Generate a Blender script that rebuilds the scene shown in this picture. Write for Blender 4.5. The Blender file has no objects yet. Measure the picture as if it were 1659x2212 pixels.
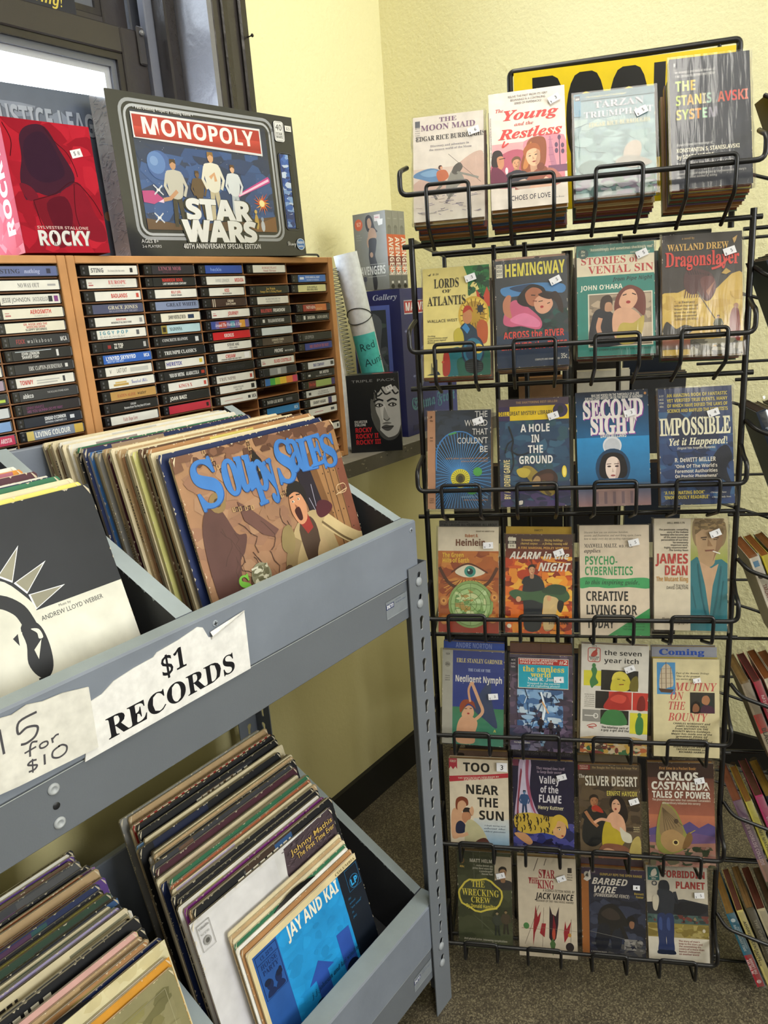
import bpy, math, random
from mathutils import Vector, Matrix
from mathutils.geometry import tessellate_polygon
sc = bpy.context.scene
COL = sc.collection
pi = math.pi
# ------------------------------------------------------------------ camera
cam = bpy.data.objects.new('camera', bpy.data.cameras.new('camera'))
COL.objects.link(cam)
def cam_rot(pitch, roll, yaw):
    f = Vector((math.cos(pitch)*math.cos(yaw), math.cos(pitch)*math.sin(yaw), -math.sin(pitch)))
    r = Vector((math.sin(yaw), -math.cos(yaw), 0)); d = f.cross(r)
    c, s = math.cos(roll), math.sin(roll)
    r2 = c*r+s*d; d2 = c*d-s*r
    return Matrix((r2, -d2, -f)).transposed().to_4x4()
cam.matrix_world = Matrix.Translation((0, 0, 1.30)) @ cam_rot(math.radians(15.41), math.radians(4.17), math.radians(38.05))
cam.data.sensor_fit = 'VERTICAL'; cam.data.sensor_height = 36; cam.data.lens = 36*1620/2212
cam.data.clip_start = .02
sc.camera = cam
# ------------------------------------------------------------------ light
sc.view_settings.view_transform = 'Standard'; sc.view_settings.look = 'None'
sc.view_settings.gamma = 1; sc.view_settings.use_curve_mapping = False
sc.view_settings.exposure = -.20
w = bpy.data.worlds.new('daylight'); sc.world = w; w.use_nodes = True
w.node_tree.nodes['Background'].inputs[0].default_value = (.80, .90, 1, 1)
w.node_tree.nodes['Background'].inputs[1].default_value = 20.0
sc.cycles.use_denoising = True
sc.cycles.max_bounces = 6; sc.cycles.diffuse_bounces = 3; sc.cycles.glossy_bounces = 3
sc.cycles.transparent_max_bounces = 24; sc.cycles.caustics_reflective = False; sc.cycles.caustics_refractive = False
def area(name, loc, rot, sx, sy, power, col=(1, .95, .86)):
    l = bpy.data.lights.new(name, 'AREA'); l.shape = 'RECTANGLE'; l.size = sx; l.size_y = sy; l.energy = power; l.color = col
    o = bpy.data.objects.new(name, l); COL.objects.link(o); o.location = loc; o.rotation_euler = rot
    return o
area('ceiling_lamp', (.13, -.27, 2.86), (0, 0, math.radians(26)), 1.15, .55, 22)  # assumed lamp, unseen; placed to put a glare on a top-tier book bag
area('ceiling_lamp', (.95, .55, 2.86), (0, 0, math.radians(25)), 1.2, .30, 14)  # assumed lamp out of view, lighting the rack and the upper walls
area('ceiling_lamp', (-1.2, -1.9, 2.86), (0, 0, math.radians(25)), 1.2, .35, 26)  # assumed lamp out of view behind the camera, for more overhead light
area('shop_front_daylight', (.85, -3.3, 1.90), (math.radians(90), 0, 0), 1.8, 1.7, 125, (.94, .97, 1))  # assumed daylight source, unseen and without a window; lights the wall under the shelf
# ------------------------------------------------------------------ helpers
def S(h):
    if isinstance(h, tuple): return h
    h = h.lstrip('#'); r = []
    if len(h) == 3: h = ''.join(c*2 for c in h)
    for k in (0, 2, 4):
        v = int(h[k:k+2], 16)/255
        r.append(v/12.92 if v <= .04045 else ((v+.055)/1.055)**2.4)
    return tuple(r)+(1,)
def mix(a, b, t):
    a, b = S(a), S(b)
    return tuple(a[i]*(1-t)+b[i]*t for i in range(4))
def tag(o, label, cat, group=None, kind=None):
    o['label'] = label
    if cat: o['category'] = cat
    if group: o['group'] = group
    if kind: o['kind'] = kind
    return o
def empty(name, label, cat, M4=None, group=None):
    o = bpy.data.objects.new(name, None); COL.objects.link(o); o.empty_display_size = .05
    if M4 is not None: o.matrix_world = M4
    return tag(o, label, cat, group)
MATS = {}
def mat(name, rough=.5, spec=.5, metal=0, bump=0, bscale=200, var=0, vscale=30, col=None, coat=0, voro=0):
    """principled material reading the mesh colour attribute, with optional noise variation and bump"""
    if name in MATS: return MATS[name]
    m = bpy.data.materials.new(name); m.use_nodes = True; nt = m.node_tree; b = nt.nodes['Principled BSDF']
    b.inputs['Roughness'].default_value = rough; b.inputs['Metallic'].default_value = metal
    b.inputs['Specular IOR Level'].default_value = spec; b.inputs['Coat Weight'].default_value = coat
    b.inputs['Coat Roughness'].default_value = .12
    if col: 
        src = nt.nodes.new('ShaderNodeRGB'); src.outputs[0].default_value = S(col); out = src.outputs[0]
    else:
        src = nt.nodes.new('ShaderNodeAttribute'); src.attribute_name = 'Col'; out = src.outputs['Color']
    tc = nt.nodes.new('ShaderNodeTexCoord')
    if var:
        n = nt.nodes.new('ShaderNodeTexNoise'); n.inputs['Scale'].default_value = vscale; n.inputs['Detail'].default_value = 6
        nt.links.new(tc.outputs['Object'], n.inputs['Vector'])
        mr = nt.nodes.new('ShaderNodeMapRange'); mr.inputs[1].default_value = .3; mr.inputs[2].default_value = .7
        mr.inputs[3].default_value = 1-var; mr.inputs[4].default_value = 1+var*.6
        nt.links.new(n.outputs['Fac'], mr.inputs[0])
        mx = nt.nodes.new('ShaderNodeVectorMath'); mx.operation = 'MULTIPLY'
        nt.links.new(out, mx.inputs[0]); nt.links.new(mr.outputs[0], mx.inputs[1]); out = mx.outputs[0]
    nt.links.new(out, b.inputs['Base Color'])
    if bump:
        n2 = nt.nodes.new('ShaderNodeTexNoise'); n2.inputs['Scale'].default_value = bscale; n2.inputs['Detail'].default_value = 4
        nt.links.new(tc.outputs['Object'], n2.inputs['Vector'])
        bp = nt.nodes.new('ShaderNodeBump'); bp.inputs['Strength'].default_value = bump; bp.inputs['Distance'].default_value = .004
        nt.links.new(n2.outputs['Fac'], bp.inputs['Height']); nt.links.new(bp.outputs[0], b.inputs['Normal'])
    MATS[name] = m
    return m
M_PRINT = mat('printed_card', .42, .4, var=.10, vscale=60)
M_GLOSSP = mat('laminated_print', .28, .5, var=.06, vscale=40)
M_MATTE = mat('matte_print', .8, .12, var=.06, vscale=40)
M_PAPER = mat('paper', .8, .2, var=.12, vscale=90)
M_SLEEVE = mat('record_sleeve_card', .5, .35, var=.16, vscale=22)
M_WIRE = mat('black_wire', .35, .5)
M_STEEL = mat('grey_steel_paint', .42, .5, var=.05, vscale=9, bump=.04, bscale=500)
M_PAINT = mat('grey_wood_paint', .5, .45, var=.10, vscale=14, bump=.12, bscale=60)
M_WOOD = mat('oak_laminate', .5, .4, var=.16, vscale=16)
M_DARK = mat('dark_gloss_paint', .22, .6, bump=.25, bscale=45)
M_JAMB = mat('glossy_reveal_paint', .45, 1.0, bump=.5, bscale=60, coat=.3)
M_PLAST = mat('black_plastic', .25, .5)
M_METAL = mat('bare_metal', .35, .5, metal=.9)
def plastic(name, alpha, rough, tint, bump, stretch=(26, 26, 26)):
    m = bpy.data.materials.new(name); m.use_nodes = True; nt = m.node_tree; nt.nodes.clear()
    o = nt.nodes.new('ShaderNodeOutputMaterial'); t = nt.nodes.new('ShaderNodeBsdfTransparent'); g = nt.nodes.new('ShaderNodeBsdfGlossy')
    t.inputs[0].default_value = (.97, .97, .98, 1); g.inputs[0].default_value = tint; g.inputs['Roughness'].default_value = rough
    x = nt.nodes.new('ShaderNodeMixShader'); fr = nt.nodes.new('ShaderNodeFresnel'); fr.inputs[0].default_value = 1.45
    ad = nt.nodes.new('ShaderNodeMath'); ad.inputs[1].default_value = alpha
    tc = nt.nodes.new('ShaderNodeTexCoord'); n = nt.nodes.new('ShaderNodeTexNoise'); n.inputs['Scale'].default_value = 1; n.inputs['Detail'].default_value = 3
    mp = nt.nodes.new('ShaderNodeMapping'); mp.inputs['Scale'].default_value = stretch
    bp = nt.nodes.new('ShaderNodeBump'); bp.inputs['Strength'].default_value = bump; bp.inputs['Distance'].default_value = .006
    nt.links.new(tc.outputs['Object'], mp.inputs[0]); nt.links.new(mp.outputs[0], n.inputs['Vector']); nt.links.new(n.outputs['Fac'], bp.inputs['Height'])
    nt.links.new(bp.outputs[0], g.inputs['Normal']); nt.links.new(bp.outputs[0], fr.inputs['Normal'])
    mn = nt.nodes.new('ShaderNodeMath'); mn.operation = 'MINIMUM'; mn.inputs[1].default_value = .09+alpha
    nt.links.new(fr.outputs[0], ad.inputs[0]); nt.links.new(ad.outputs[0], mn.inputs[0]); nt.links.new(mn.outputs[0], x.inputs[0])
    nt.links.new(t.outputs[0], x.inputs[1]); nt.links.new(g.outputs[0], x.inputs[2]); nt.links.new(x.outputs[0], o.inputs[0])
    return m
M_BAG = plastic('clear_poly_bag', .006, .15, (1, 1, 1, 1), .16, (60, 40, 10))
M_BAGEDGE = plastic('bag_seam', .14, .25, (.95, .97, 1, 1), .6)
M_GLASS = plastic('window_glass', .0, .02, (1, 1, 1, 1), .0)
class MB:
    """collects geometry with a colour per vertex and builds ONE mesh object"""
    def __init__(s): s.v = []; s.f = []; s.c = []; s.m = []; s.sm = []
    def poly(s, pts, col, mi=0, smooth=False):
        n = len(s.v); s.v += [tuple(p) for p in pts]
        cl = col if isinstance(col, list) else [col]*len(pts)
        s.c += [S(c) for c in cl]; s.f.append(tuple(range(n, n+len(pts)))); s.m.append(mi); s.sm.append(smooth)
    def raw(s, verts, faces, cols, mi=0, smooth=False):
        n = len(s.v); s.v += [tuple(p) for p in verts]
        s.c += cols if isinstance(cols, list) else [S(cols)]*len(verts)
        for f in faces: s.f.append(tuple(i+n for i in f)); s.m.append(mi); s.sm.append(smooth)
    def box(s, x0, x1, y0, y1, z0, z1, col, cols={}, mi=0, T=None, b=0):
        if b:
            return s.bbox(x0, x1, y0, y1, z0, z1, col, b, mi, T)
        P = [(x, y, z) for z in (z0, z1) for y in (y0, y1) for x in (x0, x1)]
        if T is not None: P = [T @ Vector(p) for p in P]
        F = {'b': (0, 2, 3, 1), 't': (4, 5, 7, 6), 'f': (0, 1, 5, 4), 'k': (2, 6, 7, 3), 'l': (0, 4, 6, 2), 'r': (1, 3, 7, 5)}
        for k, q in F.items(): s.poly([P[i] for i in q], cols.get(k, col), mi)
        return s
    def bbox(s, x0, x1, y0, y1, z0, z1, col, b, mi=0, T=None):
        # box with chamfered edges
        X = (x0, x1); Y = (y0, y1); Z = (z0, z1); V = []; idx = {}
        for i in (0, 1):
            for j in (0, 1):
                for k in (0, 1):
                    sx, sy, sz = (1-2*i)*b, (1-2*j)*b, (1-2*k)*b
                    for a, p in enumerate(((X[i], Y[j]+sy, Z[k]+sz), (X[i]+sx, Y[j], Z[k]+sz), (X[i]+sx, Y[j]+sy, Z[k]))):
                        idx[i, j, k, a] = len(V); V.append(p)
        F = []
        for i in (0, 1): F.append([idx[i, 0, 0, 0], idx[i, 1, 0, 0], idx[i, 1, 1, 0], idx[i, 0, 1, 0]])
        for j in (0, 1): F.append([idx[0, j, 0, 1], idx[1, j, 0, 1], idx[1, j, 1, 1], idx[0, j, 1, 1]])
        for k in (0, 1): F.append([idx[0, 0, k, 2], idx[1, 0, k, 2], idx[1, 1, k, 2], idx[0, 1, k, 2]])
        for j in (0, 1):
            for k in (0, 1): F.append([idx[0, j, k, 1], idx[1, j, k, 1], idx[1, j, k, 2], idx[0, j, k, 2]])
        for i in (0, 1):
            for k in (0, 1): F.append([idx[i, 0, k, 0], idx[i, 1, k, 0], idx[i, 1, k, 2], idx[i, 0, k, 2]])
            for j in (0, 1): F.append([idx[i, j, 0, 0], idx[i, j, 1, 0], idx[i, j, 1, 1], idx[i, j, 0, 1]])
            for j in (0, 1):
                for k in (0, 1): F.append([idx[i, j, k, a] for a in (0, 1, 2)])
        c = Vector(((x0+x1)/2, (y0+y1)/2, (z0+z1)/2)); V = [Vector(p) for p in V]
        for q in F:
            n = (V[q[1]]-V[q[0]]).cross(V[q[2]]-V[q[0]]); ctr = sum((V[i] for i in q), Vector())/len(q)
            if n.dot(ctr-c) < 0: q.reverse()
        if T is not None: V = [T @ p for p in V]
        for q in F: s.poly([V[i] for i in q], col, mi)
        return s
    def tube(s, pts, r, col, n=8, closed=False, mi=0, caps=True):
        P = [Vector(p) for p in pts]; L = len(P); R = []
        tg = []
        for i in range(L):
            a = P[(i-1) % L] if (closed or i > 0) else P[i]; b = P[(i+1) % L] if (closed or i < L-1) else P[i]
            tg.append((b-a).normalized())
        u = tg[0].orthogonal().normalized(); verts = []; faces = []
        for i in range(L):
            u = (u-tg[i]*u.dot(tg[i])).normalized(); v = tg[i].cross(u)
            rr = r[i] if isinstance(r, (list, tuple)) else r
            for k in range(n):
                a = 2*pi*k/n; verts.append(P[i]+(u*math.cos(a)+v*math.sin(a))*rr)
        for i in range(L if closed else L-1):
            for k in range(n):
                a, b = i*n, ((i+1) % L)*n
                faces.append((a+k, a+(k+1) % n, b+(k+1) % n, b+k))
        s.raw(verts, faces, col, mi, True)
        if caps and not closed:
            s.poly([verts[k] for k in reversed(range(n))], col, mi); s.poly([verts[(L-1)*n+k] for k in range(n)], col, mi)
        return s
    def lathe(s, prof, col, n=24, mi=0, T=None):
        verts = []; faces = []; m = len(prof)
        for r, z in prof:
            for k in range(n): 
                p = Vector((r*math.cos(2*pi*k/n), r*math.sin(2*pi*k/n), z)); verts.append(T @ p if T is not None else p)
        for i in range(m-1):
            for k in range(n): faces.append((i*n+k, i*n+(k+1) % n, (i+1)*n+(k+1) % n, (i+1)*n+k))
        s.raw(verts, faces, col, mi, True); return s
    def art(s, a, o, ex, ey, en, mi=0):
        o, ex, ey, en = Vector(o), Vector(ex), Vector(ey), Vector(en)
        for vs, fs, cs, d in a.items: s.raw([o+ex*x+ey*y+en*d for x, y in vs], fs, cs, mi)
        return s
    def build(s, name, mats, parent=None, label=None, M4=None):
        me = bpy.data.meshes.new(name); me.from_pydata(s.v, [], s.f)
        ca = me.color_attributes.new('Col', 'FLOAT_COLOR', 'POINT')
        ca.data.foreach_set('color', [x for c in s.c for x in c])
        for m in (mats if isinstance(mats, (list, tuple)) else [mats]): me.materials.append(m)
        me.polygons.foreach_set('material_index', s.m); me.polygons.foreach_set('use_smooth', s.sm); me.update()
        o = bpy.data.objects.new(name, me); COL.objects.link(o)
        if parent: o.parent = parent
        if M4 is not None: o.matrix_world = M4
        if label: o['label'] = label
        return o
def world_child(o, parent):
    # parent a mesh built in room coordinates to a thing standing at its own base
    o.parent = parent; o.matrix_parent_inverse = parent.matrix_basis.inverted(); return o
def fillet(pts, r, n=5):
    out = [Vector(pts[0])]
    for i in range(1, len(pts)-1):
        a, b, c = Vector(pts[i-1]), Vector(pts[i]), Vector(pts[i+1])
        d1 = (a-b); d2 = (c-b); q = min(r, d1.length*.45, d2.length*.45); p1 = b+d1.normalized()*q; p2 = b+d2.normalized()*q
        for k in range(n+1):
            t = k/n; out.append(p1*(1-t)**2+b*2*t*(1-t)+p2*t*t)
    out.append(Vector(pts[-1])); return out
# ------------------------------------------------------------------ lettering and printed artwork
FONT = {'n': None, 'b': (0x1D5D4, 0x1D5EE, 0x1D7EC), 'bi': (0x1D63C, 0x1D656, 0x1D7EC), 's': (0x1D400, 0x1D41A, 0x1D7CE),
        'si': (0x1D468, 0x1D482, 0x1D7CE), 'sc': (0x1D4D0, 0x1D4EA, 0x1D7CE), 'fr': (0x1D56C, 0x1D586, 0x1D7CE)}
GL = {}
def mapch(ch, f):
    t = FONT[f]
    if t:
        if 'A' <= ch <= 'Z': return chr(t[0]+ord(ch)-65)
        if 'a' <= ch <= 'z': return chr(t[1]+ord(ch)-97)
        if '0' <= ch <= '9': return chr(t[2]+ord(ch)-48)
    return ch
def measure(body, off):
    c = bpy.data.curves.new('g', 'FONT'); c.body = body; c.resolution_u = 2; c.offset = off
    o = bpy.data.objects.new('g', c); m = o.to_mesh()
    vs = [(v.co.x, v.co.y) for v in m.vertices]; fs = [tuple(p.vertices) for p in m.polygons]
    o.to_mesh_clear(); bpy.data.objects.remove(o); bpy.data.curves.remove(c)
    return vs, fs
def glyph(ch, f, off):
    k = (ch, f, off)
    if k not in GL:
        q = mapch(ch, f)
        base = GL.setdefault(('||', off), max(x for x, y in measure('||', off)[0]))
        adv = max(x for x, y in measure('|'+q+'|', off)[0])-base
        vs, fs = ([], []) if ch == ' ' else measure(q, off)
        GL[k] = (vs, fs, adv)
    return GL[k]
def smooth_loop(p, n=4):
    out = []; L = len(p)
    for i in range(L):
        a, b, c, d = p[i-1], p[i], p[(i+1) % L], p[(i+2) % L]
        for k in range(n):
            t = k/n; t2 = t*t; t3 = t2*t
            out.append(tuple(.5*(2*b[j]+(c[j]-a[j])*t+(2*a[j]-5*b[j]+4*c[j]-d[j])*t2+(3*b[j]-a[j]-3*c[j]+d[j])*t3) for j in (0, 1)))
    return out
def smooth_path(p, n=5):
    out = []; L = len(p)
    for i in range(L-1):
        a, b, c, d = p[max(i-1, 0)], p[i], p[i+1], p[min(i+2, L-1)]
        for k in range(n):
            t = k/n; t2 = t*t; t3 = t2*t
            out.append(tuple(.5*(2*b[j]+(c[j]-a[j])*t+(2*a[j]-5*b[j]+4*c[j]-d[j])*t2+(3*b[j]-a[j]-3*c[j]+d[j])*t3) for j in (0, 1)))
    return out+[tuple(p[-1])]
class Art:
    """flat printed artwork in fractions of a w x h panel, origin at the lower left"""
    def __init__(s, w, h, bg=None):
        s.w, s.h, s.items, s.d = w, h, [], .00012
        if bg: s.r(0, 0, 1, 1, bg)
    def add(s, vs, fs, cs):   # artwork never leaves its panel
        s.items.append(([(min(max(x, 0), s.w), min(max(y, 0), s.h)) for x, y in vs], fs, cs, s.d)); s.d += 6e-6
    def P(s, pts): return [(x*s.w, y*s.h) for x, y in pts]
    def r(s, x0, y0, x1, y1, c): s.add(s.P([(x0, y0), (x1, y0), (x1, y1), (x0, y1)]), [(0, 1, 2, 3)], [S(c)]*4); return s
    def g(s, x0, y0, x1, y1, top, bot): s.add(s.P([(x0, y0), (x1, y0), (x1, y1), (x0, y1)]), [(0, 1, 2, 3)], [S(bot), S(bot), S(top), S(top)]); return s
    def p(s, pts, c):
        q = s.P(pts); t = tessellate_polygon([[Vector((x, y, 0)) for x, y in q]])
        fs = []
        for a, b, d in t:
            cr = (q[b][0]-q[a][0])*(q[d][1]-q[a][1])-(q[b][1]-q[a][1])*(q[d][0]-q[a][0])
            fs.append((a, b, d) if cr > 0 else (a, d, b))
        s.add(q, fs, [S(c)]*len(q)); return s
    def b(s, pts, c, n=4): return s.p(smooth_loop(pts, n), c)
    def e(s, cx, cy, rx, ry, c, n=22):
        return s.p([(cx+rx*math.cos(2*pi*k/n), cy+ry*math.sin(2*pi*k/n)) for k in range(n)], c)
    def ge(s, cx, cy, rx, ry, c0, c1, n=24):
        vs = [(cx, cy)]+[(cx+rx*math.cos(2*pi*k/n), cy+ry*math.sin(2*pi*k/n)) for k in range(n)]
        s.add(s.P(vs), [(0, 1+k, 1+(k+1) % n) for k in range(n)], [S(c0)]+[S(c1)]*n); return s
    def l(s, pts, wd, c, sm=False):
        if sm: pts = smooth_path(pts)
        q = s.P(pts); wd *= s.w/2; vs = []; L = len(q)
        for i in range(L):
            a = q[max(i-1, 0)]; b = q[min(i+1, L-1)]; dx, dy = b[0]-a[0], b[1]-a[1]; n = math.hypot(dx, dy) or 1
            vs += [(q[i][0]+dy/n*wd, q[i][1]-dx/n*wd), (q[i][0]-dy/n*wd, q[i][1]+dx/n*wd)]
        s.add(vs, [(2*i, 2*i+2, 2*i+3, 2*i+1) for i in range(L-1)], [S(c)]*len(vs)); return s
    def frame(s, x0, y0, x1, y1, wd, c, rad=0):
        if rad:
            pts = []
            for cx, cy, a0 in ((x1-rad, y1-rad*s.w/s.h, 0), (x0+rad, y1-rad*s.w/s.h, 90), (x0+rad, y0+rad*s.w/s.h, 180), (x1-rad, y0+rad*s.w/s.h, 270)):
                for k in range(6):
                    a = math.radians(a0+k*18); pts.append((cx+rad*math.cos(a), cy+rad*s.w/s.h*math.sin(a)))
        else: pts = [(x1, y1), (x0, y1), (x0, y0), (x1, y0)]
        return s.l(pts+[pts[0], pts[1]], wd, c)
    def t(s, txt, x, y, hh, c, f='b', w=None, al='c', sh=0, rot=0, off=0, sx=1, flip=False, cols=None):
        """baseline at y, cap height hh (fraction of h); w squeezes the line to that fraction of the width"""
        if f == 'b' and hh >= .055 and not off: off = .008
        k = hh*s.h/.70; pen = 0; out = []
        for ch in txt:
            vs, fs, adv = glyph(ch, f, off); out.append((vs, fs, pen)); pen += adv
        sxx = k*sx if w is None else w*s.w/max(pen, .01)
        tot = pen*sxx; x0 = x*s.w-(tot/2 if al == 'c' else tot if al == 'r' else 0); y0 = y*s.h
        ca, sa = math.cos(rot), math.sin(rot); ax = x*s.w
        V = []; F = []; Cc = []
        for i, (vs, fs, pn) in enumerate(out):
            n = len(V)
            for gx, gy in vs:
                px, py = (pn+gx)*sxx+gy*k*sh+x0-ax, gy*k
                V.append((ax+px*ca-py*sa, y0+px*sa+py*ca))
            F += [tuple(a+n for a in fq) for fq in fs]; Cc += [S(cols[i] if cols else c)]*len(vs)
        if V: s.add(V, F, Cc)
        return s
    def tl(s, lines, x, y, hh, dy, c, **kw):
        for i, q in enumerate(lines): s.t(q, x, y-i*dy, hh, c, **kw)
        return s
    def paint(s, x0, y0, x1, y1, pal, n, seed, size=.08):
        """loose irregular brush patches"""
        R = random.Random(seed)
        for i in range(n):
            cx, cy = R.uniform(x0, x1), R.uniform(y0, y1); a0 = R.uniform(0, 6); q = []
            rx, ry = size*R.uniform(.4, 1.3), size*R.uniform(.25, .8)*s.w/s.h
            for k in range(7):
                a = a0+2*pi*k/7; rr = R.uniform(.6, 1.2)
                q.append((min(max(cx+rx*rr*math.cos(a), x0), x1), min(max(cy+ry*rr*math.sin(a), y0), y1)))
            s.p(q, R.choice(pal))
        return s
    def bust(s, x, y, k, hair, skin, cloth, long=False, tilt=0, shade=None):
        """head and shoulders, k = face height as a fraction of the panel width, (x, y) = chin"""
        ax = s.w/s.h; sh = shade or mix(skin, '#5a2a18', .4)
        def q(pts):
            c, n = math.cos(tilt), math.sin(tilt)
            return [(x+(px*c-py*n)*k, y+(px*n+py*c)*k*ax) for px, py in pts]
        s.b(q([(-1.1, -1.3), (-1.0, -.5), (-.4, -.25), (.4, -.25), (1.0, -.5), (1.1, -1.3)]), cloth)
        if long: s.b(q([(-.6, -.6), (-.75, .3), (-.5, 1.1), (0, 1.3), (.5, 1.15), (.75, .4), (.65, -.6), (.2, -.3)]), hair)
        s.b(q([(-.22, -.5), (-.2, .2), (.2, .2), (.22, -.5)]), sh)
        s.b(q([(0, -.02), (-.27, .14), (-.37, .5), (-.34, .85), (0, 1.05), (.34, .85), (.37, .5), (.27, .14)]), skin)
        s.b(q([(.05, .02), (.28, .16), (.37, .5), (.33, .85), (.22, .8), (.2, .5), (.1, .3)]), sh)
        s.b(q([(-.4, .55), (-.45, .95), (-.1, 1.25), (.35, 1.12), (.44, .6), (.36, .78), (.1, .95), (-.25, .86)]), hair)
        for sx in (-.16, .16):
            s.p(q([(sx-.09, .58), (sx, .62), (sx+.09, .58), (sx, .55)]), '#1c1210'); s.p(q([(sx-.12, .68), (sx, .73), (sx+.12, .69), (sx, .705)]), hair)
        s.p(q([(-.03, .55), (.05, .36), (-.06, .36)]), sh); s.p(q([(-.13, .24), (0, .27), (.13, .24), (0, .18)]), '#8c2a22')
        return s
    def figure(s, x, y, k, top, legs, skin, hair, lean=0):
        """small standing figure, k = height as a fraction of the panel height, (x, y) = feet"""
        ax = s.h/s.w
        def q(pts): return [(x+(px+lean*py)*k*ax, y+py*k) for px, py in pts]
        s.p(q([(-.11, 0), (-.08, .48), (.08, .48), (.12, 0), (.05, 0), (0, .4), (-.04, 0)]), legs)
        s.b(q([(-.1, .45), (-.15, .78), (-.05, .84), (.05, .84), (.15, .78), (.1, .45)]), top)
        s.l(q([(-.13, .78), (-.19, .6), (-.12, .46)]), .05*k*ax, top); s.l(q([(.13, .78), (.2, .6), (.14, .46)]), .05*k*ax, top)
        s.e(x+lean*.92*k*ax, y+.92*k, .055*k*ax, .075*k, skin, 12)
        s.p(q([(-.06, .92), (-.05, 1.0), (.05, 1.0), (.06, .93), (0, .96)]), hair)
        return s
# ------------------------------------------------------------------ the room
def stucco(name, c1, c2, bump):
    m = mat(name, .75, .25, col=c1); nt = m.node_tree; b = nt.nodes['Principled BSDF']
    tc = nt.nodes.new('ShaderNodeTexCoord')
    n1 = nt.nodes.new('ShaderNodeTexNoise'); n1.inputs['Scale'].default_value = 75; n1.inputs['Detail'].default_value = 5; n1.inputs['Roughness'].default_value = .6
    n2 = nt.nodes.new('ShaderNodeTexNoise'); n2.inputs['Scale'].default_value = 1.6; n2.inputs['Detail'].default_value = 4
    cr = nt.nodes.new('ShaderNodeMixRGB'); cr.inputs[1].default_value = S(c1); cr.inputs[2].default_value = S(c2)
    bp = nt.nodes.new('ShaderNodeBump'); bp.inputs['Strength'].default_value = bump; bp.inputs['Distance'].default_value = .006
    for n in (n1, n2): nt.links.new(tc.outputs['Object'], n.inputs['Vector'])
    nt.links.new(n2.outputs['Fac'], cr.inputs[0]); nt.links.new(cr.outputs[0], b.inputs['Base Color'])
    nt.links.new(n1.outputs['Fac'], bp.inputs['Height']); nt.links.new(bp.outputs[0], b.inputs['Normal'])
    return m
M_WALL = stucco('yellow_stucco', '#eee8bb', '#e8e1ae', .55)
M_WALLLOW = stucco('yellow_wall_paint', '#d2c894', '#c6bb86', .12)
M_CEIL = stucco('white_ceiling', '#e8e6dc', '#dddbd0', .1)
fm = bpy.data.materials.new('speckled_floor'); fm.use_nodes = True; nt = fm.node_tree; b = nt.nodes['Principled BSDF']; b.inputs['Roughness'].default_value = .55
tc = nt.nodes.new('ShaderNodeTexCoord')
vo = nt.nodes.new('ShaderNodeTexVoronoi'); vo.inputs['Scale'].default_value = 420
no = nt.nodes.new('ShaderNodeTexNoise'); no.inputs['Scale'].default_value = 5; no.inputs['Detail'].default_value = 8
r1 = nt.nodes.new('ShaderNodeValToRGB'); e = r1.color_ramp.elements
e[0].position = 0; e[0].color = S('#3f382d'); e[1].position = 1; e[1].color = S('#75694f')
for p_, c_ in ((.35, '#574e3e'), (.62, '#5f5643'), (.95, '#8f856a')): q = e.new(p_); q.color = S(c_)
nt.links.new(tc.outputs['Object'], vo.inputs['Vector']); nt.links.new(tc.outputs['Object'], no.inputs['Vector'])
sp = nt.nodes.new('ShaderNodeSeparateColor'); nt.links.new(vo.outputs['Color'], sp.inputs[0]); nt.links.new(sp.outputs[0], r1.inputs[0])
mr = nt.nodes.new('ShaderNodeMapRange'); mr.inputs[1].default_value = .3; mr.inputs[2].default_value = .75; mr.inputs[3].default_value = .55; mr.inputs[4].default_value = 1.1
nt.links.new(no.outputs['Fac'], mr.inputs[0]); vm = nt.nodes.new('ShaderNodeVectorMath'); vm.operation = 'MULTIPLY'
nt.links.new(r1.outputs[0], vm.inputs[0]); nt.links.new(mr.outputs[0], vm.inputs[1]); nt.links.new(vm.outputs[0], b.inputs['Base Color'])
def struct(name, m, mats, label, parent=None):
    o = m.build(name, mats, parent)
    if not parent: o['label'] = label; o['kind'] = 'structure'; o['category'] = name.split('_')[0]
    return o
YW, XW = 1.45, 2.0
WX0, WX1, WZ1 = .05, 1.33, 2.62
struct('floor', MB().box(-3.5, 2.3, -3.7, 1.85, -.1, 0, '#888'), fm, 'speckled tan and grey stone floor')
struct('ceiling', MB().box(-3.5, 2.3, -3.7, 1.85, 3.0, 3.1, '#888'), M_CEIL, 'plain white ceiling')
m = MB(); m.box(WX1, XW+.05, YW, 1.75, .95, 3.05, '#888'); m.box(-3.25, WX0, YW, 1.75, .95, 3.05, '#888'); m.box(WX0, WX1, YW, 1.75, WZ1, 3.05, '#888'); m.box(WX0, WX1, YW, 1.75, .95, 1.12, '#888')
struct('wall_left', m, M_WALL, 'pale yellow stucco wall with the window')
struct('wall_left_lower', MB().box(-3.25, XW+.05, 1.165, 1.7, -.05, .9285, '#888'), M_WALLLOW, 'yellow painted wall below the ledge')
struct('wall_right', MB().box(XW, 2.2, -3.45, 1.8, -.05, 3.05, '#888'), M_WALL, 'pale yellow stucco wall behind the book rack')
struct('wall_back', MB().box(-3.45, 2.25, -3.6, -3.4, -.05, 3.05, '#888'), M_CEIL, 'plain wall behind the viewer')
struct('wall_front', MB().box(-3.4, -3.2, -3.45, 1.8, -.05, 3.05, '#888'), M_CEIL, 'plain wall at the far left')
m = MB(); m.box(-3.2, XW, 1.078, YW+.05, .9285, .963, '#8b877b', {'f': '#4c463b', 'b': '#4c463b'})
R = random.Random(4)
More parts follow.
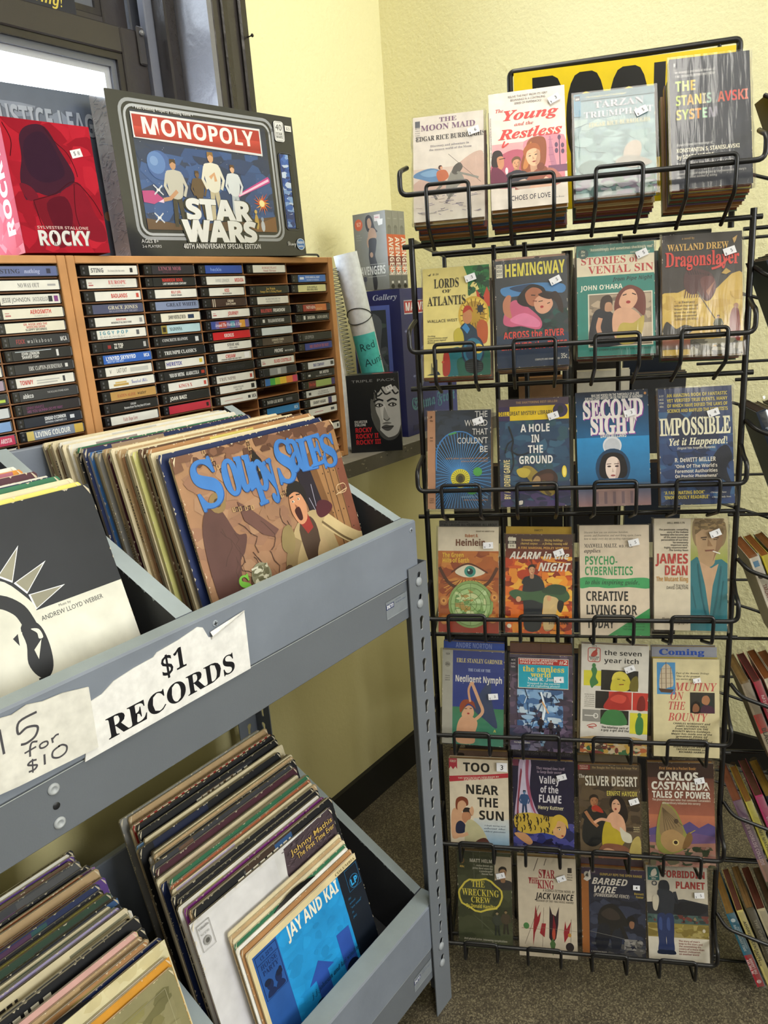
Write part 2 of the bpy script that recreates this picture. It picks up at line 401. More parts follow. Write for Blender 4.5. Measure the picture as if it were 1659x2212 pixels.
for i in range(150):
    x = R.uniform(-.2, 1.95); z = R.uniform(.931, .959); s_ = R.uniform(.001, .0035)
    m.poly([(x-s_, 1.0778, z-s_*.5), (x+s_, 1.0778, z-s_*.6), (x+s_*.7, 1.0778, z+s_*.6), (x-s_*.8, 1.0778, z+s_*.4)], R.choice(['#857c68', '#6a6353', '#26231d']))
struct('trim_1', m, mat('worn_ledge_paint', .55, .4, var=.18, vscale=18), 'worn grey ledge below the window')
m = MB(); m.box(-3.2, XW, 1.153, 1.1648, 0, .10, '#191816')
struct('baseboard_left', m, mat('black_baseboard', .5, .4), 'black baseboard under the ledge wall')
m = MB(); m.box(XW-.012, XW, -3.4, 1.153, 0, .10, '#191816')
struct('baseboard_right', m, mat('black_baseboard'), 'black baseboard of the right wall')
# window: casing, reveal, two sashes and their panes
DK, DK2 = '#2b2725', '#353130'
win = empty('window_1', 'dark painted sash window with an overexposed view', None); win['kind'] = 'structure'
m = MB(); m.bbox(WX1, 1.43, 1.425, 1.4495, .964, 2.72, DK2, .003); m.bbox(1.352, 1.372, 1.416, 1.4245, .964, 2.72, DK, .003); m.bbox(1.405, 1.43, 1.414, 1.4245, .964, 2.72, DK, .004)
m.bbox(-.05, WX0, 1.425, 1.4495, .964, 2.72, DK2, .003); m.bbox(-.05, 1.43, 1.425, 1.4495, 2.62, 2.72, DK2, .003)
m.build('casing', M_DARK, win)
m = MB(); m.box(1.316, 1.3295, 1.4255, 1.75, .964, 2.62, '#6a6a70'); m.box(WX0, WX0+.012, 1.4255, 1.75, .964, 2.62, '#6a6a70'); m.box(WX0+.012, 1.316, 1.45, 1.75, 1.12, 1.15, DK); m.box(WX0+.012, 1.316, 1.45, 1.75, 2.60, 2.62, DK)  # side reveals lighter than the dark paint: reflected sky put into the colour
m.build('reveal', M_JAMB, win)
m = MB(); m.bbox(1.283, 1.3155, 1.53, 1.575, 1.15, 2.60, DK, .004); m.bbox(1.262, 1.3155, 1.575, 1.60, 1.15, 2.60, '#6b6e78', .003); m.bbox(1.266, 1.3155, 1.635, 1.66, 1.15, 2.60, '#565860', .003)
m.bbox(WX0+.0125, .09, 1.53, 1.60, 1.15, 2.60, DK, .004)
m.build('sash_stop', M_DARK, win)
def sash(name, y, z0, z1, rail_top, xg):
    m = MB()
    m.bbox(1.195, 1.260, y, y+.034, z0, z1, DK2, .003); m.bbox(.095, .16, y, y+.034, z0, z1, DK2, .003)
    m.bbox(.16, 1.195, y+.0005, y+.0335, z1-rail_top, z1-.0002, DK2, .003); m.bbox(.16, 1.195, y+.0005, y+.0335, z0+.0002, z0+.07, DK2, .003)
    # stepped glazing bead
    for k, (a, c) in enumerate(((.014, DK), (.028, '#5d6068'), (.042, '#a9acb2'))):
        yy = y+.006+.008*k; z2, z3 = z1-rail_top, z0+.07
        m.box(1.195-a, 1.195-a+.0139, yy, y+.03, z3+a-.014, z2-a+.014, c); m.box(.16+a-.0139, .16+a, yy, y+.03, z3+a-.014, z2-a+.014, c)
        m.box(.16+a, 1.195-a, yy, y+.03, z2-a, z2-a+.0139, c); m.box(.16+a, 1.195-a, yy, y+.03, z3+a-.0139, z3+a, c)
    f = m.build(name, M_DARK, win)
    g = MB(); g.box(.203, 1.152, y+.0285, y+.0295, z0+.113, z1-rail_top-.043, '#fff'); g.build('pane', M_GLASS, f)
    return f
sash('lower_sash', 1.585, 1.15, 1.942, .055, 0)
sash('upper_sash', 1.638, 1.905, 2.60, .06, 0)
m = MB(); m.bbox(1.235, 1.255, 1.577, 1.585, 1.870, 1.950, '#3d3b3c', .003); m.lathe([(.0, 0), (.006, 0), (.006, .006), (0, .008)], '#777', 10, T=Matrix.Translation((1.245, 1.577, 1.935)) @ Matrix.Rotation(pi/2, 4, 'X'))
m.build('sash_latch', M_DARK, win)
# dark poster on the upper sash
m = MB(); m.box(.16, 1.118, 1.626, 1.629, 1.938, 2.5, '#24252d')
a = Art(.958, .562, None); a.t('daring!', .968, .046, .036, '#c9b64e', 'bi', al='r', sh=.15); a.t('Bold,', .80, .055, .03, '#a8a284', 'b', al='r'); a.r(.60, .02, .78, .05, '#8f8c7c')
m.art(a, (.16, 1.626, 1.938), (1, 0, 0), (0, 0, 1), (0, -1, 0))
tag(m.build('poster', M_PRINT), 'dark poster with yellow lettering taped to the upper window sash', 'poster')
# ------------------------------------------------------------------ steel shelf unit
G1, G2 = '#6c7178', '#62676f'
shelf = empty('steel_shelf', 'grey boltless steel shelf unit carrying two tiers of record bins', 'shelf', Matrix.Translation((.9, .66, 0)))
def keyhole(cx, cz):
    pts = []
    for k in range(9): a = math.radians(-30+k*30); pts.append((cx+.0008+.0056*math.cos(a), cz+.006+.0056*math.sin(a)))
    pts += [(cx-.0038, cz-.002), (cx-.0042, cz-.010), (cx-.001, cz-.0135), (cx+.0025, cz-.012), (cx+.0028, cz-.003)]
    return pts
def post(x0, x1, yf, yb, top, holes, side):
    """angle-iron post: front flange in XZ with keyholes, side flange in YZ"""
    m = MB(); t = .002
    loops = [[(x0, 0.0), (x1, 0.0), (x1, top), (x0, top)]]+[keyhole((x0+x1)/2+.002, z) for z in holes]
    flat = [p for l in loops for p in l]; tri = tessellate_polygon([[Vector((x, z, 0)) for x, z in l] for l in loops])
    for y, sgn in ((yf, 1), (yf+t, -1)):
        vs = [(x, y, z) for x, z in flat]; fs = []
        for q in tri:
            a, b, c = (flat[i] for i in q); cr = (b[0]-a[0])*(c[1]-a[1])-(b[1]-a[1])*(c[0]-a[0])
            q = tuple(q) if cr > 0 else tuple(reversed(q))
            fs.append(q if sgn > 0 else tuple(reversed(q)))
        m.raw(vs, fs, G1)
    for i, l in enumerate(loops):
        for k in range(len(l)):
            a, b = l[k], l[(k+1) % len(l)]; m.poly([(a[0], yf, a[1]), (b[0], yf, b[1]), (b[0], yf+t, b[1]), (a[0], yf+t, a[1])], G1 if i == 0 else '#b9bcc0')  # keyhole walls paler than the flange, their lit glint painted in
    loops2 = [[(yf+t, 0.0), (yb, 0.0), (yb, top), (yf+t, top)]]+[keyhole((yf+yb)/2, z) for z in holes]
    flat = [p for l in loops2 for p in l]; tri = tessellate_polygon([[Vector((x, z, 0)) for x, z in l] for l in loops2])
    xs = x1 if side > 0 else x0
    for x in (xs, xs-t*side):
        m.raw([(x, y, z) for y, z in flat], [tuple(q) for q in tri], G2)
    for l in loops2:
        for k in range(len(l)):
            a, b = l[k], l[(k+1) % len(l)]; m.poly([(xs, a[0], a[1]), (xs, b[0], b[1]), (xs-t*side, b[0], b[1]), (xs-t*side, a[0], a[1])], G2)
    return m
hz = [.797-.0381*k for k in range(21)]
def sp_part(name, m, ma): return world_child(m.build(name, ma), shelf)
sp_part('post', post(.894, .944, .6595, .706, .897, [z+.0762 for z in hz if z+.0762 < .88], 1), M_STEEL)
def post_back(x0, x1, yo, yi, side):
    return post(x0, x1, yo, yi, .80, [z for z in hz if z < .78], side)
sp_part('post', post_back(.894, .944, 1.125, 1.081, 1), M_STEEL)
sp_part('post', post(-.95, -.90, .6595, .706, .897, [], -1), M_STEEL)
sp_part('post', post(-.95, -.90, 1.125, 1.081, .80, [], -1), M_STEEL)
for nm, z0, z1 in (('upper_beam', .813, .8795), ('lower_beam', .088, .1565)):
    m = MB(); m.bbox(-.899, .942, .6655, .681, z0, z1, '#646970', .0018); m.box(-.899, .9, .6652, .6654, z1-.0012, z1-.0002, '#aeb3b4')
    bm_ = sp_part(nm, m, M_STEEL)
    m = MB(); m.bbox(-.899, .942, 1.106, 1.1225, z0, z1, '#646970', .0018); sp_part('back_beam', m, M_STEEL)
    m = MB(); m.bbox(.927, .9415, .71, 1.075, z0+.002, z1-.004, '#646970', .0018); sp_part('side_beam', m, M_STEEL)
    m = MB(); m.box(-.89, .925, .6815, 1.105, z0+.0005, z0+.0035, '#6f7478'); sp_part('deck', m, M_STEEL)
    for zz in ((.873, .835) if z0 > .5 else (.149, .111)):
        T = Matrix.Translation((.9185, .6592, zz-.004)) @ Matrix.Rotation(pi/2, 4, 'X')
        m = MB(); m.lathe([(.0075, 0), (.0075, .0018), (.005, .0032), (0, .0036)], '#979ca1', 18, T=T); sp_part('rivet', m, M_STEEL)
    # maker's label, printed upside down, at the right end of the beam
    a = Art(.055, .030, '#7b8187'); a.frame(.02, .03, .98, .97, .012, '#9fa4a8'); a.r(.0, .52, .36, .80, '#1c2a5c') 
    a.t('ULINE', .34, .76, .19, '#e6e8ea', 'b', w=.32, al='l', rot=pi); a.t('1-800-295-5510', .95, .70, .05, '#2a3564', 'b', w=.5, al='l', rot=pi); a.t('uline.com', .70, .85, .05, '#2a3564', 'b', w=.26, al='l', rot=pi)
    m = MB(); zc = z0+.019
    m.art(a, (.838, .6651, zc), (1, 0, 0), (0, 0, 1), (0, -1, 0)); lb = sp_part('maker_label', m, M_PRINT); lb['label'] = 'small maker label with blue lettering upside down'
for x, z in ((.2945, .867), (.2935, .829)):
    T = Matrix.Translation((x, .6652, z)) @ Matrix.Rotation(pi/2, 4, 'X')
    m = MB(); m.lathe([(.0062, 0), (.0062, .001), (.0045, .0022), (.0032, .0022), (.0026, .0008), (0, .0008)], '#a3a7aa', 20, T=T); sp_part('rivet', m, M_STEEL)
T = Matrix.Translation((.294, .6651, .848)) @ Matrix.Rotation(pi/2, 4, 'X')
m = MB(); m.lathe([(.0038, 0), (.0034, .0003), (0, .0002)], '#15161a', 16, T=T); sp_part('bolt_hole', m, M_STEEL)
# ------------------------------------------------------------------ wooden record bins
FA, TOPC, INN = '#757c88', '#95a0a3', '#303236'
def bin_(name, label, zb, zf, y0, y1, yk, slope, xl, divx, zs, bs):
    t = empty(name, label, 'record bin', Matrix.Translation((0, y0, zb)))
    def part(nm, m): return world_child(m.build(nm, M_PAINT), t)
    m = MB(); m.bbox(xl, .927, y0, y1, zb, zf, FA, .0025)
    m.box(xl+.003, .9245, y0+.0024, y1-.0024, zf-.001, zf+.0002, TOPC)
    fb = part('front_board', m)
    for x in (.513, .912, .1):
        T = Matrix.Translation((x, y0-.0002, zf-.0135)) @ Matrix.Rotation(pi/2, 4, 'X')
        s = MB(); s.lathe([(.0042, 0), (.0042, .0004), (.003, .0009), (0, .0009)], '#8f969f', 14, T=T)
        for q in ((.0026, .0006), (.0006, .0026)): s.box(-q[0], q[0], -q[1], q[1], .0009, .0011, '#22242a', T=T)
        s.build('screw', M_PAINT, fb)
    def panel(xa, xb, nm, inner):
        zk = zf+slope*(yk-y1)
        m = MB(); P = [(y1+.0005, zs), (yk, zs), (yk, zk), (y1+.0005, zf)]
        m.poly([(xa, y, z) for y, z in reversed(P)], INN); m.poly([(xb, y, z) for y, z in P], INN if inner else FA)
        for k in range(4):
            a, b = P[k], P[(k+1) % 4]; m.poly([(xa, a[0], a[1]), (xb, a[0], a[1]), (xb, b[0], b[1]), (xa, b[0], b[1])], TOPC if k == 2 else FA)
        R = random.Random(int(xa*1000)+int(zb*100))
        for k in range(26):   # chipped paint along the inner top edge
            u = R.random(); y = y1+(yk-y1)*u; z = zf+(zk-zf)*u; s_ = R.uniform(.001, .004)
            m.poly([(xa-.0003, y-s_, z-slope*s_), (xa-.0003, y+s_, z+slope*s_), (xa-.0003, y+s_*.3, z-R.uniform(.001, .004))], TOPC)
        return part(nm, m)
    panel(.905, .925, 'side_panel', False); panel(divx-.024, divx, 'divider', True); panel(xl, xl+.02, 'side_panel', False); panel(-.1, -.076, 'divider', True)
    m = MB(); m.bbox(xl+.021, .904, yk+.001, yk+.016, zs, zf+slope*(yk-y1)-.006, FA, .002); part('back_board', m)
    m = MB(); zr = bs*(yk-y1)   # the lower floor slopes up towards the back
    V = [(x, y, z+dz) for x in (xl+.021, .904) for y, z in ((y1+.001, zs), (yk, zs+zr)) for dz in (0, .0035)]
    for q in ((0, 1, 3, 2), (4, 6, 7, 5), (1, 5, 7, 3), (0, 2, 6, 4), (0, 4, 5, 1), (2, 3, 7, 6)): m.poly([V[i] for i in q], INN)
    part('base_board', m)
    return t
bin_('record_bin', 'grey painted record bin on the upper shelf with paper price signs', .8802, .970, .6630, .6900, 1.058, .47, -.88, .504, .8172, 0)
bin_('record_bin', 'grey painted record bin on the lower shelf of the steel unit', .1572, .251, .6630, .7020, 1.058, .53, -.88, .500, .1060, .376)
# paper signs on the upper front board
m = MB(); Y = .6616
P = [(.329, .8785), (.556, .8795), (.5575, .956), (.552, .953), (.53, .949), (.505, .9425), (.50, .9445), (.494, .959), (.487, .9625), (.46, .958), (.43, .9555), (.425, .952), (.40, .9505), (.375, .947), (.36, .9395), (.345, .9375)]
tri = tessellate_polygon([[Vector((x, z, 0)) for x, z in P]])
for y, c in ((Y, '#e4e2df'), (Y+.0012, '#d8d6d0')):
    m.raw([(x, y, z) for x, z in P], [tuple(q) for q in tri], S(c))
for k in range(len(P)):
    a_, b_ = P[k], P[(k+1) % len(P)]; m.poly([(a_[0], Y, a_[1]), (b_[0], Y, b_[1]), (b_[0], Y+.0012, b_[1]), (a_[0], Y+.0012, a_[1])], '#d8d6d0')
# curled torn strip at the top right
for k in range(5):
    x0_, x1_ = .503+.0105*k, .503+.0105*(k+1); f0 = k/5; f1 = (k+1)/5
    m.poly([(x0_, Y-.0005, .940+.014*f0), (x1_, Y-.0005, .940+.014*f1), (x1_, Y-.004+.001*k % .002, .9455+.012*f1), (x0_, Y-.004, .9455+.012*f0)], '#f4f2ee')
    m.poly([(x0_, Y-.004, .9455+.012*f0), (x1_, Y-.004, .9455+.012*f1), (x1_, Y-.0005, .9500+.0065*f1), (x0_, Y-.0005, .9500+.0065*f0)], '#dddad5')
a = Art(.22, .08, None)
a.t('$1', .535, .56, .30, '#17161a', 's', w=.16, off=.004); a.t('RECORDS', .52, .10, .30, '#17161a', 's', w=.80, off=.004)
m.art(a, (.331, Y, .880), (1, 0, .0), (0, 0, 1), (0, -1, 0))
tag(m.build('paper_sign', M_PAPER), 'torn white paper sign reading $1 RECORDS on the upper bin front', 'sign')
m = MB(); Y = .6597
P = [(.20, .8985), (.262, .892), (.3445, .8875), (.3465, .9545), (.335, .957), (.32, .9605), (.30, .9615), (.285, .9655), (.27, .9625), (.24, .968), (.20, .970)]
tri = tessellate_polygon([[Vector((x, z, 0)) for x, z in P]])
for y, c in ((Y, '#d9d6cd'), (Y+.0018, '#cfccc2')): m.raw([(x, y, z) for x, z in P], [tuple(q) for q in tri], S(c))
for k in range(len(P)):
    a_, b_ = P[k], P[(k+1) % len(P)]; m.poly([(a_[0], Y, a_[1]), (b_[0], Y, b_[1]), (b_[0], Y+.0018, b_[1]), (a_[0], Y+.0018, a_[1])], '#c9c6bc')
a = Art(.145, .08, None); ink = '#4c4a4e'
a.l([(.355, .86), (.35, .55)], .016, ink, True)
a.l([(.60, .86), (.48, .84), (.46, .70), (.52, .73), (.585, .68), (.56, .58), (.50, .545), (.46, .56)], .016, ink, True)
a.l([(.565, .50), (.53, .52), (.51, .46), (.50, .36)], .013, ink, True); a.l([(.47, .435), (.55, .445)], .012, ink)
a.l([(.60, .455), (.575, .44), (.575, .40), (.60, .385), (.625, .40), (.625, .44), (.60, .455)], .012, ink, True)
a.l([(.66, .455), (.66, .385)], .012, ink); a.l([(.66, .43), (.69, .46), (.71, .455)], .012, ink, True)
a.l([(.535, .285), (.50, .30), (.475, .275), (.50, .245), (.53, .215), (.51, .18), (.47, .185)], .013, ink, True); a.l([(.51, .32), (.495, .15)], .010, ink)
a.l([(.59, .30), (.58, .17)], .014, ink); a.l([(.70, .305), (.65, .28), (.64, .21), (.68, .165), (.73, .185), (.745, .25), (.72, .30), (.69, .305)], .013, ink, True)
m.art(a, (.205, Y, .886), (1, 0, 0), (0, 0, 1), (0, -1, 0))
tag(m.build('cardboard_sign', M_PAPER), 'grey card sign with handwritten price 15 for $10 on the upper bin', 'sign')
# ------------------------------------------------------------------ records
ORD = ['front', 'second', 'third', 'fourth', 'fifth', 'sixth', 'seventh', 'eighth', 'ninth', 'tenth', 'eleventh', 'twelfth', 'thirteenth', 'fourteenth', 'fifteenth',
       'sixteenth', 'seventeenth', 'eighteenth', 'nineteenth', 'twentieth']
def ordn(i):
    if i < 20: return ORD[i]
    t = {2: 'twenty', 3: 'thirty', 4: 'forty', 5: 'fifty'}[(i+1)//10]; u = (i+1) % 10
    return {2: 'twentieth', 3: 'thirtieth', 4: 'fortieth', 5: 'fiftieth'}[(i+1)//10] if u == 0 else t+'-'+['', 'first', 'second', 'third', 'fourth', 'fifth', 'sixth', 'seventh', 'eighth', 'ninth'][u]
CN = {'cream': '#d8cba8', 'off-white': '#d9d6cc', 'tan': '#b79a72', 'brown': '#5d4230', 'black': '#17171b', 'dark grey': '#3a3b40', 'grey': '#83827e', 'navy blue': '#1e2a52',
      'blue': '#3d6fae', 'sky blue': '#7fa9d6', 'green': '#2f6b4c', 'dark green': '#28402f', 'teal': '#2f8e96', 'red': '#9e2a26', 'maroon': '#4a2431', 'orange': '#d08a30', 'yellow': '#d9cf6a',
      'pale yellow': '#dbd889', 'purple': '#8a3d8c', 'violet': '#5a3a86', 'pink': '#d8a9a0', 'lilac': '#a79cc4', 'olive': '#8a8348', 'kraft brown': '#a97c50', 'white': '#e6e4de', 'rust': '#a35a3a', 'gold': '#b3a05c'}
def sleeve(xl, ytop, ztop, lean, cn, label, group, art=None, size=.314, t=.0036, rz=0, seed=0, disc=False, band=True, zref=None):
    R = random.Random(seed); col = CN[cn]
    L = math.radians(lean); sx = size
    if zref: ytop += (ztop-zref)*math.tan(L)      # ytop is given at height zref
    yb, zb = ytop-size*math.sin(L), ztop-size*math.cos(L)
    M4 = Matrix.Translation((xl, yb, zb)) @ Matrix.Rotation(rz, 4, 'Z') @ Matrix.Rotation(-L, 4, 'X')
    m = MB(); edge = mix(col, '#d6c49c', R.uniform(.4, .9)); inner = R.choice(['#e8e4d8', '#d9d0b8', '#22201f', '#9a8f78', '#efece4'])
    c = .004  # clipped, worn corners
    P = [(0, c), (c*.3, 0), (sx-c, 0), (sx, c), (sx, size-c*.8), (sx-c*.7, size), (c*.6, size), (0, size-c)]
    m.poly([(x, 0, z) for x, z in P], col); m.poly([(x, t, z) for x, z in reversed(P)], mix(col, '#d8cba8', .5))
    for k in range(8):
        a, b = P[k], P[(k+1) % 8]
        if k == 5 or k in (4, 6):   # open top edge: card, inner bag, card
            for y0, y1, cc in ((0, t*.3, edge), (t*.3, t*.7, inner), (t*.7, t, edge)): m.poly([(a[0], y0, a[1]), (b[0], y0, b[1]), (b[0], y1, b[1]), (a[0], y1, a[1])], cc)
        else: m.poly([(a[0], 0, a[1]), (b[0], 0, b[1]), (b[0], t, b[1]), (a[0], t, a[1])], mix(col, edge, .6))
    A_ = Art(sx, size, None)
    if art: art(A_)
    elif band:   # the strip of cover print that shows above the next sleeve
        for k in range(R.randint(1, 4)):
            x0 = R.uniform(0, .8); x1 = min(1, x0+R.uniform(.08, .5)); z0 = R.uniform(.90, .97)
            A_.r(x0, z0, x1, R.uniform(z0+.01, 1), mix(col, R.choice(list(CN.values())), R.uniform(.15, .8)))
        if R.random() < .6:
            x = R.uniform(.08, .5); fc = '#e9e2cf' if sum(S(col)[:3]) < .8 else '#2c2624'
            for k in range(R.randint(3, 12)):
                x2 = x+R.uniform(.012, .04)
                if x2 < .96: A_.r(x, .945, x2, .968, fc)
                x = x2+R.uniform(.006, .02)
    wear = mix(col, '#e3d6b8', .7)   # scuffed edges
    for k in range(16):
        u = R.random()*.96; s_ = R.uniform(.004, .02); A_.p([(u, 1), (u+s_, 1), (u+s_*.5, 1-R.uniform(.002, .008))], wear)
        A_.p([(0, u), (R.uniform(.002, .008), u+s_*.5), (0, u+s_)], wear); A_.p([(1, u), (1, u+s_), (1-R.uniform(.001, .004), u+s_*.5)], wear)
    for x0, z0 in ((0, 1), (1, 1)):
        sgn = 1 if x0 == 0 else -1; A_.p([(x0+sgn*.004, z0-.02), (x0+sgn*.016, z0-.004), (x0+sgn*.022, z0-.001), (x0+sgn*.004, z0-.04)][::sgn], wear)
    m.art(A_, (0, 0, 0), (1, 0, 0), (0, 0, 1), (0, -1, 0))
    # spine lettering on the left edge
    if R.random() < .55:
        y = R.uniform(.35, .75)
        for k in range(R.randint(8, 22)):
            y2 = y+R.uniform(.004, .012); m.poly([(-.0002, t*.7, y*size), (-.0002, t*.3, y*size), (-.0002, t*.3, min(y2, .97)*size), (-.0002, t*.7, min(y2, .97)*size)], '#e6dfc8' if sum(S(col)[:3]) < .8 else '#3a322c')
            y = y2+R.uniform(.003, .006)
            if y > .95: break
    o = m.build('record_sleeve', M_SLEEVE, None, None, M4); tag(o, label, 'record sleeve', group)
    if disc:
        d = MB(); T = Matrix.Translation((sx*.5, t*.5, size*.5+(.0145 if size > .3 else .0165))) @ Matrix.Rotation(pi/2, 4, 'X')
        rr = .150 if size > .3 else .1245; d.lathe([(.05, .0006), (rr, .0006), (rr, -.0006), (.05, -.0006)], '#141416', 48, T=T); d.build('vinyl_disc', M_PLAST, o, 'black vinyl disc')
    return o
# artwork of the sleeves that face the room
def art_dungeon(a):
    a.g(0, 0, 1, 1, '#a9805c', '#8b6150')
    a.paint(0, .3, 1, 1, ['#a17a5c', '#9a7256', '#a68062', '#9d765a', '#966e56'], 150, 3, .07)
    a.paint(0, .93, 1, 1, ['#5d3d2d', '#7a5540'], 40, 8, .05)
    # timber door and doorway on the right
    a.p([(.80, .90), (1, .95), (1, .2), (.80, .2)], '#9a7148')
    for x in (.845, .885, .93, .965): a.l([(x, .93), (x+.012, .2)], .006, '#5a3c26')
    a.r(.94, .2, 1, .80, '#7c4a38'); a.l([(.82, .80), (1, .84)], .012, '#5d4028')
    for k in range(24): a.e(.835+.04*(k % 4), .85-.1*(k//4), .004, .004, '#3c2818', 8)
    a.p([(.655, .83), (.745, .86), (.80, .50), (.70, .46)], '#221a24'); a.p([(.745, .86), (.79, .87), (.84, .50), (.80, .48)], '#74502f')
    for q in ((.70, .66), (.735, .72), (.76, .62), (.69, .58)): a.l([(.73, .56), q], .003, '#b9b3c6')
    # shadow painted on the dungeon wall
    a.b([(.05, .30), (.04, .62), (.10, .76), (.17, .74), (.22, .62), (.27, .60), (.235, .53), (.20, .50), (.18, .40), (.19, .28)], '#5b3d38', 5)
    a.p([(.27, .75), (.33, .70), (.46, .57), (.42, .545), (.36, .575), (.28, .66)], '#694840')
    # cracks
    R = random.Random(7)
    for k in range(16):
        x, y = R.uniform(.12, .6), R.uniform(.45, .75); p = [(x, y)]
        for j in range(6): x += R.uniform(-.025, .03); y -= R.uniform(.01, .04); p.append((x, y))
        a.l(p, .0035, '#4d352e')
    # chains and lantern
    for x0, y0, x1, y1, n in ((.17, .99, .26, .86, 7), (.42, 1, .43, .80, 10), (.24, .72, .36, .70, 7), (.50, .70, .60, .74, 6)):
        for k in range(n):
            u = k/n; a.frame(x0+(x1-x0)*u-.006, y0+(y1-y0)*u-.008, x0+(x1-x0)*u+.007, y0+(y1-y0)*u+.009, .004, '#3c2a20' if k % 2 else '#c9a874')
    a.p([(.435, .95), (.47, .90), (.48, .84), (.50, .83), (.42, .81), (.43, .85), (.41, .90)], '#1e1712'); a.p([(.44, .89), (.465, .885), (.462, .845), (.44, .85)], '#caa15a')
    a.e(.165, .77, .045, .045, '#8a7148', 14); a.e(.165, .77, .02, .02, '#4b3a20', 12)
    # shouting man in a trench coat with arms spread
    a.b([(.55, .54), (.52, .42), (.50, .20), (.80, .20), (.80, .44), (.76, .56), (.68, .60)], '#b09a70')
    a.b([(.58, .53), (.60, .30), (.66, .28), (.70, .50), (.66, .58)], '#4a382c'); a.p([(.60, .555), (.66, .60), (.675, .52), (.63, .50)], '#8f2f2a')
    a.l([(.76, .54), (.86, .45), (.955, .385), (1.0, .37)], .075, '#c4ae80', True); a.l([(.74, .53), (.86, .42), (.96, .355)], .012, '#6d5a3c', True)
    a.l([(.55, .50), (.48, .40), (.47, .28)], .07, '#8f7a56', True); a.e(.455, .35, .035, .05, '#5a4530', 12)
    a.b([(.72, .585), (.75, .63), (.81, .62), (.84, .585), (.80, .555), (.74, .55)], '#4f2128')
    a.b([(.575, .70), (.565, .62), (.60, .555), (.65, .57), (.67, .65), (.655, .715), (.61, .73)], '#c98e68')
    a.b([(.56, .70), (.59, .755), (.65, .755), (.685, .70), (.675, .635), (.65, .69), (.61, .71)], '#1d1714')
    a.b([(.585, .625), (.60, .575), (.625, .58), (.62, .635)], '#3a120f'); a.e(.590, .668, .009, .006, '#e8d8c4', 10); a.e(.588, .668, .004, .005, '#1a1512', 8); a.e(.628, .672, .008, .006, '#e8d8c4', 10); a.e(.626, .672, .004, .005, '#1a1512', 8); a.l([(.575, .688), (.60, .692)], .006, '#1d1714'); a.l([(.618, .695), (.645, .692)], .006, '#1d1714')
    a.p([(.595, .655), (.612, .64), (.597, .635)], '#8f5a40')
    # fuzzy bundle under the arm
    a.b([(.66, .40), (.645, .30), (.70, .26), (.74, .38), (.72, .46)], '#b39a72'); a.b([(.48, .56), (.45, .48), (.50, .44), (.54, .50), (.53, .57)], '#8c7a50')
    # lettering
    for ch, x, y, h, r, sx_ in (('S', .15, .765, .20, .12, .95), ('o', .275, .785, .225, .0, .62), ('u', .355, .785, .225, -.05, .56), ('p', .435, .765, .20, .05, .62), ('y', .51, .755, .20, .22, .62),
                           ('S', .60, .765, .20, -.08, .82), ('a', .685, .805, .215, .05, .62), ('L', .76, .79, .155, -.06, .85), ('E', .83, .80, .15, .02, .85), ('S', .91, .775, .16, -.05, .9)):
        for d, cc in ((.004, '#27508f'), (0, '#3f78bd')): a.t(ch, x+d, y-d, h, cc, 's', rot=r, off=.014, sx=sx_)
    # foil price sticker and the green letter below
    a.t('S', .185, .352, .085, '#7cc14a', 's', off=.02); a.e(.288, .405, .058, .058, '#8f8d72', 24); a.paint(.24, .36, .335, .45, ['#c9c7ae', '#7a785c', '#e0dec8', '#6a684e'], 60, 5, .02)
    a.frame(.90, .63, .97, .675, .004, '#d9b98e', .02); a.l([(.885, .63), (.975, .645)], .005, '#d9b98e')
def art_rays(a):
    a.r(0, 0, 1, .627, '#d6d4c6'); a.r(0, .627, 1, 1, '#202228')
    for p in ([(.625, .741), (.684, .855), (.585, .775)], [(.658, .69), (.755, .778), (.628, .738)], [(.667, .629), (.792, .679), (.661, .686)], [(.58, .78), (.56, .90), (.53, .80)]):
        a.p(p, '#e9e9ea'); c = (sum(q[0] for q in p)/3, sum(q[1] for q in p)/3); a.p([(c[0]+(x-c[0])*.86, c[1]+(y-c[1])*.86) for x, y in p], '#8f8b78')
    a.b([(.30, .45), (.34, .68), (.46, .77), (.58, .765), (.645, .69), (.668, .627), (.60, .62), (.5, .60)], '#d6d4c6')
    a.l([(.44, .70), (.55, .70), (.61, .655), (.63, .60), (.635, .55)], .045, '#1d1e22', True)
    a.b([(.60, .53), (.60, .59), (.635, .605), (.665, .57), (.672, .50), (.66, .43), (.63, .40), (.60, .42), (.585, .47)], '#1d1e22')
    a.b([(.63, .575), (.655, .565), (.66, .535), (.645, .535), (.645, .555)], '#d6d4c6'); a.p([(.652, .53), (.622, .47), (.618, .505)], '#d6d4c6'); a.r(.60, .36, .63, .41, '#1d1e22')
    a.p([(.55, .60), (.60, .575), (.575, .50), (.54, .52)], '#d6d4c6'); a.p([(.565, .565), (.585, .575), (.578, .535)], '#1d1e22')
    a.t('ANDREW LLOYD WEBBER', .675, .586, .0165, '#2a2a2e', 'n', w=.235, al='l'); a.t('Music by', .745, .612, .009, '#2a2a2e', 'n', al='l')
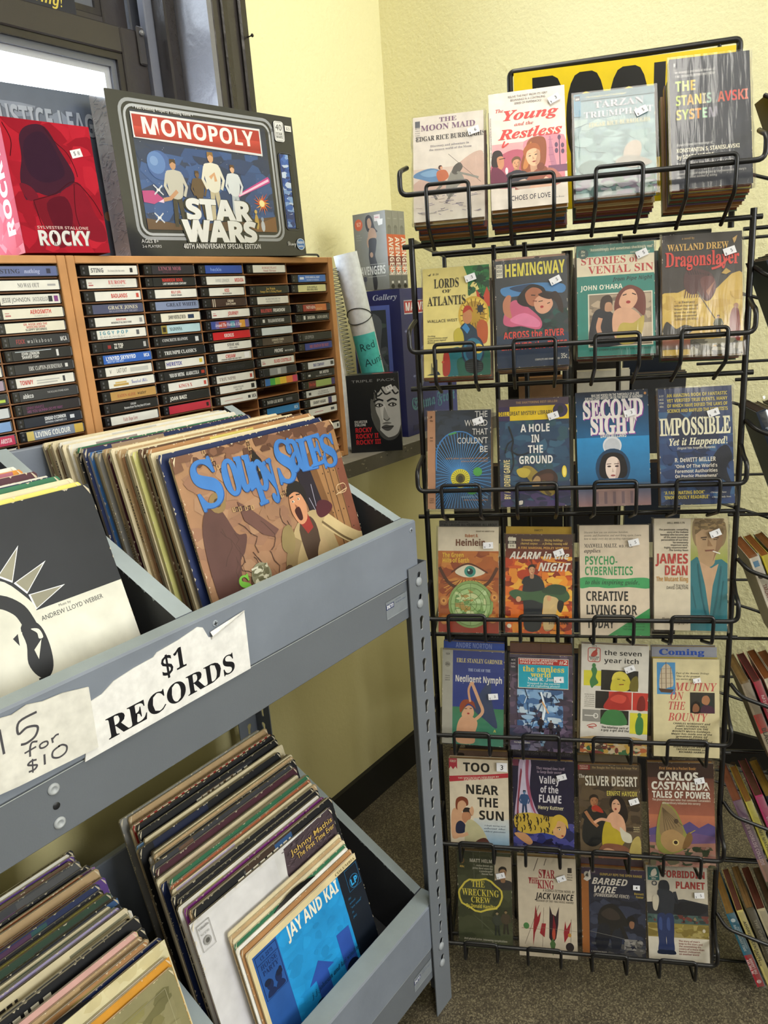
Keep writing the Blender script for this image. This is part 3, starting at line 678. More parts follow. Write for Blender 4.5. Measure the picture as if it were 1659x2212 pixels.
def art_house(a):
    a.r(0, 0, 1, 1, '#d9c79a'); a.r(.03, 0, .225, .955, '#24539a'); a.r(.225, 0, .80, .955, '#1d8fd0'); a.r(.80, 0, 1, .955, '#0c1522')
    a.paint(.225, .35, .80, .95, ['#1b8acb', '#2195d6', '#1a86c4'], 70, 4, .06)
    a.t('JAY AND KAI', .545, .868, .082, '#e9e4d2', 'b', w=.475)
    for x0, x1, y in ((.655, .775, .63),): a.p([(x0, y), (x1, y-.01), (x1, .2), (x0, .2)], '#2a4fa4')
    a.p([(.41, .2), (.41, .50), (.35, .50), (.465, .60), (.58, .50), (.52, .50), (.52, .2)], '#2a4fa4')
    a.t('j. j. johnson and kai winding', .585, .425, .034, '#12304f', 'si', w=.47, rot=.0)
    a.frame(.045, .66, .215, .94, .004, '#122f66'); a.t('CL 2573', .13, .90, .022, '#122f66', 's', w=.10); a.l([(.045, .885), (.215, .885)], .004, '#122f66')
    a.t('HOUSE', .13, .845, .03, '#122f66', 's', w=.13); a.t('PARTY', .13, .805, .03, '#122f66', 's', w=.125)
    for x, s_ in ((.095, 1), (.165, -1)): a.e(x, .735, .026, .032, '#0f2350', 14); a.b([(x-.035, .67), (x-.02, .705), (x+.02, .705), (x+.035, .67)], '#0f2350'); a.e(x-s_*.012, .755, .026, .02, '#0b1838', 12)
    a.e(.19, .77, .012, .014, '#0b1838', 10)
    a.frame(.865, .795, .985, .945, .004, '#2b6a94'); a.frame(.885, .80, .97, .885, .005, '#2b6a94', .04); a.t('LP', .927, .822, .042, '#2f9bd6', 'b', off=.02)
    for k, q in enumerate(('the', 'newest', '"new sound"', 'in', 'jazz')): a.t(q, .835, .755-.032*k, .016, '#2b6a94', 'si', al='l')
    a.t('COLUMBIA', .885, .965, .018, '#7a6a42', 's', w=.2)
    for x, y in ((.40, .30), (.72, .33)): a.e(x, y, .07, .08, '#0c1a33', 18)
def art_scribble(a):
    a.r(0, 0, 1, 1, '#d5d3d2'); a.g(0, .1, .55, .98, '#d9d7d8', '#cdcbd0'); R = random.Random(3)
    a.p([(.62, .985), (1, 1), (1, .3), (.62, .3), (.60, .5), (.625, .7), (.60, .85)], '#4a3c42')
    for k in range(420): x, y = R.uniform(.60, .98), R.uniform(.3, .985); a.l([(x, y), (x+R.uniform(.01, .03), y+R.uniform(-.012, .012))], .004, R.choice(['#5c4d54', '#3a2f36', '#6b5c64', '#52444b']))
    a.t('Johnny Mathis', .985, .925, .030, '#d8b45e', 'n', al='r', w=.33, off=.008); a.t('The First Time Ever', .985, .885, .030, '#d8b45e', 'n', al='r', w=.30, off=.008)
    a.frame(.025, .84, .10, .97, .003, '#8d8a88'); a.t('Columbia', .062, .945, .012, '#6d6a68', 's', w=.06); a.e(.062, .88, .022, .022, '#9a9896', 16); a.e(.062, .88, .012, .012, '#55534f', 14); a.t('KC 31342', .062, .915, .009, '#6d6a68', 'n', w=.05)
def art_gold(a):
    a.g(0, 0, 1, 1, '#8d8660', '#7c7448'); a.paint(0, .2, .96, .95, ['#8f8862', '#7e774c', '#9a9468', '#6f6a44', '#878050'], 120, 2, .10); a.frame(.06, .05, .94, .94, .004, '#a29c78')
def art_orange(a):
    a.r(0, 0, 1, 1, '#d0922f'); a.r(.0, 0, .955, .955, '#33261c'); a.paint(0, .5, .95, .95, ['#241a15', '#4a3524', '#6b4b30', '#1c1512'], 60, 6, .05)
def art_blackfade(a): a.r(0, 0, 1, 1, '#d9cfa6'); a.paint(0, .9, 1, 1, ['#d6caa0', '#cfc294'], 20, 2, .05)
# ---- upper bin, right compartment (front to back)
GU = 'records in the upper right compartment'
sleeve(.578, .792, 1.131, 13.5, 'tan', 'brown dungeon-wall record sleeve with big blue wavy letters and a shouting man', GU, art_dungeon, seed=1)
ur = ['navy blue', 'off-white', 'cream', 'black', 'kraft brown', 'black', 'brown', 'pale yellow', 'cream', 'dark grey', 'kraft brown', 'rust', 'tan', 'cream', 'maroon', 'dark grey', 'tan', 'grey', 'sky blue', 'black', 'blue', 'navy blue',
      'maroon', 'black', 'green', 'cream', 'off-white', 'cream', 'grey', 'off-white', 'brown', 'cream', 'tan', 'olive', 'brown', 'cream']
y = .798
for i, cn in enumerate(ur):
    R = random.Random(100+i); wide = {7: .013, 14: .021, 24: .014, 17: .008}.get(i, 0)
    y += .0064+wide*.35
    o = sleeve(.574-.0006*i+R.uniform(-.005, .004), y, 1.136+R.uniform(-.006, .006)+(.004 if i > 25 else 0), 13.5, cn, '%s record sleeve, %s from the front of the upper right compartment' % (cn, ordn(i+1)), GU, seed=200+i, t=.0053, zref=1.131)
# ---- upper bin, left compartment
GU2 = 'records in the upper left compartment'
sleeve(.148, .793, 1.125, 17, 'black', 'half black half white record sleeve with silver rays in the upper left compartment', GU2, art_rays, seed=2)
for i, cn in enumerate(['yellow', 'cream', 'pale yellow', 'green', 'pink', 'navy blue', 'off-white', 'grey', 'maroon', 'tan', 'dark grey', 'cream', 'orange', 'off-white', 'tan']):
    R = random.Random(300+i)
    sleeve(.143-.0017*i+R.uniform(-.006, .004), .7995+.0072*i, 1.1285+.0008*i+R.uniform(-.003, .005), 17, cn, '%s record sleeve, %s behind the black and white one' % (cn, (['first']+ORD[1:])[i]), GU2, seed=320+i, t=.0044, zref=1.125)
# ---- lower bin, right compartment
GL_ = 'records in the lower right compartment'
sleeve(.5635, .7665, .3715, 14, 'cream', 'small bright blue record sleeve with arrows at the front of the lower bin', GL_, art_house, size=.2595, seed=3)
for i, cn in enumerate(['kraft brown', 'white', 'green', 'cream', 'tan', 'cream']):
    R = random.Random(400+i)
    sleeve([.5595, .555, .556, .5575, .555, .5565][i], .7737+.0041*i, .378+.0050*i, 14, cn, '%s record sleeve, %s behind the small bright blue one in the lower bin' % (cn, (['first']+ORD[1:])[i]), GL_, size=.2625, seed=420+i, t=.0022, disc=(i == 1), band=False)
sleeve(.5085, .815, .447, 14, 'white', 'white record sleeve with a dark scribbled panel and gold title in the lower bin', GL_, art_scribble, seed=5)
lo = ['black', 'tan', 'purple', 'off-white', 'black', 'black', 'tan', 'cream', 'rust', 'green', 'blue', 'navy blue', 'cream', 'dark grey', 'maroon', 'dark grey', 'black', 'tan', 'cream', 'off-white', 'brown', 'black', 'tan', 'cream', 'sky blue', 'black', 'cream', 'black', 'red', 'cream', 'rust', 'tan', 'grey']
for i, cn in enumerate(lo):
    R = random.Random(500+i)
    yy = .8225+.0058*i+(.006 if i > 1 else 0)
    def art(a, cn=cn, i=i):
        if cn == 'purple': a.r(.84, .95, .845, 1, '#2a1830')
        if i == 31:
            for k in range(60): a.r(k/60, .93+.01*(k % 2), k/60+.009, .955+.012*(k % 2), '#6b4b3a')
        if i == 27: a.t('M PARTY', .05, .925, .035, '#d89a3c', 'bi', al='l', sx=1.2)
        if i == 29:
            for k in range(14): a.p([(.35+.04*k, .94), (.38+.04*k, .985), (.385+.04*k, .945)], '#20202a' if k % 2 else '#c9c7c0')
        if i in (28,):
            for k in range(22): a.r(.02+k*.045, .985, .045+k*.045, .998, '#d9cfae')
    sleeve(.515+R.uniform(-.008, .012)+.0009*i, yy, .450+(yy-.82)*.37+R.uniform(-.006, .006), 14, cn, '%s record sleeve, %s behind the white scribble sleeve in the lower bin' % (cn, (['first']+[ordn(k) for k in range(1, 45)])[i]), GL_,
           art if (cn == 'purple' or i in (27, 28, 29, 31)) else None, seed=520+i, t=.0042, zref=.450+(yy-.82)*.37)
# ---- lower bin, left compartment
GL2 = 'records in the lower left compartment'
sleeve(.139, .7855, .439, 15, 'gold', 'olive gold record sleeve at the front of the lower left compartment', GL2, art_gold, seed=6)
sleeve(.143, .7950, .447, 15, 'orange', 'orange framed record sleeve just behind the olive gold one', GL2, art_orange, seed=7)
sleeve(.140, .8005, .446, 15, 'off-white', 'off-white record sleeve behind the orange framed one', GL2, seed=8, band=False)
sleeve(.150, .8110, .462, 15, 'cream', 'tall cream record sleeve with a dark disc peeking out in the lower left compartment', GL2, art_blackfade, seed=9, disc=True)
ll = ['navy blue', 'kraft brown', 'tan', 'tan', 'pink', 'yellow', 'black', 'black', 'dark grey', 'red', 'black', 'cream', 'off-white', 'lilac', 'teal', 'brown', 'cream', 'black', 'dark green', 'orange', 'yellow', 'black', 'navy blue', 'brown', 'teal', 'violet', 'rust', 'tan', 'cream', 'tan', 'lilac', 'black',
      'dark grey', 'brown', 'black', 'violet', 'off-white', 'cream', 'black']
for i, cn in enumerate(ll):
    R = random.Random(600+i); yy = .8225+.0055*i
    sleeve(.142+R.uniform(-.014, .010)+.0002*i, yy, .462+(yy-.815)*.25+R.uniform(-.009, .007), 15, cn, '%s record sleeve, %s behind the tall cream one in the lower left compartment' % (cn, (['first']+[ordn(k) for k in range(1, 45)])[i]), GL2, seed=620+i, t=.0042, zref=.462+(yy-.815)*.25)
# ------------------------------------------------------------------ the wire book rack
A0 = math.radians(-63.3); RU = Vector((math.cos(A0), math.sin(A0), 0)); RN = Vector((-RU.y, RU.x, 0))
RM = Matrix.Translation((.953, .6625, 0)) @ Matrix.Rotation(A0, 4, 'Z')      # rack space: x along the front, y into the rack, z up
rack = empty('book_rack', 'black wire book rack with seven tiers of paperbacks and a yellow BOOKS sign', 'book rack', RM)
def rpart(n, m, ma=M_WIRE, par=None): return m.build(n, ma, par or rack)
RAIL = [1.449, 1.227, 1.010, .790, .571, .346, .123]
BASE = [1.383, 1.165, .950, .733, .517, .297, .082]
K = '#101012'
BK = {11: (0.058, 1.412, 0.1031, 0.1589, -0.001), 12: (0.173, 1.419, 0.1072, 0.1730, 0.012), 13: (0.291, 1.424, 0.1084, 0.1506, -0.001), 14: (0.416, 1.423, 0.1038, 0.1857, -0.010),
      21: (0.060, 1.187, 0.1022, 0.1688, -0.001), 22: (0.174, 1.195, 0.1058, 0.1637, 0.009), 23: (0.294, 1.205, 0.1095, 0.1649, -0.007), 24: (0.4125, 1.199, 0.1087, 0.1759, -0.018),
      31: (0.054, 0.976, 0.1018, 0.1585, -0.015), 32: (0.174, 0.978, 0.1080, 0.1699, 0.003), 33: (0.294, 0.976, 0.1077, 0.1778, 0.011), 34: (0.415, 0.976, 0.1053, 0.1772, 0.011),
      41: (0.060, 0.760, 0.1010, 0.1775, -0.018), 42: (0.175, 0.760, 0.1077, 0.1635, -0.022), 43: (0.297, 0.758, 0.1081, 0.1787, -0.003), 44: (0.412, 0.768, 0.1098, 0.1780, -0.013),
      51: (0.058, 0.545, 0.1073, 0.1681, -0.036), 52: (0.176, 0.539, 0.1061, 0.1686, -0.019), 53: (0.296, 0.538, 0.1092, 0.1890, -0.030), 54: (0.414, 0.538, 0.1039, 0.1665, 0.002),
      61: (0.064, 0.330, 0.1066, 0.1676, -0.002), 62: (0.178, 0.329, 0.1073, 0.1715, -0.010), 63: (0.295, 0.327, 0.1037, 0.1699, 0.019), 64: (0.416, 0.319, 0.1086, 0.1866, 0.022),
      71: (0.067, 0.102, 0.1023, 0.1901, -0.001), 72: (0.184, 0.095, 0.1073, 0.1932, 0.007), 73: (0.303, 0.104, 0.1131, 0.1724, 0.002), 74: (0.417, 0.109, 0.1050, 0.1810, 0.025)}
for u, o in ((-.006, .063), (.484, .063), (-.006, .56), (.484, .56)):
    m = MB(); m.tube([(u, o, .055), (u, o, 1.395)], .0046, K, 8); rpart('post', m)
for u in (.11, .165, .33):
    m = MB(); m.tube([(u, .30, .055), (u, .30, 1.39)], .0045, K, 8); rpart('inner_post', m)
for z in (1.392, .74, .06):
    for p, q in (((-.002, .56, z), (.48, .56, z)), ((-.006, .067, z), (-.006, .556, z)), ((-.002, .30, z-.009), (.48, .30, z-.009))):
        m = MB(); m.tube([p, q], .0038, K, 6); rpart('cross_bar', m)
m = MB(); m.lathe([(.010, .02), (.010, 1.37), (0, 1.37)], K, 12, T=Matrix.Translation((.24, .31, 0))); rpart('centre_pole', m)
m = MB(); m.lathe([(0, .0005), (.165, .0005), (.165, .012), (.15, .02), (0, .024)], K, 32, T=Matrix.Translation((.24, .31, 0))); rpart('base', m)
for i in range(7):
    zr, zb = RAIL[i], BASE[i]
    m = MB(); m.tube([(-.020, .063, zb), (.496, .063, zb)], .0038, K, 8)
    m.tube(fillet([(-.006, .058, zr+.045), (-.009, .020, zr+.036), (-.009, 0, zr+.030), (-.009, -.001, zr), (.478, -.001, zr), (.478, 0, zr+.030), (.478, .020, zr+.036), (.484, .058, zr+.045)], .012), .0036, K, 8)
    bk = rpart('pocket_rail', m)
    for j, (u0, u1) in enumerate(((.029, .089), (.146, .206), (.262, .323), (.380, .441))):
        zk = min(zr-.036, BK[10*i+11+j][1]-.0075); m = MB(); m.tube(fillet([(u0, .064, zb-.0068), (u0, -.0055, zk), (u0, -.0078, zr-.004), (u0, -.0072, zr+.010), (u1, -.0072, zr+.010), (u1, -.0078, zr-.004), (u1, -.0055, zk), (u1, .064, zb-.0068)], .010), .0029, K, 7)
        m.build('hoop', M_WIRE, bk)
# side pockets on the right-hand face, staggered a little lower
SB = [1.375, 1.152, .931, .709, .488, .258, .020]
for i in range(7):
    z = SB[i]; m = MB()
    m.tube(fillet([(.489, .060, z+.162), (.500, .039, z+.150), (.571, .037, z+.122), (.672, .037, z+.092), (.677, .30, z+.092), (.672, .52, z+.092), (.500, .53, z+.150)], .02), .0034, K, 8)
    for o in (.12, .40): m.tube(fillet([(.486, o, z-.004), (.670, o, z-.004), (.677, o, z+.092)], .012), .003, K, 6)
    rpart('side_pocket', m)
# sign holder and sign
m = MB(); m.tube(fillet([(.147, .215, 1.38), (.147, .215, 1.643), (.491, .215, 1.649), (.491, .215, 1.38)], .008), .0048, K, 8)
m.tube([(.16, .215, 1.395), (.48, .215, 1.395)], .003, K, 6)
for u in (.172, .462): m.tube([(u, .215, 1.646), (u, .215, 1.632)], .0028, K, 6)
sf = rpart('sign_frame', m)
m = MB(); m.box(.153, .4845, .2085, .2120, 1.43, 1.640, '#e6c817')
m.art(Art(.33, .2, None).t('BOOKS', .5, .355, .62, '#141414', 'b', w=.86, off=.03), (.154, .2085, 1.43), (1, 0, 0), (0, 0, 1), (0, -1, 0))
o = m.build('sign_panel', M_GLOSSP, rack); o['label'] = 'glossy yellow panel reading BOOKS in black'
# ------------------------------------------------------------------ paperbacks
def book_mesh(w, h, t, spine, page, art, name, back=None, rnd=0):
    """page block and wrap-round cover of one paperback; origin at the lower front middle, spine on the left"""
    R = random.Random(rnd); pg = MB(); x0, x1 = -w/2+.0012, w/2-.0014
    pc = [mix(page, '#5c4024', R.uniform(0, .35)) for k in range(5)]
    for k in range(5):   # page block, in slightly different bands of yellowed paper
        y0, y1 = .0006+(t-.0012)*k/5, .0006+(t-.0012)*(k+1)/5
        pg.box(x0, x1, y0, y1, .0012+R.uniform(0, .0006), h-.0012-R.uniform(0, .0005), pc[k])
    cv = MB(); back = back or spine
    cv.box(-w/2, w/2, -.0002, .0005, 0, h, S(art) if isinstance(art, str) else '#e5dcc6', {'k': '#e5dcc6'}); cv.box(-w/2-.0002, -w/2+.0010, .0005, t-.0005, 0, h, spine); cv.box(-w/2, w/2, t-.0005, t+.0002, 0, h, back)
    return pg, cv
def bag(w, h, t, par, big=0):
    m = MB(); R = random.Random(int(w*1e5+h*1e6)); nx, nz = 7, 10; xa, xb, za, zb = -w/2-.0032, w/2+.0038, -.0030, h+.002+big
    V = [[(xa+(xb-xa)*i/nx, -.0016-R.uniform(0, .0009), za+(zb-za)*j/nz) for i in range(nx+1)] for j in range(nz+1)]
    vs = [p for r in V for p in r]; fs = [(j*(nx+1)+i, j*(nx+1)+i+1, (j+1)*(nx+1)+i+1, (j+1)*(nx+1)+i) for j in range(nz) for i in range(nx)]
    m.raw(vs, fs, '#fff', 0, True)
    for xs, sg in ((xa, -1), (xb, 1)):   # crinkled seams down both sides and along the foot
        n = 12; vs = []; fs = []
        for j in range(n+1):
            z = za+(zb-za)*j/n
            vs += [(xs-sg*.0028, -.0010, z), (xs+sg*R.uniform(-.001, .0015), t*.35+R.uniform(-.001, .002), z), (xs-sg*.003+sg*R.uniform(-.0015, .0015), t*.8, z)]
        for j in range(n):
            for k in (0, 1): fs.append((3*j+k, 3*j+k+1, 3*j+k+4, 3*j+k+3))
        m.raw(vs, fs, '#fff', 1, True)
    n = 9; vs = []; fs = []
    for j in range(n+1):
        x = xa+(xb-xa)*j/n; vs += [(x, -.0012, za+.001), (x, t*.4, za-R.uniform(0, .0015)), (x, t*.85, za+R.uniform(0, .002))]
    for j in range(n):
        for k in (0, 1): fs.append((3*j+k, 3*j+k+3, 3*j+k+4, 3*j+k+1))
    m.raw(vs, fs, '#fff', 1, True)
    o = m.build('plastic_bag', [M_BAG, M_BAGEDGE], par); o['label'] = 'clear crinkled plastic bag'; return o
def sticker(par, x, z, rot, txt, w=.0165, h=.0105, small=False):
    m = MB(); T = Matrix.Translation((x, -.0034, z)) @ Matrix.Rotation(-rot, 4, 'Y')
    m.box(-w/2, w/2, -.0002, .0004, -h/2, h/2, '#e9e8ea', T=T); a = Art(w, h, None)
    if txt.startswith('$'): a.t('$', .16, .12, .28, '#3a3b40', 'n'); a.t(txt[1:].strip(), .66, .28, .46, '#33343a', 'n')
    else: a.t(txt, .5, .22, .55, '#222', 'n', off=.01)
    R3 = T.to_3x3(); m.art(a, T @ Vector((-w/2, -.0002, -h/2)), R3 @ Vector((1, 0, 0)), R3 @ Vector((0, 0, 1)), R3 @ Vector((0, -1, 0)))
    o = m.build('price_sticker', M_PAPER, par); o['label'] = 'small white price sticker'; return o
LEAN = [.34, .30, .27, .24, .20, .20, .22]
TIER = ['top', 'second', 'third', 'fourth', 'fifth', 'sixth', 'bottom']
def book_matrix(u, o, z, lean, roll=0): return RM @ Matrix.Translation((u, o, z)) @ Matrix.Rotation(-lean, 4, 'X') @ Matrix.Rotation(-roll, 4, 'Y')
def paperback(k, label, art, spine, page='#c39a5f', t=.0125, stick=None, bagged=True, gloss=False, back=None):
    u, z, w, h, ro = BK[k]; i = k//10-1
    t0 = empty('paperback', label, 'book', book_matrix(u, .0125, z, LEAN[i], ro), 'paperbacks facing out of the rack')
    pg, cv = book_mesh(w, h, t, spine, page, '#ccc', 'b', back, k)
    a = Art(w, h, None); art(a); R = random.Random(k)
    for q in range(22):   # rubbed edges
        s_, v_ = R.uniform(.006, .03), R.uniform(.003, .012); p_ = R.random()*.96; c_ = '#d8ccb4'
        a.p([[(0, p_), (v_, p_+s_*.4), (0, p_+s_)], [(1, p_), (1, p_+s_), (1-v_, p_+s_*.5)], [(p_, 0), (p_+s_, 0), (p_+s_*.5, v_*.6)], [(p_, 1), (p_+s_*.5, 1-v_*.6), (p_+s_, 1)]][q % 4], c_)
    cv.art(a, (-w/2, -.0002, 0), (1, 0, 0), (0, 0, 1), (0, -1, 0))
    pg.build('page_block', M_PAPER, t0); cv.build('cover', M_GLOSSP if gloss else M_PRINT, t0)
    if bagged: bag(w, h, t, t0)
    if stick: sticker(t0, (stick[0]-.5)*w, stick[1]*h, stick[2], stick[3], *stick[4:])
    return t0
def plainbook(M4, w, h, t, spine, front, page, label, group, art=None, spart=None, rnd=0):
    t0 = empty('paperback', label, 'book', M4, group)
    pg, cv = book_mesh(w, h, t, spine, page, front, 'b', None, rnd)
    if art: a = Art(w, h, None); art(a); cv.art(a, (-w/2, -.0002, 0), (1, 0, 0), (0, 0, 1), (0, -1, 0))
    if spart: a = Art(h, t-.001, None); spart(a); cv.art(a, (-w/2-.0002, t-.0005, h), (0, 0, -1), (0, -1, 0), (-1, 0, 0))
    pg.build('page_block', M_PAPER, t0); cv.build('cover', M_PRINT, t0); return t0
# ---- the covers, tier by tier (left to right)
def c11(a):
    a.r(0, 0, 1, 1, '#e2d8ca'); a.g(0, 0, 1, .5, '#d8c3b4', '#ded6c6'); a.b([(.55, .45), (.7, .55), (.9, .62), (1, .58), (1, .3), (.6, .32)], '#cfae9c'); a.b([(0, .36), (.2, .42), (.5, .36), (.5, .30), (0, .3)], '#c8a898')
    a.b([(0, .43), (.05, .47), (.25, .5), (.4, .46), (.42, .38), (.3, .36), (.12, .40)], '#5f86ad'); a.b([(.1, .46), (.3, .485), (.35, .43), (.2, .42)], '#7ea3c4')
    a.b([(.35, .47), (.33, .42), (.38, .36), (.50, .40), (.46, .47)], '#c26a44'); a.e(.385, .50, .03, .022, '#4a2a20', 10); a.e(.40, .495, .02, .015, '#d8a283', 10)
    a.b([(.46, .30), (.50, .40), (.56, .47), (.64, .50), (.66, .45), (.72, .36), (.62, .30), (.56, .22), (.48, .22)], '#8d8a80'); a.b([(.55, .44), (.58, .50), (.66, .53), (.7, .48), (.62, .42)], '#55504a')
    a.l([(.50, .62), (.95, .33)], .006, '#6d6258'); a.l([(.62, .44), (.80, .40), (.92, .37)], .03, '#8d8a80', True); a.l([(.4, .33), (.30, .26), (.33, .20)], .035, '#77736a', True); a.l([(.58, .30), (.50, .2), (.46, .16)], .035, '#77736a', True)
    R = random.Random(11)
    for k in range(46):
        x, y = R.uniform(.02, .9), R.uniform(.06, .26); a.l([(x, y), (x+R.uniform(.03, .12), y+R.uniform(-.01, .012))], .007, R.choice(['#8b7f93', '#a99aa6', '#74707c', '#b9a79f']))
    a.t('THE', .5, .935, .042, '#7d5a78', 's', w=.25); a.t('MOON MAID', .5, .862, .055, '#7d5a78', 's', w=.78); a.t('EDGAR RICE BURROUGHS', .53, .765, .046, '#26242c', 's', w=.98)
    a.t('Discovery and adventure in', .52, .70, .02, '#8d8890', 's', w=.55); a.t('the unseen world of the Moon', .53, .665, .02, '#8d8890', 's', w=.6)
    a.r(.03, .90, .10, .96, '#5f6168'); a.tl(['ACE', 'SCIENCE', 'FICTION', 'CLASSIC', 'G-745', '50c'], .065, .885, .011, .022, '#6d6a70', f='n', w=.07); a.t('Complete & unabridged', .2, .07, .013, '#9a948c', 's', w=.25)
def c12(a):
    a.r(0, 0, 1, 1, '#e8ddd0'); a.g(.03, .2, .97, .56, '#e2a6a8', '#d07a86'); a.b([(.45, .56), (.97, .58), (.97, .3), (.6, .35)], '#d98a98'); a.b([(.02, .4), (.3, .5), (.5, .44), (.5, .2), (.02, .2)], '#b5566a')
    for p in ([(.78, .58), (.80, .58), (.84, .42), (.88, .3), (.80, .32), (.77, .42)],): a.p(p, '#b6768c')
    for y in (.55, .48, .42, .36): a.l([(.765, y), (.83, y)], .006, '#a3607a')
    a.l([(.91, .58), (.91, .28)], .012, '#4a3550')
    for q in ((.87, .50), (.95, .49), (.91, .56), (.87, .45), (.95, .44)): a.e(q[0], q[1], .022, .022, '#5a3f5c', 10)
    a.r(.76, .27, 1, .33, '#7a4a68')
    a.b([(.40, .33), (.47, .50), (.52, .57), (.64, .59), (.73, .56), (.74, .44), (.70, .32), (.55, .26)], '#8f4a24'); a.b([(.43, .34), (.50, .50), (.55, .55), (.52, .40), (.48, .33)], '#c07a3c')
    a.bust(.585, .345, .25, '#a85a2a', '#e8b48e', '#b06a5a', tilt=.15)
    a.bust(.345, .335, .135, '#6d4a30', '#d49a72', '#22202c'); a.p([(.335, .31), (.36, .31), (.352, .22), (.345, .22)], '#9c2230'); a.b([(.27, .31), (.29, .2), (.42, .2), (.42, .31)], '#23212e')
    a.b([(.02, .44), (.05, .50), (.13, .505), (.17, .46), (.15, .40), (.08, .36), (.02, .38)], '#2a1d1c'); a.b([(.09, .44), (.17, .45), (.18, .37), (.12, .34)], '#c98a66'); a.b([(.02, .36), (.14, .34), (.22, .24), (.02, .2)], '#6a2440'); a.l([(.12, .43), (.2, .435)], .01, '#1a1414')
    a.e(.215, .325, .02, .03, '#f0e6dc', 8)
    a.b([(.30, .2), (.5, .22), (.7, .25), (.9, .12), (.75, .10), (.5, .14)], '#e3b496'); a.b([(.44, .2), (.58, .3), (.72, .33), (.74, .26), (.62, .2)], '#8c4a34'); a.e(.66, .33, .05, .035, '#7a3a24', 12); a.b([(.3, .2), (.45, .24), (.52, .17), (.4, .15)], '#c9b0a0')
    a.r(.0, 0, 1, .155, '#e8ddd0'); a.t('ECHOES OF LOVE', .5, .065, .042, '#2a2838', 'n', w=.55, off=.008); a.t('Susan Berman', .88, .055, .014, '#4a4452', 'sc', w=.14)
    for i, q in enumerate(('RELIVE THE PAST FROM ITS VERY', 'BEGINNINGS IN A CONTINUING', 'SERIES OF PAPERBACKS!')): a.t(q, .52, .945-.03*i, .019, '#3d3540', 'n', w=(.52, .46, .36)[i])
    a.t('The', .14, .83, .032, '#c03a38', 'si', w=.11); a.t('Young', .54, .755, .085, '#d2403c', 'si', w=.72, off=.012, sh=.1); a.t('and the', .46, .70, .03, '#c03a38', 'si', w=.25); a.t('Restless', .54, .595, .085, '#d2403c', 'si', w=.82, off=.012, sh=.1)
    a.l([(.2, .58), (.17, .53), (.25, .56)], .02, '#d2403c', True); a.t('PIONEER COMMUNICATIONS NETWORK, INC. 0-915713-15-6', .028, .45, .012, '#5a5058', 'n', w=.55, al='l', rot=pi/2)
def c13(a):
    a.g(0, 0, 1, 1, '#6f8f96', '#7d9890'); a.paint(0, 0, 1, .75, ['#6b8a86', '#7f9c96', '#8aa6a2', '#5f7d7c', '#92aaa2'], 120, 5, .12); a.paint(0, 0, 1, .22, ['#54706a', '#7c6f7e', '#8d8a92', '#5f7c62', '#9aa6a0'], 90, 6, .08)
    a.b([(.6, .38), (.64, .46), (.74, .50), (.82, .46), (.8, .34), (.7, .3), (.62, .3)], '#a99a86'); a.b([(.5, .3), (.6, .36), (.8, .34), (.95, .27), (.7, .24)], '#8d8676'); a.b([(.05, .30), (.2, .35), (.4, .30), (.3, .22), (.1, .22)], '#5a766c')
    a.r(0, .93, 1, 1, '#4f6f76'); a.r(.0, .78, .085, .99, '#2f7f9c'); a.r(.01, .93, .08, .98, '#20252c'); a.t('ace', .045, .94, .022, '#e6e2d8', 'b', w=.05); a.tl(['SCIENCE', 'FICTION', 'CLASSIC', 'F-194', '40c'], .043, .90, .013, .026, '#20303a', f='n', w=.06)
    a.t('The Complete and Unabridged', .4, .95, .018, '#c9c08c', 'si', w=.5); a.t('TARZAN', .56, .845, .065, '#b9b0b6', 's', w=.62); a.t('TRIUMPHANT', .55, .755, .06, '#bdb8bc', 's', w=.86); a.t('EDGAR RICE BURROUGHS', .56, .665, .042, '#c0b684', 's', w=.76)
def c14(a):
    a.r(0, 0, 1, 1, '#33353c'); a.paint(0, 0, 1, 1, ['#34363d', '#32343b', '#36383f'], 40, 9, .2)
    V = ['#a8c25a', '#c9d06a', '#d8b44a']; Y = ['#b4c45a', '#d8c04a', '#cfa048', '#e0c04c', '#c9bfa0', '#8fae94', '#77766e', '#c2604a', '#cf4a40', '#c84440', '#cc6a5a']
    a.t('An enlarged and revised edition of', .07, .882, .018, '#b9b6b0', 'bi', w=.5, al='l'); a.t('THE STANISLAVSKI METHOD', .07, .85, .018, '#b9b6b0', 'bi', w=.5, al='l')
    a.t('THE', .07, .745, .075, '#a8c25a', 'b', w=.26, al='l', cols=V, off=.008); a.t('STANISLAVSKI', .07, .635, .075, '#d8c04a', 'b', w=.90, al='l', cols=Y+['#d07a66'], off=.008); a.t('SYSTEM', .07, .525, .075, '#d8b44a', 'b', w=.53, al='l', cols=['#c9b850', '#a8b850', '#d09a3c', '#d88c3c', '#9abf9a', '#8f8a94'], off=.008)
    a.t('digested from the teachings of', .07, .325, .018, '#b9b6b0', 'bi', w=.45, al='l'); a.t('KONSTANTIN S. STANISLAVSKI', .07, .275, .030, '#d9d3bc', 'b', w=.78, al='l', off=.01); a.t('by SONIA MOORE', .07, .225, .030, '#d9d3bc', 'b', w=.46, al='l', off=.01)
    a.t('PREFACE BY SIR JOHN GIELGUD', .07, .175, .024, '#b9b6b0', 'n', w=.7, al='l'); a.t('FOREWORD BY JOSHUA LOGAN', .07, .14, .024, '#b9b6b0', 'n', w=.68, al='l'); a.t("A readable, lucid explanation of the twentieth century's", .07, .105, .016, '#a9a6a0', 'bi', w=.85, al='l'); a.t('most important method of acting.', .07, .078, .016, '#a9a6a0', 'bi', w=.5, al='l')
    a.e(.065, .95, .012, .016, '#b9b6b0', 10); a.t('75287', .075, .905, .013, '#b9b6b0', 'n', w=.07); a.t('75c', .075, .885, .013, '#b9b6b0', 'n', w=.05)
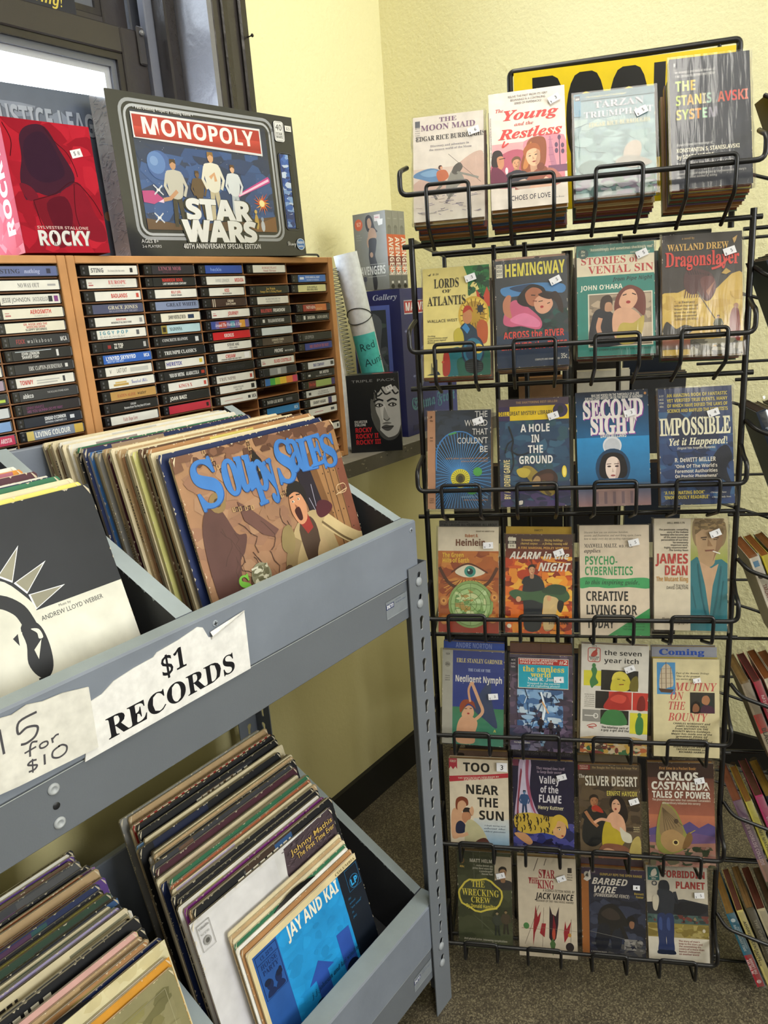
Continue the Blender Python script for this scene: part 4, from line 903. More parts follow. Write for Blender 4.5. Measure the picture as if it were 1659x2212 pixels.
def c21(a):
    a.r(0, 0, 1, 1, '#dccb7c'); a.p([(.62, 1), (1, 1), (1, .5), (.9, .7), (.8, .85), (.68, .9)], '#2d7a3c'); a.paint(.68, .72, 1, 1, ['#1f5a30', '#3a8f48', '#27703a', '#143f26'], 40, 3, .08)
    for k in range(14): a.l([(.86, .86), (.86+.1*math.cos(k*.45), .86+.07*math.sin(k*.45))], .012, '#123a20')
    a.p([(.80, .78), (.90, .70), (.96, .80), (1, .74), (1, .62), (.9, .60), (.82, .66)], '#b8402c'); a.p([(.84, .74), (.92, .70), (.9, .64)], '#2a1410')
    a.e(.76, .55, .23, .17, '#c9a43a'); a.e(.76, .55, .20, .15, '#d8b84c'); a.e(.76, .55, .17, .125, '#b08a2c')
    for k in range(18): a.l([(.76+.1*math.cos(k*.35), .55+.075*math.sin(k*.35)), (.76+.2*math.cos(k*.35), .55+.15*math.sin(k*.35))], .014, '#7a5a1c')
    a.e(.86, .60, .045, .035, '#1e2430'); 
    for k in range(8): a.l([(.86, .60), (.86+.07*math.cos(k*.785), .60+.055*math.sin(k*.785))], .012, '#1e2430')
    a.b([(.50, .36), (.58, .46), (.66, .48), (.76, .44), (.84, .36), (.82, .28), (.54, .28)], '#1c3446'); a.p([(.58, .44), (.64, .48), (.70, .42), (.66, .38)], '#2f7ab0')
    a.b([(.61, .49), (.60, .55), (.65, .60), (.72, .58), (.73, .51), (.68, .47)], '#b87a50'); a.b([(.60, .57), (.63, .63), (.71, .63), (.75, .57), (.70, .60)], '#a8301e'); a.b([(.86, .50), (.80, .44), (.84, .30), (.95, .30), (.96, .46)], '#b0552c')
    a.b([(.48, .30), (.46, .40), (.54, .44), (.60, .38), (.60, .28)], '#b8a83c'); a.b([(.32, .02), (.32, .22), (.45, .26), (.56, .24), (.56, .02)], '#1c6a72'); a.b([(.29, .02), (.30, .2), (.36, .25), (.40, .12), (.38, .02)], '#a8342a')
    a.b([(.52, .02), (.50, .14), (.62, .18), (.9, .22), (1, .2), (1, 0), (.55, 0)], '#1d5a4a'); a.e(.74, .22, .17, .145, '#20324a'); a.e(.74, .22, .145, .12, '#2e6f86'); a.e(.70, .22, .07, .08, '#27465f'); a.e(.82, .24, .07, .045, '#e0c24c'); a.e(.82, .24, .045, .025, '#c07a2c'); a.b([(.62, .12), (.74, .15), (.88, .11), (.86, .03), (.66, .03)], '#15181c')
    for k in range(5): a.l([(.64, .11-.018*k), (.87, .11-.018*k)], .008, '#3a4046')
    a.p([(.1, .03), (.14, .03), (.13, .10), (.17, .05), (.22, .05), (.25, .02), (.04, .02)], '#23364a'); a.l([(.12, .03), (.12, .13)], .008, '#23364a'); a.l([(.2, .03), (.2, .16)], .01, '#23364a'); a.e(.29, .135, .02, .012, '#c85a3a', 8)
    a.t('LORDS', .36, .815, .085, '#211f1c', 's', w=.38); a.t('OF', .36, .768, .03, '#211f1c', 's', w=.13); a.t('ATLANTIS', .36, .655, .085, '#211f1c', 's', w=.58); a.t('WALLACE WEST', .29, .50, .027, '#2a2622', 'n', w=.46)
    a.t('$1.50', .2, .935, .018, '#3a352c', 'n', w=.09); a.p([(.09, .935), (.13, .955), (.115, .93), (.075, .945)], '#2a2622'); a.tl(['Thrilling', 'Science-Fiction novel', 'of the great legend', 'Atlantis.'], .06, .37, .013, .02, '#5a543c', f='bi', al='l')
def c22(a):
    a.r(0, 0, 1, 1, '#3c3e42'); a.g(0, 0, 1, .3, '#2c3a4e', '#1c2c46'); a.paint(.1, .30, 1, .52, ['#1f3a34', '#27504a', '#16282a', '#2c3a3c'], 60, 5, .12); a.b([(.08, .74), (.3, .76), (.6, .77), (.95, .74), (.93, .66), (.6, .70), (.3, .66), (.12, .67)], '#4a7fb0'); a.b([(.2, .74), (.5, .765), (.6, .73), (.4, .69)], '#2a3f5c')
    a.b([(.10, .42), (.14, .54), (.24, .62), (.36, .60), (.62, .44), (.60, .34), (.35, .38), (.2, .38)], '#c25a78'); a.b([(.20, .45), (.4, .5), (.6, .42), (.58, .36), (.3, .40)], '#d8799a')
    a.b([(.12, .50), (.10, .60), (.16, .67), (.22, .66), (.20, .56), (.22, .46)], '#b8785a'); a.b([(.30, .62), (.4, .72), (.52, .76), (.68, .72), (.7, .62), (.58, .56), (.4, .56)], '#241c1c')
    a.b([(.44, .60), (.42, .68), (.52, .73), (.64, .70), (.66, .62), (.58, .56), (.50, .56)], '#a8684a'); a.b([(.56, .52), (.54, .60), (.62, .65), (.74, .64), (.80, .57), (.74, .50), (.64, .48)], '#d29a7c'); a.b([(.74, .64), (.84, .58), (.88, .50), (.94, .48), (.92, .60), (.84, .68)], '#33221e'); a.b([(.60, .66), (.7, .68), (.82, .64), (.76, .61), (.66, .63)], '#2a1a18')
    a.l([(.50, .66), (.56, .655)], .014, '#3a2018'); a.l([(.60, .665), (.63, .65)], .014, '#3a2018'); a.l([(.60, .595), (.66, .60)], .012, '#3a2018'); a.l([(.72, .57), (.76, .58)], .012, '#3a2018'); a.e(.645, .545, .025, .012, '#a83030', 8); a.l([(.52, .605), (.58, .60)], .014, '#7a3a2c')
    a.t('HEMINGWAY', .555, .845, .115, '#e0d24c', 'b', w=.84, off=.01); a.r(.02, .84, .11, .965, '#d9d2bc'); a.tl(['DELL', 'BOOK', 'D117'], .065, .93, .025, .038, '#2a2c30', f='b', w=.075)
    a.t('ACROSS the RIVER', .52, .27, .062, '#d0463c', 'b', w=.84, off=.006); a.t('and INTO the TREES', .52, .165, .062, '#d0463c', 'b', w=.92, off=.006); a.t('COMPLETE AND UNABRIDGED', .70, .055, .016, '#c9c6bc', 'b', w=.34); a.t('35c', .93, .06, .045, '#c9c6bc', 'b', w=.09)
def c23(a):
    a.r(0, 0, 1, 1, '#2f7d70'); a.r(0, .93, 1, 1, '#346e5f'); a.r(0, .72, 1, .895, '#dfd2b2'); a.t('STORIES of', .42, .825, .065, '#b83a34', 's', w=.74); a.t('VENIAL SIN', .57, .74, .07, '#b83a34', 's', w=.84); a.t('"Astonishingly and sometimes shockingly real"', .58, .945, .024, '#d8d2b0', 'b', w=.82); a.t('CHICAGO TRIBUNE', .82, .905, .015, '#d8d2b0', 'b', w=.25)
    a.e(.085, .925, .07, .045, '#274c44'); a.t('25c', .085, .935, .022, '#d8d2b0', 'b', w=.06); a.t('661', .085, .905, .018, '#d8d2b0', 'b', w=.05)
    a.t('from Pipe Night', .72, .665, .032, '#20302c', 'bi', w=.5); a.t("JOHN O'HARA", .32, .595, .042, '#e8e2cc', 'b', w=.54)
    a.r(.14, .08, .97, .56, '#dcd2ba'); a.r(.155, .09, .955, .55, '#8a7a66'); a.paint(.16, .1, .95, .54, ['#8f7d68', '#a08d76', '#7a6a58', '#b39e84'], 60, 2, .12); a.r(.78, .1, .955, .28, '#b9a78c')
    a.b([(.17, .10), (.19, .34), (.27, .42), (.42, .40), (.52, .30), (.6, .2), (.62, .10)], '#26262c'); a.b([(.30, .42), (.32, .52), (.42, .54), (.46, .48), (.42, .40)], '#3a2a22'); a.b([(.36, .40), (.37, .47), (.44, .47), (.45, .40)], '#b88a6a')
    a.b([(.48, .40), (.52, .54), (.66, .62), (.82, .58), (.88, .50), (.86, .34), (.72, .42), (.6, .36)], '#6a3226'); a.b([(.54, .46), (.60, .56), (.72, .58), (.78, .50), (.72, .42), (.62, .40)], '#d8a482'); a.b([(.46, .36), (.55, .42), (.72, .40), (.84, .30), (.80, .16), (.55, .12), (.46, .2)], '#d2a080'); a.b([(.50, .14), (.56, .28), (.72, .28), (.86, .34), (.80, .14), (.62, .09)], '#b5a04a'); a.l([(.30, .34), (.27, .26), (.29, .2)], .06, '#c48f70', True)
    a.e(.66, .468, .03, .014, '#a02c28', 8); a.l([(.59, .53), (.64, .54)], .014, '#2c1812'); a.l([(.71, .545), (.76, .53)], .014, '#2c1812'); a.t('EACH STORY COMPLETE & UNABRIDGED', .55, .045, .018, '#1f5348', 'b', w=.8)
def c24(a):
    a.r(0, 0, 1, 1, '#3a332e'); a.b([(-.02, .46), (.2, .52), (.40, .56), (.62, .52), (.78, .60), (.9, .66), (1.02, .6), (1.02, 0), (-.02, 0)], '#c4a24c'); a.p([(0, .45), (0, 0), (1, 0), (1, .55)], '#c4a24c'); a.paint(0, .25, 1, .52, ['#c9a850', '#bd9a46', '#cdae58'], 50, 3, .15)
    a.b([(.28, .66), (.36, .72), (.5, .70), (.62, .66), (.68, .56), (.62, .46), (.54, .44), (.46, .50), (.36, .50), (.28, .56)], '#4f302e'); a.b([(.48, .62), (.62, .64), (.67, .56), (.60, .46), (.54, .48)], '#6a3f3a'); a.p([(.55, .52), (.66, .60), (.58, .48)], '#9a6a52')
    for k in range(9): a.l([(.34+.03*k, .66), (.30+.035*k, .74-.012*k)], .014, '#35211f')
    for k in range(8): a.l([(.30+.03*k, .54), (.28+.03*k, .47)], .012, '#5f3a36')
    a.l([(.46, .50), (.66, .29)], .012, '#5d5240'); a.l([(.44, .52), (.5, .46)], .02, '#6a5f4c')
    a.figure(.70, .14, .18, '#46482e', '#2e2a20', '#a87a55', '#3a2a1c', .0); a.b([(.86, .10), (.84, .28), (.88, .37), (.95, .36), (.97, .22), (.96, .10)], '#7a3026'); a.e(.92, .39, .03, .022, '#9a6a4c', 10)
    a.b([(0, .2), (.05, .28), (.12, .25), (.18, .22), (.28, .25), (.4, .22), (.3, .17), (.12, .16), (.03, .15)], '#33302c'); a.g(0, .05, .5, .13, '#9a5a44', '#6a6258'); a.paint(.35, .0, 1, .13, ['#6e6a5c', '#8a8470', '#57544a', '#a09a84'], 50, 4, .1); a.p([(.74, .66), (.8, .70), (.86, .67), (.8, .65)], '#b89444')
    a.t('a novel by', .33, .955, .02, '#c09a5a', 's', w=.16); a.t('WAYLAND DREW', .45, .865, .055, '#d8ac5c', 's', w=.76, off=.01); a.t('Dragonslayer', .50, .735, .12, '#cf3f34', 's', w=.92, off=.012); a.l([(.62, .70), (.72, .72), (.82, .775)], .03, '#cf3f34', True)
    a.tl(['"...a fantasy...', 'with an eloquence and', 'humor that raises it', 'above the average...', 'Highly recommended."', '-LIBRARY JOURNAL'], .30, .43, .018, .028, '#5a4422', f='s', w=.3); a.p([(.88, .94), (.94, .965), (.92, .92), (.9, .9)], '#c09a5a')
def c31(a):
    a.r(0, 0, 1, 1, '#272d39'); a.r(.0, 0, .125, 1, '#b0805f'); a.paint(.13, .6, 1, 1, ['#2b3342', '#232a36', '#303a4a'], 40, 3, .12); a.g(.125, 0, 1, .5, '#2a4a6a', '#1e3450')
    for k in range(64):
        t = k/64*2*pi; c = (.50, .33); a.l([(c[0]+.10*math.cos(t), c[1]+.07*math.sin(t)), (min(1, max(.13, c[0]+.52*math.cos(t+.05))), max(.01, c[1]+.44*math.sin(t+.05)))], .009, '#4a8fcb')
    a.l([(.14, .40), (.16, .62), (.34, .76), (.62, .77), (.88, .62)], .02, '#3a7ab8', True); a.l([(.34, .755), (.46, .775)], .025, '#4a9a4a')
    a.e(.52, .31, .15, .095, '#d8cc3c', 26); a.e(.52, .31, .075, .05, '#5a5220'); a.e(.52, .305, .04, .035, '#332e18'); a.e(.79, .375, .07, .045, '#4a9a44'); a.e(.70, .18, .08, .035, '#3f8a42')
    for k in range(24): a.l([(.52+.08*math.cos(k*.262), .31+.055*math.sin(k*.262)), (.52+.145*math.cos(k*.262), .31+.09*math.sin(k*.262))], .007, '#6a6218')
    for i, q in enumerate(('THE', 'WORLD', 'THAT', "COULDN'T", 'BE')): a.t(q, .95, .925-.088*i, .062, '#d9d6cf', 'n', al='r', w=(.2, .36, .24, .48, .13)[i], off=.004)
    a.t('and 8 other provocative, challenging', .95, .505, .018, '#c08848', 'n', al='r', w=.66); a.t('science-fiction novelets', .95, .475, .018, '#c08848', 'n', al='r', w=.42); a.t('selected by H. L. Gold', .95, .115, .022, '#8fb0c8', 'n', al='r', w=.42); a.t('editor of Galaxy magazine', .95, .085, .016, '#c08848', 'n', al='r', w=.38)
    a.tl(['J', '35c'], .065, .93, .018, .04, '#5a3a2a', f='b', w=.05); a.tl(['THE', 'COMPLETE', 'BOOK'], .065, .10, .011, .02, '#5a3a2a', f='b', w=.07); a.tl(['M', '4192'], .065, .72, .012, .03, '#5a3a2a', f='b', w=.05)
def c32(a):
    a.g(0, 0, 1, 1, '#2b3f5c', '#27395a'); a.paint(0, .0, 1, .82, ['#2a4a66', '#24405c', '#345a74', '#1f3450', '#2f4f5c'], 120, 7, .13); a.paint(0, .0, 1, .16, ['#3a3060', '#2a284e', '#4a3a6c', '#20284a'], 50, 8, .12)
    a.r(0, .93, 1, 1, '#4a3a4a'); a.t('THE SHATTERING BEST-SELLER!', .55, .955, .02, '#b08a5a', 'b', w=.6); a.r(.0, .80, 1, .93, '#e4c01e'); a.r(0, .80, .16, .845, '#3a2a52'); a.r(0, .885, .16, .93, '#3a2a52'); a.r(.02, .845, .98, .885, '#e4c01e'); a.t('DELL GREAT MYSTERY LIBRARY', .39, .848, .036, '#22252e', 'b', w=.76); a.e(.88, .88, .105, .065, '#35284c'); a.b([(.84, .85), (.85, .91), (.9, .92), (.93, .88), (.9, .85)], '#22252e')
    for i, q in enumerate(('A HOLE', 'IN', 'THE', 'GROUND')): a.t(q, .52, .69-.098*i, .07, '#e6e2da', 'b', w=(.42, .12, .22, .49)[i], off=.008)
    a.l([(.14, .75), (.2, .62), (.18, .52), (.3, .48), (.42, .5)], .022, '#141a24', True); a.l([(.2, .62), (.12, .58), (.08, .50)], .018, '#141a24', True); a.l([(.18, .52), (.2, .4), (.14, .3)], .02, '#141a24', True)
    a.t('BY ANDREW GARVE', .145, .07, .055, '#d8c88c', 'b', w=.58, al='l', rot=pi/2)
    a.b([(.32, .36), (.45, .37), (.6, .28), (.78, .2), (.76, .10), (.6, .12), (.42, .24)], '#8f7a34'); a.b([(.24, .34), (.34, .36), (.44, .33), (.38, .27), (.28, .28)], '#b8a23c'); a.b([(.46, .26), (.56, .32), (.72, .34), (.82, .28), (.80, .2), (.66, .16), (.5, .2)], '#3a2622'); a.b([(.54, .26), (.64, .30), (.76, .29), (.74, .22), (.6, .2)], '#52342a'); a.b([(.45, .2), (.52, .28), (.58, .25), (.54, .16)], '#a8875a')
    a.l([(.62, .24), (.66, .14), (.72, .10)], .05, '#5a4a2a', True); a.e(.92, .315, .035, .055, '#e0c43c'); a.e(.92, .315, .022, .038, '#f0dc70'); a.b([(.24, .02), (.26, .05), (.32, .055), (.31, .02)], '#d8cfc0')
def c33(a):
    a.g(0, .55, 1, 1, '#1f2430', '#1f5a86'); a.g(0, .18, 1, .60, '#2a7fb4', '#2a5a80'); a.g(0, 0, 1, .2, '#3a5a78', '#8a6a68')
    a.t('WAS SHE POISED ON THE THRESHOLD OF A LIFE', .55, .955, .022, '#d6d0c6', 'b', w=.66); a.t('SHE HAD LIVED BEFORE? OR ON THE BRINK OF MADNESS?', .53, .93, .022, '#d6d0c6', 'b', w=.8); a.e(.96, .965, .018, .012, '#b07a44', 8)
    for d, c in ((.012, '#7d2f86'), (0, '#d8d0cc')):
        a.t('SECOND', .51+d, .77-d*.6, .155, c, 's', w=.84, off=.03); a.t('SIGHT', .51+d, .63-d*.6, .155, c, 's', w=.64, off=.03)
    a.t('DAVID WILLIAMS', .51, .595, .036, '#d6d0c6', 'b', w=.36); a.e(.49, .525, .13, .08, '#c6c8cc', 26); a.e(.49, .52, .11, .068, '#b2b4ba', 24)
    a.ge(.49, .33, .24, .17, '#1c1a20', '#1f3c58', 26); a.b([(.30, .30), (.34, .42), (.42, .46), (.56, .46), (.65, .42), (.69, .30), (.62, .24), (.37, .24)], '#1c1718'); a.b([(.49, .215), (.405, .27), (.39, .35), (.42, .41), (.49, .43), (.56, .41), (.59, .35), (.575, .27)], '#d6c2b6'); a.b([(.52, .22), (.575, .27), (.59, .35), (.57, .40), (.54, .33)], '#b39a90')
    for sx in (-.05, .055): a.e(.49+sx, .345, .028, .008, '#3a2a2c', 8); a.l([(.455+sx, .365), (.52+sx, .367)], .01, '#4a3430')
    a.p([(.485, .335), (.505, .295), (.475, .295)], '#b8a094'); a.e(.49, .265, .035, .009, '#8f4a4a', 8); a.r(.39, .17, .60, .22, '#c9b8ae'); a.p([(.2, .19), (.39, .24), (.6, .24), (.8, .19), (.8, .17), (.2, .17)], '#284a6e')
    a.r(.2, .0, .8, .14, '#8a706c'); a.p([(.18, .14), (.5, .165), (.82, .14)], '#a88a80')
    for x in (.26, .38, .50, .62, .74): a.r(x-.02, .02, x+.02, .125, '#6d5a5e')
def c34(a):
    a.g(0, 0, 1, 1, '#27335a', '#2a4a78'); a.paint(0, 0, 1, .8, ['#2a3f6c', '#24355c', '#2f4a74', '#1e2a48', '#345a80'], 110, 5, .14); a.b([(.1, .70), (.2, .82), (.4, .74), (.5, .82), (.7, .76), (.82, .6), (.7, .5), (.3, .5)], '#1c2440'); a.b([(.62, .2), (.74, .42), (.9, .5), (.98, .4), (.9, .3), (.96, .16), (.8, .22)], '#161a2a')
    for i, q in enumerate(('AN AMAZING BOOK OF FANTASTIC', 'YET VERIFIED TRUE EVENTS, MANY', 'OF WHICH HAVE DEFIED THE LAWS OF', 'SCIENCE AND BAFFLED THE SCIENTISTS')): a.t(q, .53, .925-.044*i, .028, '#d8c24a', 'b', w=.82)
    a.t('IMPOSSIBLE', .49, .60, .145, '#e2dcbc', 's', w=.96, off=.02, sx=1); a.t('Yet it Happened!', .53, .51, .062, '#e2dcbc', 'si', w=.80, off=.01); a.t('(Original Title: Forgotten Mysteries)', .5, .475, .018, '#d0cab8', 'b', w=.52)
    a.t('R. DeWITT MILLER', .48, .365, .036, '#dcd4c4', 'b', w=.56)
    for i, q in enumerate(("\"One Of The World's", 'Foremost Authorities', 'On Psychic Phenomena"')): a.t(q, .49, .315-.043*i, .028, '#dcd4c4', 'b', w=.58)
    a.t('"A FASCINATING BOOK"', .32, .09, .028, '#d8c24a', 'b', w=.56); a.t('"ENORMOUSLY READABLE"', .35, .05, .028, '#d8c24a', 'b', w=.62); a.t('-Chicago Tribune', .78, .092, .014, '#d0cab8', 'si', w=.22); a.t('-Chicago Daily News', .82, .052, .014, '#d0cab8', 'si', w=.26); a.tl(['D-137', 'ACE', 'STAR', '40c'], .045, .93, .016, .03, '#c9c4b0', f='b', w=.06)
def c41(a):
    a.r(0, 0, 1, 1, '#d9cbb0'); a.r(0, 0, 1, .775, '#a85a28'); a.paint(0, 0, 1, .775, ['#b3662e', '#9a4f24', '#c07a38', '#8a3f20', '#b86a30'], 90, 4, .14); a.g(0, 0, 1, .14, '#8c3a20', '#9a2f20')
    a.t('Robert A.', .56, .905, .03, '#b0602c', 'b', w=.22); a.t('Heinlein', .54, .825, .06, '#6a3a24', 'b', w=.50); a.t('SIGNET 451 W8057 $1.50', .78, .955, .012, '#6a5a44', 'b', w=.3)
    a.t('The Green', .07, .715, .042, '#e0b83c', 'b', w=.36, al='l'); a.t('Hills of Earth', .07, .665, .042, '#e0b83c', 'b', w=.45, al='l')
    for k in range(26):
        t = k/25*pi; a.l([(.5-.14*math.cos(t), .50+.0*math.sin(t)), (.5-.42*math.cos(t), .50-.32*math.sin(t))], .012, ['#c98a3c', '#6a3420', '#d8a04a'][k % 3])
    a.l([(.02, .62), (.2, .46), (.5, .42), (.8, .46), (.98, .62)], .05, '#4f2a1c', True); a.b([(.28, .575), (.4, .63), (.55, .64), (.78, .575), (.6, .53), (.42, .53)], '#d8ccb0'); a.l([(.22, .57), (.4, .64), (.56, .65), (.82, .57)], .025, '#5a2a1a', True); a.e(.53, .582, .095, .053, '#3a8a7a'); a.e(.53, .582, .05, .03, '#1c2a2c'); a.e(.51, .594, .015, .01, '#d8e0d0')
    a.e(.54, .27, .37, .225, '#7f9a58', 34); a.e(.54, .27, .33, .20, '#93b070', 34); a.paint(.28, .12, .80, .42, ['#a3c080', '#7f9f5c', '#b5cc92', '#6a8f52', '#c0c890', '#a88a4a'], 60, 3, .09)
    for rx in (.10, .18, .26, .33): a.l([(.54+rx*math.cos(k*.25), .27+rx*.61*math.sin(k*.25)) for k in range(26)], .007, '#5f7a3c')
    for k in range(8): a.l([(.54, .27), (.54+.33*math.cos(k*.785), .27+.2*math.sin(k*.785))], .006, '#5f7a3c')
    for x, y in ((.09, .3), (.1, .12), (.9, .14), (.93, .34)): a.e(x, y, .07, .045, '#b8783c'); a.e(x, y, .045, .028, '#d0944c'); a.e(x, y, .02, .013, '#8a4a24')
def c42(a):
    a.g(0, 0, 1, 1, '#4a1f18', '#b8431c'); a.paint(0, .0, 1, .78, ['#c8501e', '#d86a24', '#e08a2c', '#b03a1a', '#e8a83c', '#8c2a18'], 150, 6, .13); a.paint(.55, .15, 1, .62, ['#e8b040', '#e8952c', '#dd7a26'], 50, 7, .13); a.g(0, .86, 1, 1, '#3a2422', '#4a1f18')
    a.r(.04, .86, .16, .97, '#d8cfb8'); a.t('25c', .10, .945, .032, '#d8cfb8', 'b', w=.1); a.r(.035, .905, .165, .935, '#2a1c1a'); a.t('DELL', .10, .91, .02, '#d8cfb8', 'b', w=.1); a.t('515', .10, .875, .02, '#2a1c1a', 'b', w=.07)
    a.t('Screaming sirens . . . blazing buildings . . .', .58, .935, .024, '#d8b45a', 'si', w=.68); a.t('charred corpses . . . a firebug running wild', .58, .90, .024, '#d8b45a', 'si', w=.7); a.t('A FIRE MARSHAL PEDLEY MYSTERY', .57, .855, .022, '#d8a04a', 'b', w=.76)
    a.t('ALARM in the', .51, .755, .07, '#ded6c8', 'bi', w=.88, off=.012, sh=.12); a.t('NIGHT', .72, .635, .08, '#ded6c8', 'bi', w=.46, off=.012, sh=.12)
    a.b([(.26, .44), (.32, .56), (.44, .60), (.56, .54), (.60, .42), (.56, .24), (.52, .04), (.30, .04), (.28, .26)], '#22262c'); a.p([(.38, .57), (.43, .48), (.46, .57)], '#d8d2c4'); a.p([(.41, .56), (.44, .56), (.435, .46), (.42, .46)], '#1c1a1c'); a.bust(.40, .60, .12, '#1e1a18', '#cf9a70', '#22262c')
    a.b([(.06, .40), (.14, .44), (.34, .42), (.55, .44), (.78, .48), (.92, .44), (.96, .36), (.80, .30), (.60, .30), (.40, .34), (.2, .33)], '#3a5a3a'); a.b([(.55, .42), (.7, .50), (.9, .48), (.86, .40)], '#2a4430'); a.b([(.58, .36), (.70, .38), (.80, .34), (.76, .2), (.72, .06), (.58, .05)], '#cdb07a'); a.b([(.80, .34), (.88, .32), (.84, .22), (.78, .26)], '#1e1614')
    a.e(.20, .345, .04, .03, '#cf9a70', 10); a.e(.66, .36, .035, .03, '#cf9a70', 10); a.t('STEWART', .83, .15, .03, '#2a1614', 'b', w=.26); a.t('STERLING', .80, .10, .03, '#2a1614', 'b', w=.3); a.t('COMPLETE AND UNABRIDGED', .75, .03, .012, '#3a1c14', 'b', w=.3); a.e(.06, .07, .035, .022, '#d8cfb8', 12)
def c43(a):
    a.r(0, 0, 1, 1, '#d6c5ac'); a.p([(.4, 0), (1, .25), (1, 0)], '#3a9152'); a.r(.0, .44, 1, .515, '#3f9a5c'); a.b([(0, .52), (.25, .53), (.5, .505), (.8, .525), (1.0, .515), (1.0, .43), (.7, .44), (.4, .43), (.2, .445), (0, .43)], '#3f9a5c')
    for i, q in enumerate(('Discover how you can overcome boredom,', 'anxiety, and frustration, and start living again. Learn', 'how to make every day an exciting experience')): a.t(q, .07, .93-.029*i, .019, '#6a5f50', 'si', w=(.64, .82, .7)[i], al='l')
    a.t('MAXWELL MALTZ,', .07, .80, .036, '#2c2825', 's', w=.48, al='l'); a.t('M.D., F.I.C.S.', .57, .80, .022, '#2c2825', 'b', w=.2, al='l'); a.t('applies', .07, .755, .036, '#2c2825', 'si', w=.24, al='l'); a.t('PSYCHO-', .07, .645, .075, '#3a8f54', 'b', w=.48, al='l', off=.006); a.t('CYBERNETICS', .07, .55, .075, '#3a8f54', 'b', w=.70, al='l', off=.006)
    a.t('to this inspiring guide,', .08, .465, .042, '#26402e', 'si', w=.78, al='l'); a.t('CREATIVE', .08, .315, .085, '#2a2624', 'b', w=.62, al='l', off=.006); a.t('LIVING FOR', .08, .19, .085, '#2a2624', 'b', w=.74, al='l', off=.006); a.t('TODAY', .09, .065, .085, '#2a2624', 'b', w=.40, al='l', off=.006)
    for i, q in enumerate(('Proven facts', 'and exciting success stories', 'that can change your life', '"Self Image Psychology"')): a.t(q, .93, .13-.026*i, .013, '#234a30', 'n', w=(.16, .3, .3, .32)[i], al='r')
def c44(a):
    a.r(0, 0, 1, 1, '#d3c6ad'); a.r(.5, 0, 1, 1, '#a8a848'); a.g(.5, .6, 1, 1, '#c9b890', '#8f9a3c'); a.b([(.52, .92), (.58, 1.0), (.9, 1.0), (.98, .92), (.97, .80), (.88, .74), (.62, .74), (.54, .80)], '#8a7350'); a.p([(.5, .62), (.58, .66), (.70, .62), (.92, .64), (1, .60), (1, 0), (.5, 0)], '#2d6f78')
    a.b([(.62, .62), (.60, .70), (.57, .80), (.58, .89), (.68, .93), (.86, .93), (.93, .87), (.92, .76), (.84, .67), (.82, .60), (.74, .57)], '#b08f6a'); a.b([(.8, .62), (.84, .68), (.92, .76), (.93, .86), (.86, .84), (.84, .74)], '#8a6a4c'); a.p([(.62, .62), (.70, .40), (.76, .14), (.80, .40), (.88, .60), (.78, .56)], '#bf9a78')
    a.b([(.56, .86), (.60, .95), (.76, .98), (.92, .94), (.94, .86), (.84, .90), (.68, .91)], '#6f5838'); a.paint(.55, .90, .97, 1, ['#7d6642', '#94794e', '#665030'], 60, 5, .04); a.l([(.64, .83), (.72, .835)], .018, '#4f3a28'); a.l([(.80, .835), (.88, .83)], .018, '#4f3a28'); a.l([(.66, .815), (.71, .815)], .012, '#3a2a1e'); a.l([(.81, .815), (.86, .815)], .012, '#3a2a1e'); a.p([(.74, .82), (.80, .755), (.73, .755)], '#94704e'); a.l([(.70, .715), (.82, .72)], .022, '#7d4c3c'); a.l([(.80, .712), (.90, .69)], .016, '#e6e0d2')
    a.l([(.60, .60), (.66, .3), (.74, .08)], .02, '#245c66', True); a.l([(.92, .58), (.86, .3), (.80, .1)], .02, '#245c66', True); a.l([(.52, .4), (.58, .2)], .014, '#27626c'); a.l([(.95, .45), (.9, .2)], .014, '#27626c')
    a.t('DELL 4993-1.75', .30, .955, .016, '#4a443a', 'b', w=.24); a.tl(['The passionate, compelling', 'story of the Indiana', 'farmboy who became one', 'of the most incendiary', 'personalities of our time.', '"An immensely', 'important work,', 'highly recommended."', '-The Sunday News'], .47, .895, .016, .023, '#3a352e', f='b', al='r', sx=.8)
    a.t('JAMES', .47, .60, .085, '#b03a34', 'b', w=.44, al='r'); a.t('DEAN', .47, .495, .085, '#b03a34', 'b', w=.33, al='r'); a.t('The Mutant King', .47, .44, .04, '#b8843a', 'b', w=.44, al='r'); a.t('A Biography by', .47, .40, .016, '#4a443a', 'n', w=.2, al='r'); a.t('DAVID DALTON', .47, .37, .026, '#33302b', 'n', w=.3, al='r'); a.t('Illustrated with rare', .47, .09, .022, '#4a443a', 'b', w=.36, al='r'); a.t('photographs', .47, .06, .022, '#4a443a', 'b', w=.26, al='r')
